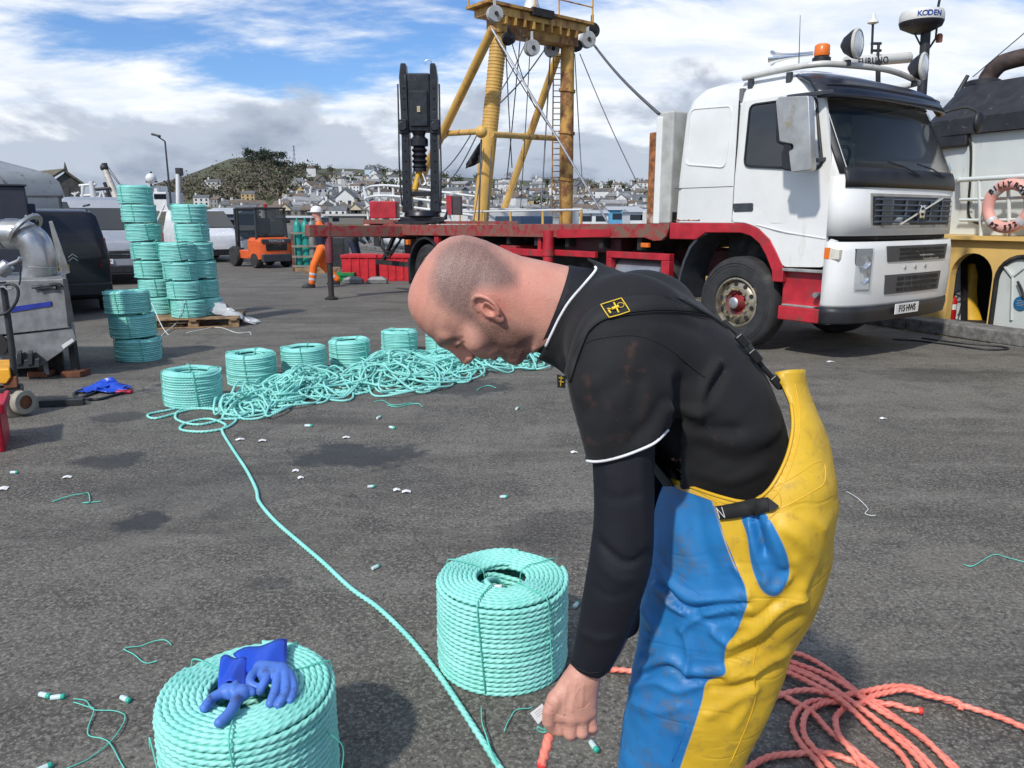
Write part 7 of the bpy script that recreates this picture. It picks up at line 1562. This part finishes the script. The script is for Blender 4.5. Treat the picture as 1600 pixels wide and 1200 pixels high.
# white house: curved corner at the left
R_=.9;aC=an(1490,300,1.35)[0];cor=[]
nW=1.35
for t in np.linspace(0,PI/2,8):cor.append((aC-.0-R_*(1-math.sin(t))*0+R_*math.sin(t)*1.0,nW+R_*(1-math.cos(t))))
ring=[(-5,nW)]+[(aC+R_*math.sin(t),nW+R_*(1-math.cos(t))) for t in np.linspace(0,PI/2,8)]+[(aC+R_,6),(-5,6)]
inv(MB().loft([[kp(a,n,z) for a,n in ring] for z in(zdeck+.06,ztop)]).build('wheelhouse',VW,None,40,bevel=.01))
zr=an(1600,178,nW)[1]
ring2=[(-5,nW-.12)]+[(aC+(R_+.12)*math.sin(t),nW-.12+(R_+.12)*(1-math.cos(t))) for t in np.linspace(0,PI/2,8)]+[(aC+R_+.12,6),(-5,6)]
inv(MB().loft([[kp(a,n,z) for a,n in ring2] for z in(ztop+.002,ztop+.22)]+[[kp(a*.96,n+.5,z) for a,n in ring2] for z in(ztop+.75,)]).build('casing_roof',VB,None,40))
inv(MB().loft([[kp(a,n,z) for a,n in((aC-.18,1.24),(aC+.4,1.27),(aC+.95,1.8),(aC+.95,2.4),(aC-.1,2.2))] for z in(ztop-.17,ztop+.2)]).build('black_corner',VB,None,0,bevel=.03))
# conduit, rails, lifebuoy
c_=spline([VPn(1512,205,nW-.05),VPn(1517,230,nW-.05),VPn(1516,280,nW-.05),VPn(1513,330,nW-.05),VPn(1520,345,nW-.05),VPn(1532,350,nW-.05)],5);inv(MB().tube(c_,.018,6).build('conduit',UNDER,None,60))
plate([(1511,200),(1521,200),(1519,330),(1513,330)],nW-.02,'conduit_cover',VW)
for v0,v1_,r in((281,274,.034),(312,309,.022),(344,344,.022)):
    inv(MB().tube([VPn(1500,v0,1.02),VPn(1560,(v0+v1_)/2,1.02),VPn(1680,v1_-4,1.02)],r,8).build('deck_rail',VW,None,60))
for u in(1531,1576,1640):inv(MB().tube([VPn(u-1,278,1.02),VPn(u+2,374,1.02)],.024,8).build('rail_post',VW,None,60))
inv(MB().tube(spline([VPn(1500,281,1.02),VPn(1497,281,1.25),VPn(1496,282,nW)],4),.034,8).build('rail_return',VW,None,60))
lb=VPn(1576,322,.93);LR=.36;lr=.075;PINK=M('faded_lifebuoy',(.74,.37,.31),.6,var=.1,dirt=(.5,.2,.14),damt=.4)
m=MB();th=np.linspace(0,2*PI,48,endpoint=False);m.tube([lb-D3*((LR-lr)*math.cos(t))+np.array((0,0,(LR-lr)*math.sin(t))) for t in th],lr,12,closed=True)
lo=m.build('lifebuoy',PINK,None,180);tag(lo,'faded orange lifebuoy with black lettering hanging on the vessel\'s white rail','lifebuoy')
xd=-D3
for t in np.radians((45,132,225,318)):
    for_=[]
    m=MB();m.tube([lb+xd*((LR-lr)*math.cos(t+e))+np.array((0,0,(LR-lr)*math.sin(t+e))) for e in np.linspace(-.11,.11,5)],lr+.004,12);m.build('reflective_band',BAND,lo,60)
def arctext(s,t0,dt,rad,flip,size):
    for i,ch in enumerate(s):
        if ch==' ':continue
        t=math.radians(t0+dt*i);er=xd*math.cos(t)+np.array((0,0,math.sin(t)));et=-(xd*math.sin(t)*-1+np.array((0,0,-math.cos(t))))*1.
        et=np.array(xd)*math.sin(t)-np.array((0,0,math.cos(t)))
        up=er if not flip else -er;rt=et if not flip else -et
        o=lb+er*rad-N3*(lr+.004);text(ch,size,frame(o,rt,up),PB_,'lettering',lo,.003,bold=.003)
arctext('BILLY',138,-13.,LR-lr,False,.095);arctext('ROWNEY',66,-13.,LR-lr,False,.095);arctext('PZ 532',238,13.5,LR-lr,True,.085)
# exhaust, radar mast, scanner bar
e_=at(1533,158,13.2)
inv(MB().lathe([(.24,-.25),(.24,.12),(.26,.13),(.26,.3),(.22,.32)],tuple(e_),(0,0,1),22).build('exhaust_base',VB,None,40))
ep=spline([at(1540,132,13.2),at(1546,118,13.2),at(1562,101,13.1),at(1584,93,13.0),at(1606,88,12.9)],6);inv(MB().tube(ep,[.135]*len(ep),18).build('exhaust_pipe',M('exhaust_rust',(.05,.032,.028),.75,var=.5,scale=8,bump=.3),None,60))
inv(MB().tube([at(1495,150,13),at(1512,118,13)],[.05,.03],8).build('horn',VB,None,60))
mp1=at(1440,150,13.4);mp2=at(1447,42,13.4);ms=inv(MB().tube([mp1,mp2],.075,12).build('radar_mast',VB,None,60))
d_=at(1440,31,13.4);rd=inv(MB().lathe([(.14,-.16),(.30,-.10),(.335,-.03),(.33,.08),(.31,.12),(.2,.135)],tuple(d_),(0,0,1),28).build('radar_dome',M('radar_white',(.68,.67,.62),.4,var=.04),None,50));inv(MB().lathe([(.12,-.2),(.31,-.105),(.335,-.035)],tuple(d_-np.array((0,0,.004))),(0,0,1),28).build('radar_base',VB,None,50),rd)
RBL=M('lettering_blue',(.01,.05,.25),.5)
for i,ch in enumerate('KODEN'):
    g=math.radians(-12+ -20+13*i);q=np.array((math.sin(g),-math.cos(g),0));pos=Vector(d_+q*.336+np.array((0,0,.03)));M4=frame(pos,(math.cos(g),math.sin(g),0),(0,0,1));o=text(ch,.115,M4,RBL,'lettering',None,.003,bold=.002);o.data.transform(M4);o.matrix_local=Matrix.Identity(4);inv(o,rd)
inv(MB().tube([at(1462,30,13.4),at(1468,0,13.4),at(1472,-30,13.4)],.022,6).build('whip_aerial',VB,None,60));inv(MB().tube([at(1452,75,13.4),at(1462,60,13.4),at(1466,20,13.4)],.018,6).build('aerial_bracket',VB,None,60))
inv(MB().lathe([(.05,0),(.05,.1),(.03,.13)],tuple(at(1467,66,13.4)),(0,0,1),10).build('deck_light',M('lamp_brown',(.3,.08,.02),.3),None,40))
inv(MB().tube([at(1425,44,13.4),at(1438,70,13.4)],.015,6).build('radar_strut',VB,None,60))
fb=inv(MB().tube([at(1322,97,13.0),at(1420,90,13.6)],.085,12).build('scanner_bar',M('radar_white',(.68,.67,.62),.4),None,60))
t_=at(1362,98,13.0);o_=Vector(t_+np.array((0,-.06,0)));M4=frame(t_+np.array((-.02,-.105,-.0)),at(1420,90,13.6)-at(1322,97,13.0),(0,0,1));o=text('FURUNO',.15,M4,PB_,'lettering',None,.003,1.15,bold=.003);o.data.transform(M4);o.matrix_local=Matrix.Identity(4);inv(o,fb)
inv(MB().tube([at(1372,140,13.2),at(1372,95,13.2)],.04,8).build('scanner_post',VB,None,60))
inv(MB().tube([at(1370,108,13.2),at(1373,68,13.2)],.025,6).build('aerial_post',VB,None,60));inv(MB().tube([at(1362,84,13.2),at(1364,36,13.2)],.02,6).build('aerial_post',VB,None,60))
for v in(68,79):inv(MB().tube([at(1361,v,13.2),at(1377,v,13.2)],.022,6).build('aerial_clamp',VB,None,60))
inv(MB().lathe([(.03,-.02),(.085,.0),(.08,.03),(.04,.06),(.03,.14),(.01,.16)],tuple(at(1364,36,13.2)),(0,0,1),14).build('gps_dome',M('radar_white',(.68,.67,.62),.4),None,50))
inv(MB().tube([at(1520,120,13),at(1600,52,12),at(1680,-20,11)],.008,5).build('stay_wire',WIRE,None,60))
# cable on the quay by the kerb
tag(MB().tube(gl([(1395,530),(1430,532),(1480,538),(1540,546),(1575,545),(1560,541),(1500,536),(1440,528)],.012,8),.011,6).build('black_cable',BLK,None,180),'thin black cable lying along the kerb at the right','cable')
# ---------------------------------------------------------------- far harbour: pier, sheds, boats, hill, houses, trees
CONC=M('pier_concrete',(.20,.19,.175),.85,var=.25,scale=1.5,dirt=(.07,.07,.06));PILE=M('pier_pile',(.03,.028,.025),.85,var=.3)
pier=thing('pier','low dark pier on piles behind the forklift','pier',(-20,62,0))
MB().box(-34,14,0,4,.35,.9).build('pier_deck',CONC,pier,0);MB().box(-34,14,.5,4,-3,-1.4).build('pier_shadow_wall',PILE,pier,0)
for i in range(24):MB().box(-33+i*2,-32.6+i*2,.1,.5,-3.2,.34).build('pile',PILE,pier,0)
ROOFW=M('shed_roof',(.42,.44,.45),.6,var=.1);SHW=M('shed_wall',(.12,.14,.17),.7,var=.2)
def shed(lab,u0,u1,vt,vb,Y,mat,rmat,d=6,name='harbour_shed'):
    a,b=at(u0,vb,Y),at(u1,vb,Y);top=at(u0,vt,Y)[2];bz=max(at(u0,vb,Y)[2],-2.5);t=thing(name,lab,'shed',(a[0],Y,bz));w=b[0]-a[0];h=top-bz
    MB().box(0,w,0,d,0,h*.8).build('wall',mat,t,0);m=MB();m.prism([(-.3,h*.78),(d/2,h),(d+.3,h*.78)],'yz',-.2,w+.2);m.build('roof',rmat,t,0)
    for i in range(max(2,int(w/4))):x=w*(i+.5)/max(2,int(w/4));MB().box(x-.6,x+.6,-.03,-.005,h*.25,h*.6).build('window',DARKGL,t,0)
shed('long low pale roofed shed behind the right-hand coil stack',322,372,324,372,75,SHW,ROOFW)
shed('white and blue harbour shed behind the flatbed, right of the gantry',905,950,328,352,90,BW,ROOFW);shed('pale blue fronted harbour shed right of the gantry, near the headboard',952,1000,322,350,100,M('shed_blue',(.10,.35,.55),.6),ROOFW);shed('white harbour shed just left of the rusty headboard',985,1018,326,350,80,BW,ROOFW)
shed('long grey harbour shed right of the forklift',430,500,337,352,120,M('stone_grey',(.17,.16,.14),.8),ROOFW);shed('grey shed with pale roof behind the worker',500,600,334,350,140,M('stone_grey',(.17,.16,.14),.8),M('pale_roof',(.40,.38,.33),.7))
# curved sheeted building and stone gable at the left
CUR=M('translucent_sheeting',(.24,.26,.27),.5,var=.15,scale=.8,dirt=(.12,.12,.12),damt=.4)
Yc=38;cs=thing('curved_shed','long pale curved-roofed shed at the far left','shed',(at(105,330,Yc)[0],Yc,0))
x1=at(104,330,Yc)[0];prof=[(104,330),(101,305),(93,285),(80,273),(62,267)]
pr_=[at(u,v,Yc) for u,v in prof];m=MB();ring0=[p for p in pr_]+[pr_[-1]+np.array((-9,0,2.3)),np.array((pr_[-1][0]-18,Yc,1.5)),np.array((pr_[-1][0]-18,Yc,0)),np.array((x1,Yc,0))]
ring1=[p+np.array((-10,-14,0)) for p in ring0];m.loft([ring0,ring1]);int_(m.build('sheeted_roof',CUR,None,30),cs,cs)
for k in range(1,7):f=k/7;int_(MB().tube([p+np.array((-10*f,-14*f,.02)) for p in ring0[:6]],.05,5).build('roof_rib',GALV,None,0),cs,cs)
STONE=M('dark_stone',(.075,.072,.068),.85,var=.3,scale=2,bump=.3);MOSS=M('mossy_roof',(.12,.11,.075),.85,var=.3)
Ys=58;a,b=at(96,330,Ys),at(126,330,Ys);apex=at(108,268,Ys);ev=at(126,286,Ys);sg=thing('stone_building','dark stone gabled building with mossy roof left of the trawler masts','building',(a[0],Ys,0),.55)
w=b[0]-a[0];hz_,ha=ev[2],apex[2];m=MB();m.prism([(0,0),(w,0),(w,hz_),(w*.42,ha),(-.5,hz_)],'xz',0,10);m.build('wall',STONE,sg,0)
m=MB();m.add([(w*.42,-.2,ha+.1),(w*.42-3.6,4,ha-.2),(-5.,4,hz_-.3),(-.8,-.2,hz_)],[(0,1,2,3)]);m.build('roof',MOSS,sg,0,solid=.15)
m=MB();m.add([(w*.42,-.25,ha+.1),(w+.3,-.25,hz_),(w+.3,10,hz_),(w*.42,10,ha+.1)],[(0,1,2,3)]);m.build('roof',MOSS,sg,0,solid=.15)
for x,z in((w*.42,ha),(-3.4,ha-.3)):MB().lathe([(.15,0),(.1,.3),(.02,.7)],(x,.3,z),(0,0,1),6).build('finial',STONE,sg,0)
for i in range(2):MB().box(w*.25+i*1.1,w*.25+.7+i*1.1,-.05,.05,hz_*.55,hz_*.75).build('window',DARKGL,sg,0)
# trawlers beyond the vans: white gallows, derricks
def boat(name,lab,u0,u1,Y,z0,hullm,parts,zdk=.6):
    a,b=at(u0,340,Y),at(u1,340,Y);t=thing(name,lab,'trawler',(a[0],Y,-3));w=b[0]-a[0]
    m=MB();m.loft([[(0,0,0),(w*.85,0,0),(w,1.6,0),(w*.85,3.2,0),(0,3.2,0)],[(-.3,-.2,3+zdk),(w*.9,-.2,3+zdk),(w*1.12,1.6,3.4+zdk),(w*.9,3.4,3+zdk),(-.3,3.4,3+zdk)]]);m.build('hull',hullm,t,30)
    for kind,*q in parts:
        if kind=='tube':
            P,r,mt,nm=q;o=MB().tube([at(u,v,Y+dy) for u,v,dy in P],r,8).build(nm,mt,None,60)
        elif kind=='box':
            (u0_,v0_,u1_,v1_,dy,dd),mt,nm=q;p,q_=at(u0_,v0_,Y+dy),at(u1_,v1_,Y+dy);o=MB().box(min(p[0],q_[0]),max(p[0],q_[0]),Y+dy,Y+dy+dd,min(p[2],q_[2]),max(p[2],q_[2])).build(nm,mt,None,0,bevel=.03)
        else:
            (u,v,dy,r),mt,nm=q;o=MB().ball(tuple(at(u,v,Y+dy)),r,12,8).build(nm,mt,None,60)
        int_(o,t,t)
    return t
DKM=M('derrick_cream',(.50,.46,.40),.5,var=.15)
boat('trawler','trawler with white gallows and a raked derrick behind the vans',112,205,40,0,HB,[('tube',[(128,325,0),(130,290,0)],.09,BW,'gallows_leg'),('tube',[(148,325,0),(143,283,0)],.14,BW,'gallows_leg'),('tube',[(124,290,0),(150,288,0)],.07,BW,'gallows_bar'),('tube',[(126,306,0),(146,305,0)],.07,BW,'gallows_bar'),
 ('tube',[(151,325,0),(158,300,0)],.06,BW,'frame_leg'),('tube',[(168,325,0),(160,298,0)],.06,BW,'frame_leg'),('tube',[(150,296,0),(172,294,0)],.08,DARKM,'frame_top'),('tube',[(188,325,0),(164,265,.5)],[.19,.15],DKM,'derrick'),('tube',[(179,325,1),(163,285,1)],.09,DARKM,'derrick_strut'),('ball',(163,262,.5,.2),DARKM,'derrick_head'),('tube',[(163,255,.5),(166,268,.5)],.14,DARKM,'derrick_block'),('tube',[(166,262,.5),(186,288,.5)],.02,WIRE,'stay'),('tube',[(170,262,.5),(196,300,.5)],.02,WIRE,'stay'),('box',(143,300,160,326,.4,1.5),BW,'deck_gear'),('tube',[(118,325,0),(117,300,0)],.05,BW,'light_post'),('tube',[(112,302,0),(117,305,0),(123,300,0)],.05,BW,'light_arm'),('tube',[(108,325,0),(109,292,0)],.03,DARKM,'aerial'),('box',(150,312,166,326,-.4,.4),BW,'raft_canister')])
boat('trawler','white wheelhoused trawler with red hull between the two tall coil stacks',226,285,48,0,M('hull_red',(.35,.03,.03),.5,var=.2),[('box',(238,300,262,330,0,2.5),BW,'wheelhouse'),('box',(240,303,260,311,-.03,.02),DARKGL,'window'),('ball',(236,279,.5,.32),BW,'radome'),('tube',[(236,298,.5),(236,268,.5)],.06,DARKM,'mast'),('tube',[(228,284,.5),(246,284,.5)],.05,DARKM,'cross_tree'),('box',(232,290,246,302,.6,1.5),BW,'upper_house'),('tube',[(246,345,-.3),(258,318,-.3),(270,345,-.3)],.08,BW,'a_frame'),('tube',[(250,330,-.3),(266,330,-.3)],.06,BW,'a_frame_bar'),('tube',[(279,322,0),(278,272,0)],[.16,.14],BW,'boom'),('box',(273,262,283,274,-.1,.4),DARKM,'boom_head'),('tube',[(282,268,0),(292,316,0)],.02,WIRE,'stay'),('tube',[(285,315,0),(282,270,0)],.02,WIRE,'stay')])
# --- hill
UR=[100,190,235,270,300,340,380,400,440,470,520,560,620,700,760,800,850,900,950,1000,1060,1200,1400,1700];VR=[330,318,304,290,284,270,256,254,256,266,270,270,274,281,284,286,288,291,292,291,292,300,310,320]
Y0_,Y1_=250.,540.
def ridge(u):return H+(340-np.interp(u,UR,VR))/1200*Y1_*1.03
def zter(u,Y):
    t=np.clip((Y-Y0_)/(Y1_-Y0_),0,1.0);s=t**.9;r=ridge(u)
    return -2.2+(r+2.2)*s-np.clip((Y-Y1_)/300,0,1)*20+1.2*np.sin(u*.05+Y*.03)*t*(1-t)*4
us=np.linspace(60,1700,150);ys=np.concatenate([np.linspace(246,Y1_,36),[600,760]])
P=np.zeros((len(ys),len(us),3))
for i,Y in enumerate(ys):
    P[i,:,0]=(us-800)/1200*Y*1.01;P[i,:,1]=Y;P[i,:,2]=zter(us,Y)
P[0,:,2]=-3.2
m,nt,b,co=newmat('hill_grass');n=noise(nt,co,.02,6,.65);n2=noise(nt,co,.12,5,.6)
c=mix(nt,sstep(nt,n,.4,.6),(.075,.072,.042),(.085,.098,.045));c=mix(nt,sstep(nt,n2,.5,.7),c,(.05,.045,.035));nt.links.new(c,b.inputs['Base Color']);b.inputs['Roughness'].default_value=.95
g=MB();g.sheet(P);tag(g.build('hill',m,None,60),kind='structure')
def solveY(u,v):
    for Y in np.arange(256,Y1_,3.):
        p=at(u,v,Y)
        if p[2]<=zter(u,Y):return Y,p
    return None
# houses
WALLS={'white':(.66,.66,.64),'cream':(.55,.47,.33),'grey':(.24,.235,.225),'pale blue':(.42,.52,.60),'stone':(.20,.175,.14),'ochre':(.45,.33,.16)}
ROOFS={'slate':(.12,.125,.13),'brown':(.15,.115,.09),'pale grey':(.26,.26,.26)}
WM={k:M('render_'+k.replace(' ','_'),v,.8,var=.08,scale=.3) for k,v in WALLS.items()};RM={k:M('roof_'+k.replace(' ','_'),v,.8,var=.2,scale=.5) for k,v in ROOFS.items()};WINM=M('far_window',(.03,.035,.04),.3)
HM={}
def house_mesh(w,r,kind):
    key=(w,r,kind)
    if key in HM:return HM[key]
    m=MB();L,D,hh,rf=[(8,6.5,5.2,1.7),(12,7,5.4,1.8),(6,7,5.4,2.6),(18,7,5.2,1.8),(9,7,7.6,1.7)][kind]
    m.box(-L/2,L/2,0,D,-4,hh,0);m.prism([(-.3,hh-.1),(D/2,hh+rf),(D+.3,hh-.1)],'yz',-L/2-.25,L/2+.25,1) if kind!=2 else (m.prism([(-L/2,hh),(0,hh+rf),(L/2,hh)],'xz',.01,D-.01,0),m.prism([(-L/2-.4,hh-.15),(0,hh+rf+.05),(L/2+.4,hh-.15),(L/2+.4,hh+.15),(0,hh+rf+.4),(-L/2-.4,hh+.15)],'xz',-.3,D+.3,1))
    n=max(2,int(L/3))
    for i in range(n):
        x=-L/2+L*(i+.5)/n
        for z in ([1.0,3.3] if hh<7 else [1.,3.3,5.6]):m.box(x-.55,x+.55,-.06,.02,z,z+1.25,2)
    m.box(-L/2+.5,-L/2+1.4,D/2-.4,D/2+.4,hh+rf*.5,hh+rf+1.2,0)
    o=m.build('h',[WM[w],RM[r],WINM],None,0);me=o.data;bpy.data.objects.remove(o);HM[key]=me;return me
rg=random.Random(21);NH=0
def zonelab(u,v,vr):
    zo='left of the pines' if u<380 else 'below the pines' if u<455 else 'above the worker' if u<560 else 'left of the crane' if u<630 else 'between crane and gantry' if u<750 else 'inside the gantry' if u<890 else 'right of the gantry'
    f=(v-vr)/(345-vr);hb='on the skyline' if f<.18 else 'high up' if f<.45 else 'half way up' if f<.7 else 'low down'
    return zo,hb
SZ=['small','long','gable-fronted','terraced','tall']
placed=[]
def put_house(u,v,w,r,kind,sc,rz):
    q=solveY(u,v)
    if q is None:return
    Y,p=q;o=bpy.data.objects.new('house',house_mesh(w,r,kind));COL.objects.link(o);o.location=(p[0],p[1],zter(u,Y)+.3);o.rotation_euler=(0,0,rz);o.scale=(sc,)*3
    zo,hb=zonelab(u,v,np.interp(u,UR,VR));tag(o,'%s %s house with %s roof, %s, %s'%(SZ[kind],w,r,hb,zo),'house','houses on the hillside across the harbour')
    placed.append((u,v))
tries=0
while len(placed)<255 and tries<9000:
    tries+=1;u=rg.uniform(300,1045);vr=np.interp(u,UR,VR);v=vr+4+(347-vr-4)*rg.random()**.9
    if u<455 and v<325:continue
    if u<440 and rg.random()<.5:continue
    if any(abs(u-a)<7.5 and abs(v-b)<4. for a,b in placed):continue
    w=rg.choices(list(WALLS),[16,2,2.5,1,2,1])[0];put_house(u,v,w,rg.choices(list(ROOFS),[6,2,2])[0],rg.choices(range(5),[5,3,4,1.2,1])[0],rg.uniform(.52,.78),rg.uniform(-.7,.7)+(rg.random()<.3)*PI/2)
put_house(335,304,'white','slate',4,.65,.2);put_house(325,303,'white','slate',2,.6,.1);put_house(388,322,'ochre','slate',4,.55,.1);put_house(540,338,'white','slate',2,1.1,0)
# low harbour front row
for i,u in enumerate(range(380,640,22)):
    put_house(u,348,['stone','white','grey','cream','stone'][i%5],['slate','brown'][i%2],[1,3,0,2,3][i%5],.7,.0)
# trees
BARK=M('bark',(.06,.05,.04),.9);PINE=M('pine_needles',(.022,.034,.018),.9,var=.5,scale=.4);TWIG=M('bare_twigs',(.14,.118,.085),.95,var=.4,scale=.3);BUSH=M('dull_foliage',(.065,.078,.035),.9,var=.5,scale=.4)
def tree_mesh(kind,seed):
    r=np.random.default_rng(seed);m=MB();m2=MB();hgt={'pine':13,'bare':9,'bush':6}[kind]
    m2.tube([(0,0,0),(.2,.1,hgt*.4),(.1,.2,hgt*.75)],[.35,.28,.12],6,0)
    for k in range(5):g=r.random()*2*PI;m2.tube([(.1,.1,hgt*(.4+.06*k)),(2.2*math.cos(g),2.2*math.sin(g),hgt*(.62+.06*k))],[.14,.05],5,0)
    n={'pine':260,'bare':260,'bush':200}[kind];cl=[(r.normal()*2.6,r.normal()*2.2,hgt*(.62+.3*r.random()),1.2+1.2*r.random()) for _ in range(9)] if kind=='pine' else [(r.normal()*1.7,r.normal()*1.5,hgt*(.5+.4*r.random()),1.+1.1*r.random()) for _ in range(8)]
    for i in range(n):
        x,y,z,s=cl[r.integers(len(cl))];q=np.array((x,y,z))+r.normal(size=3)*s*np.array((.8,.8,.45 if kind=='pine' else .7));a=r.normal(size=3);a/=np.linalg.norm(a);b_=np.cross(a,r.normal(size=3));b_/=np.linalg.norm(b_);e=(.55 if kind!='bare' else .38)*(.6+.8*r.random());w_=e*(.75 if kind!='bare' else .35)
        m.add([q-a*e-b_*w_*.3,q+b_*w_,q+a*e,q-b_*w_],[(0,1,2,3)],1)
    o=m.build('t',{'pine':PINE,'bare':TWIG,'bush':BUSH}[kind],None,0,fix=False);me=o.data;bpy.data.objects.remove(o);o2=m2.build('t',BARK,None,0,fix=False);me2=o2.data;bpy.data.objects.remove(o2);return me,me2
TM={k:[tree_mesh(k,s+i*7) for i in range(3)] for k,s in(('pine',1),('bare',40),('bush',80))}
def put_tree(kind,u,v,sc,lab,grp,Yf=None):
    q=(Yf,at(u,v,Yf)) if Yf else solveY(u,v)
    if q is None:return
    Y,p=q;o=bpy.data.objects.new({'pine':'pine_tree','bare':'bare_tree','bush':'green_bush'}[kind],None);COL.objects.link(o);mm=rg.choice(TM[kind])
    for nm,me in zip(('crown','trunk'),mm):c_=bpy.data.objects.new(nm,me);COL.objects.link(c_);c_.parent=o;o.location=(p[0],p[1],zter(u,Y)-.2);o.rotation_euler=(0,0,rg.random()*6);o.scale=(sc,sc,sc*rg.uniform(.85,1.15));tag(o,lab,'tree',grp)
for i,(u,v,s) in enumerate(((388,262,.9),(396,260,1.0),(405,259,1.05),(414,259,1.1),(424,260,1.1),(434,262,1.05),(442,266,1.),(395,272,1.),(408,272,1.05),(420,274,1.1),(432,276,1.),(444,278,.95),(449,284,.7))):
    put_tree('pine',u,v,s*.74,'dark pine tree in the clump on the crest left of the crane','dark pines on the crest')
for i in range(120):
    u=rg.uniform(455,1045);vr=np.interp(u,UR,VR);v=vr+rg.choice([1,2,3,8,12,16,20,24,28,32,36,44])
    k=rg.choice(['bare','bush','bush']);zo,hb=zonelab(u,v,vr);put_tree(k,u,v,rg.uniform(.5,.95),'%s among the houses, %s, %s'%({'bare':'bare brown tree','bush':'dull green tree'}[k],hb,zo),'trees among the hillside houses')
# woodland on the left of the hill: a mass of bare crowns
r=np.random.default_rng(77);Vw=[];Qw=[];cnt=0
m=MB()
for i in range(420):
    u=r.uniform(228,470);vr=np.interp(u,UR,VR);v=vr+1+(318-vr)*r.random();q=solveY(u,v)
    if q is None:continue
    Y,p=q;hc=2.8+2.2*r.random()
    for j in range(34):
        c_=p+np.array((r.normal()*1.9,r.normal()*1.9,hc*.6+r.normal()*hc*.3));a=r.normal(size=3);a/=np.linalg.norm(a);b_=np.cross(a,r.normal(size=3));b_/=np.linalg.norm(b_);e=.5+.5*r.random();m.add([c_-a*e,c_+b_*e*.5,c_+a*e,c_-b_*e*.5],[(0,1,2,3)],int(r.random()<.3))
tag(m.build('woodland',[TWIG,BUSH],None,0,fix=False),'bare brown woodland covering the left side of the hill','woodland',kind='stuff')
# radio mast on the skyline
q=at(461,266,Y1_-5);rm_=thing('radio_mast','thin lattice radio mast on the skyline right of the pines','mast',(q[0],q[1],zter(461,Y1_-5)))
for dx in(-.5,.5):MB().tube([(dx,0,0),(dx*.2,0,12)],.14,5).build('mast_leg',DGREY,rm_,0)
for z in(3,6,9,11):MB().box(-.9,.9,-.1,.1,z,z+.2).build('mast_arm',DGREY,rm_,0)
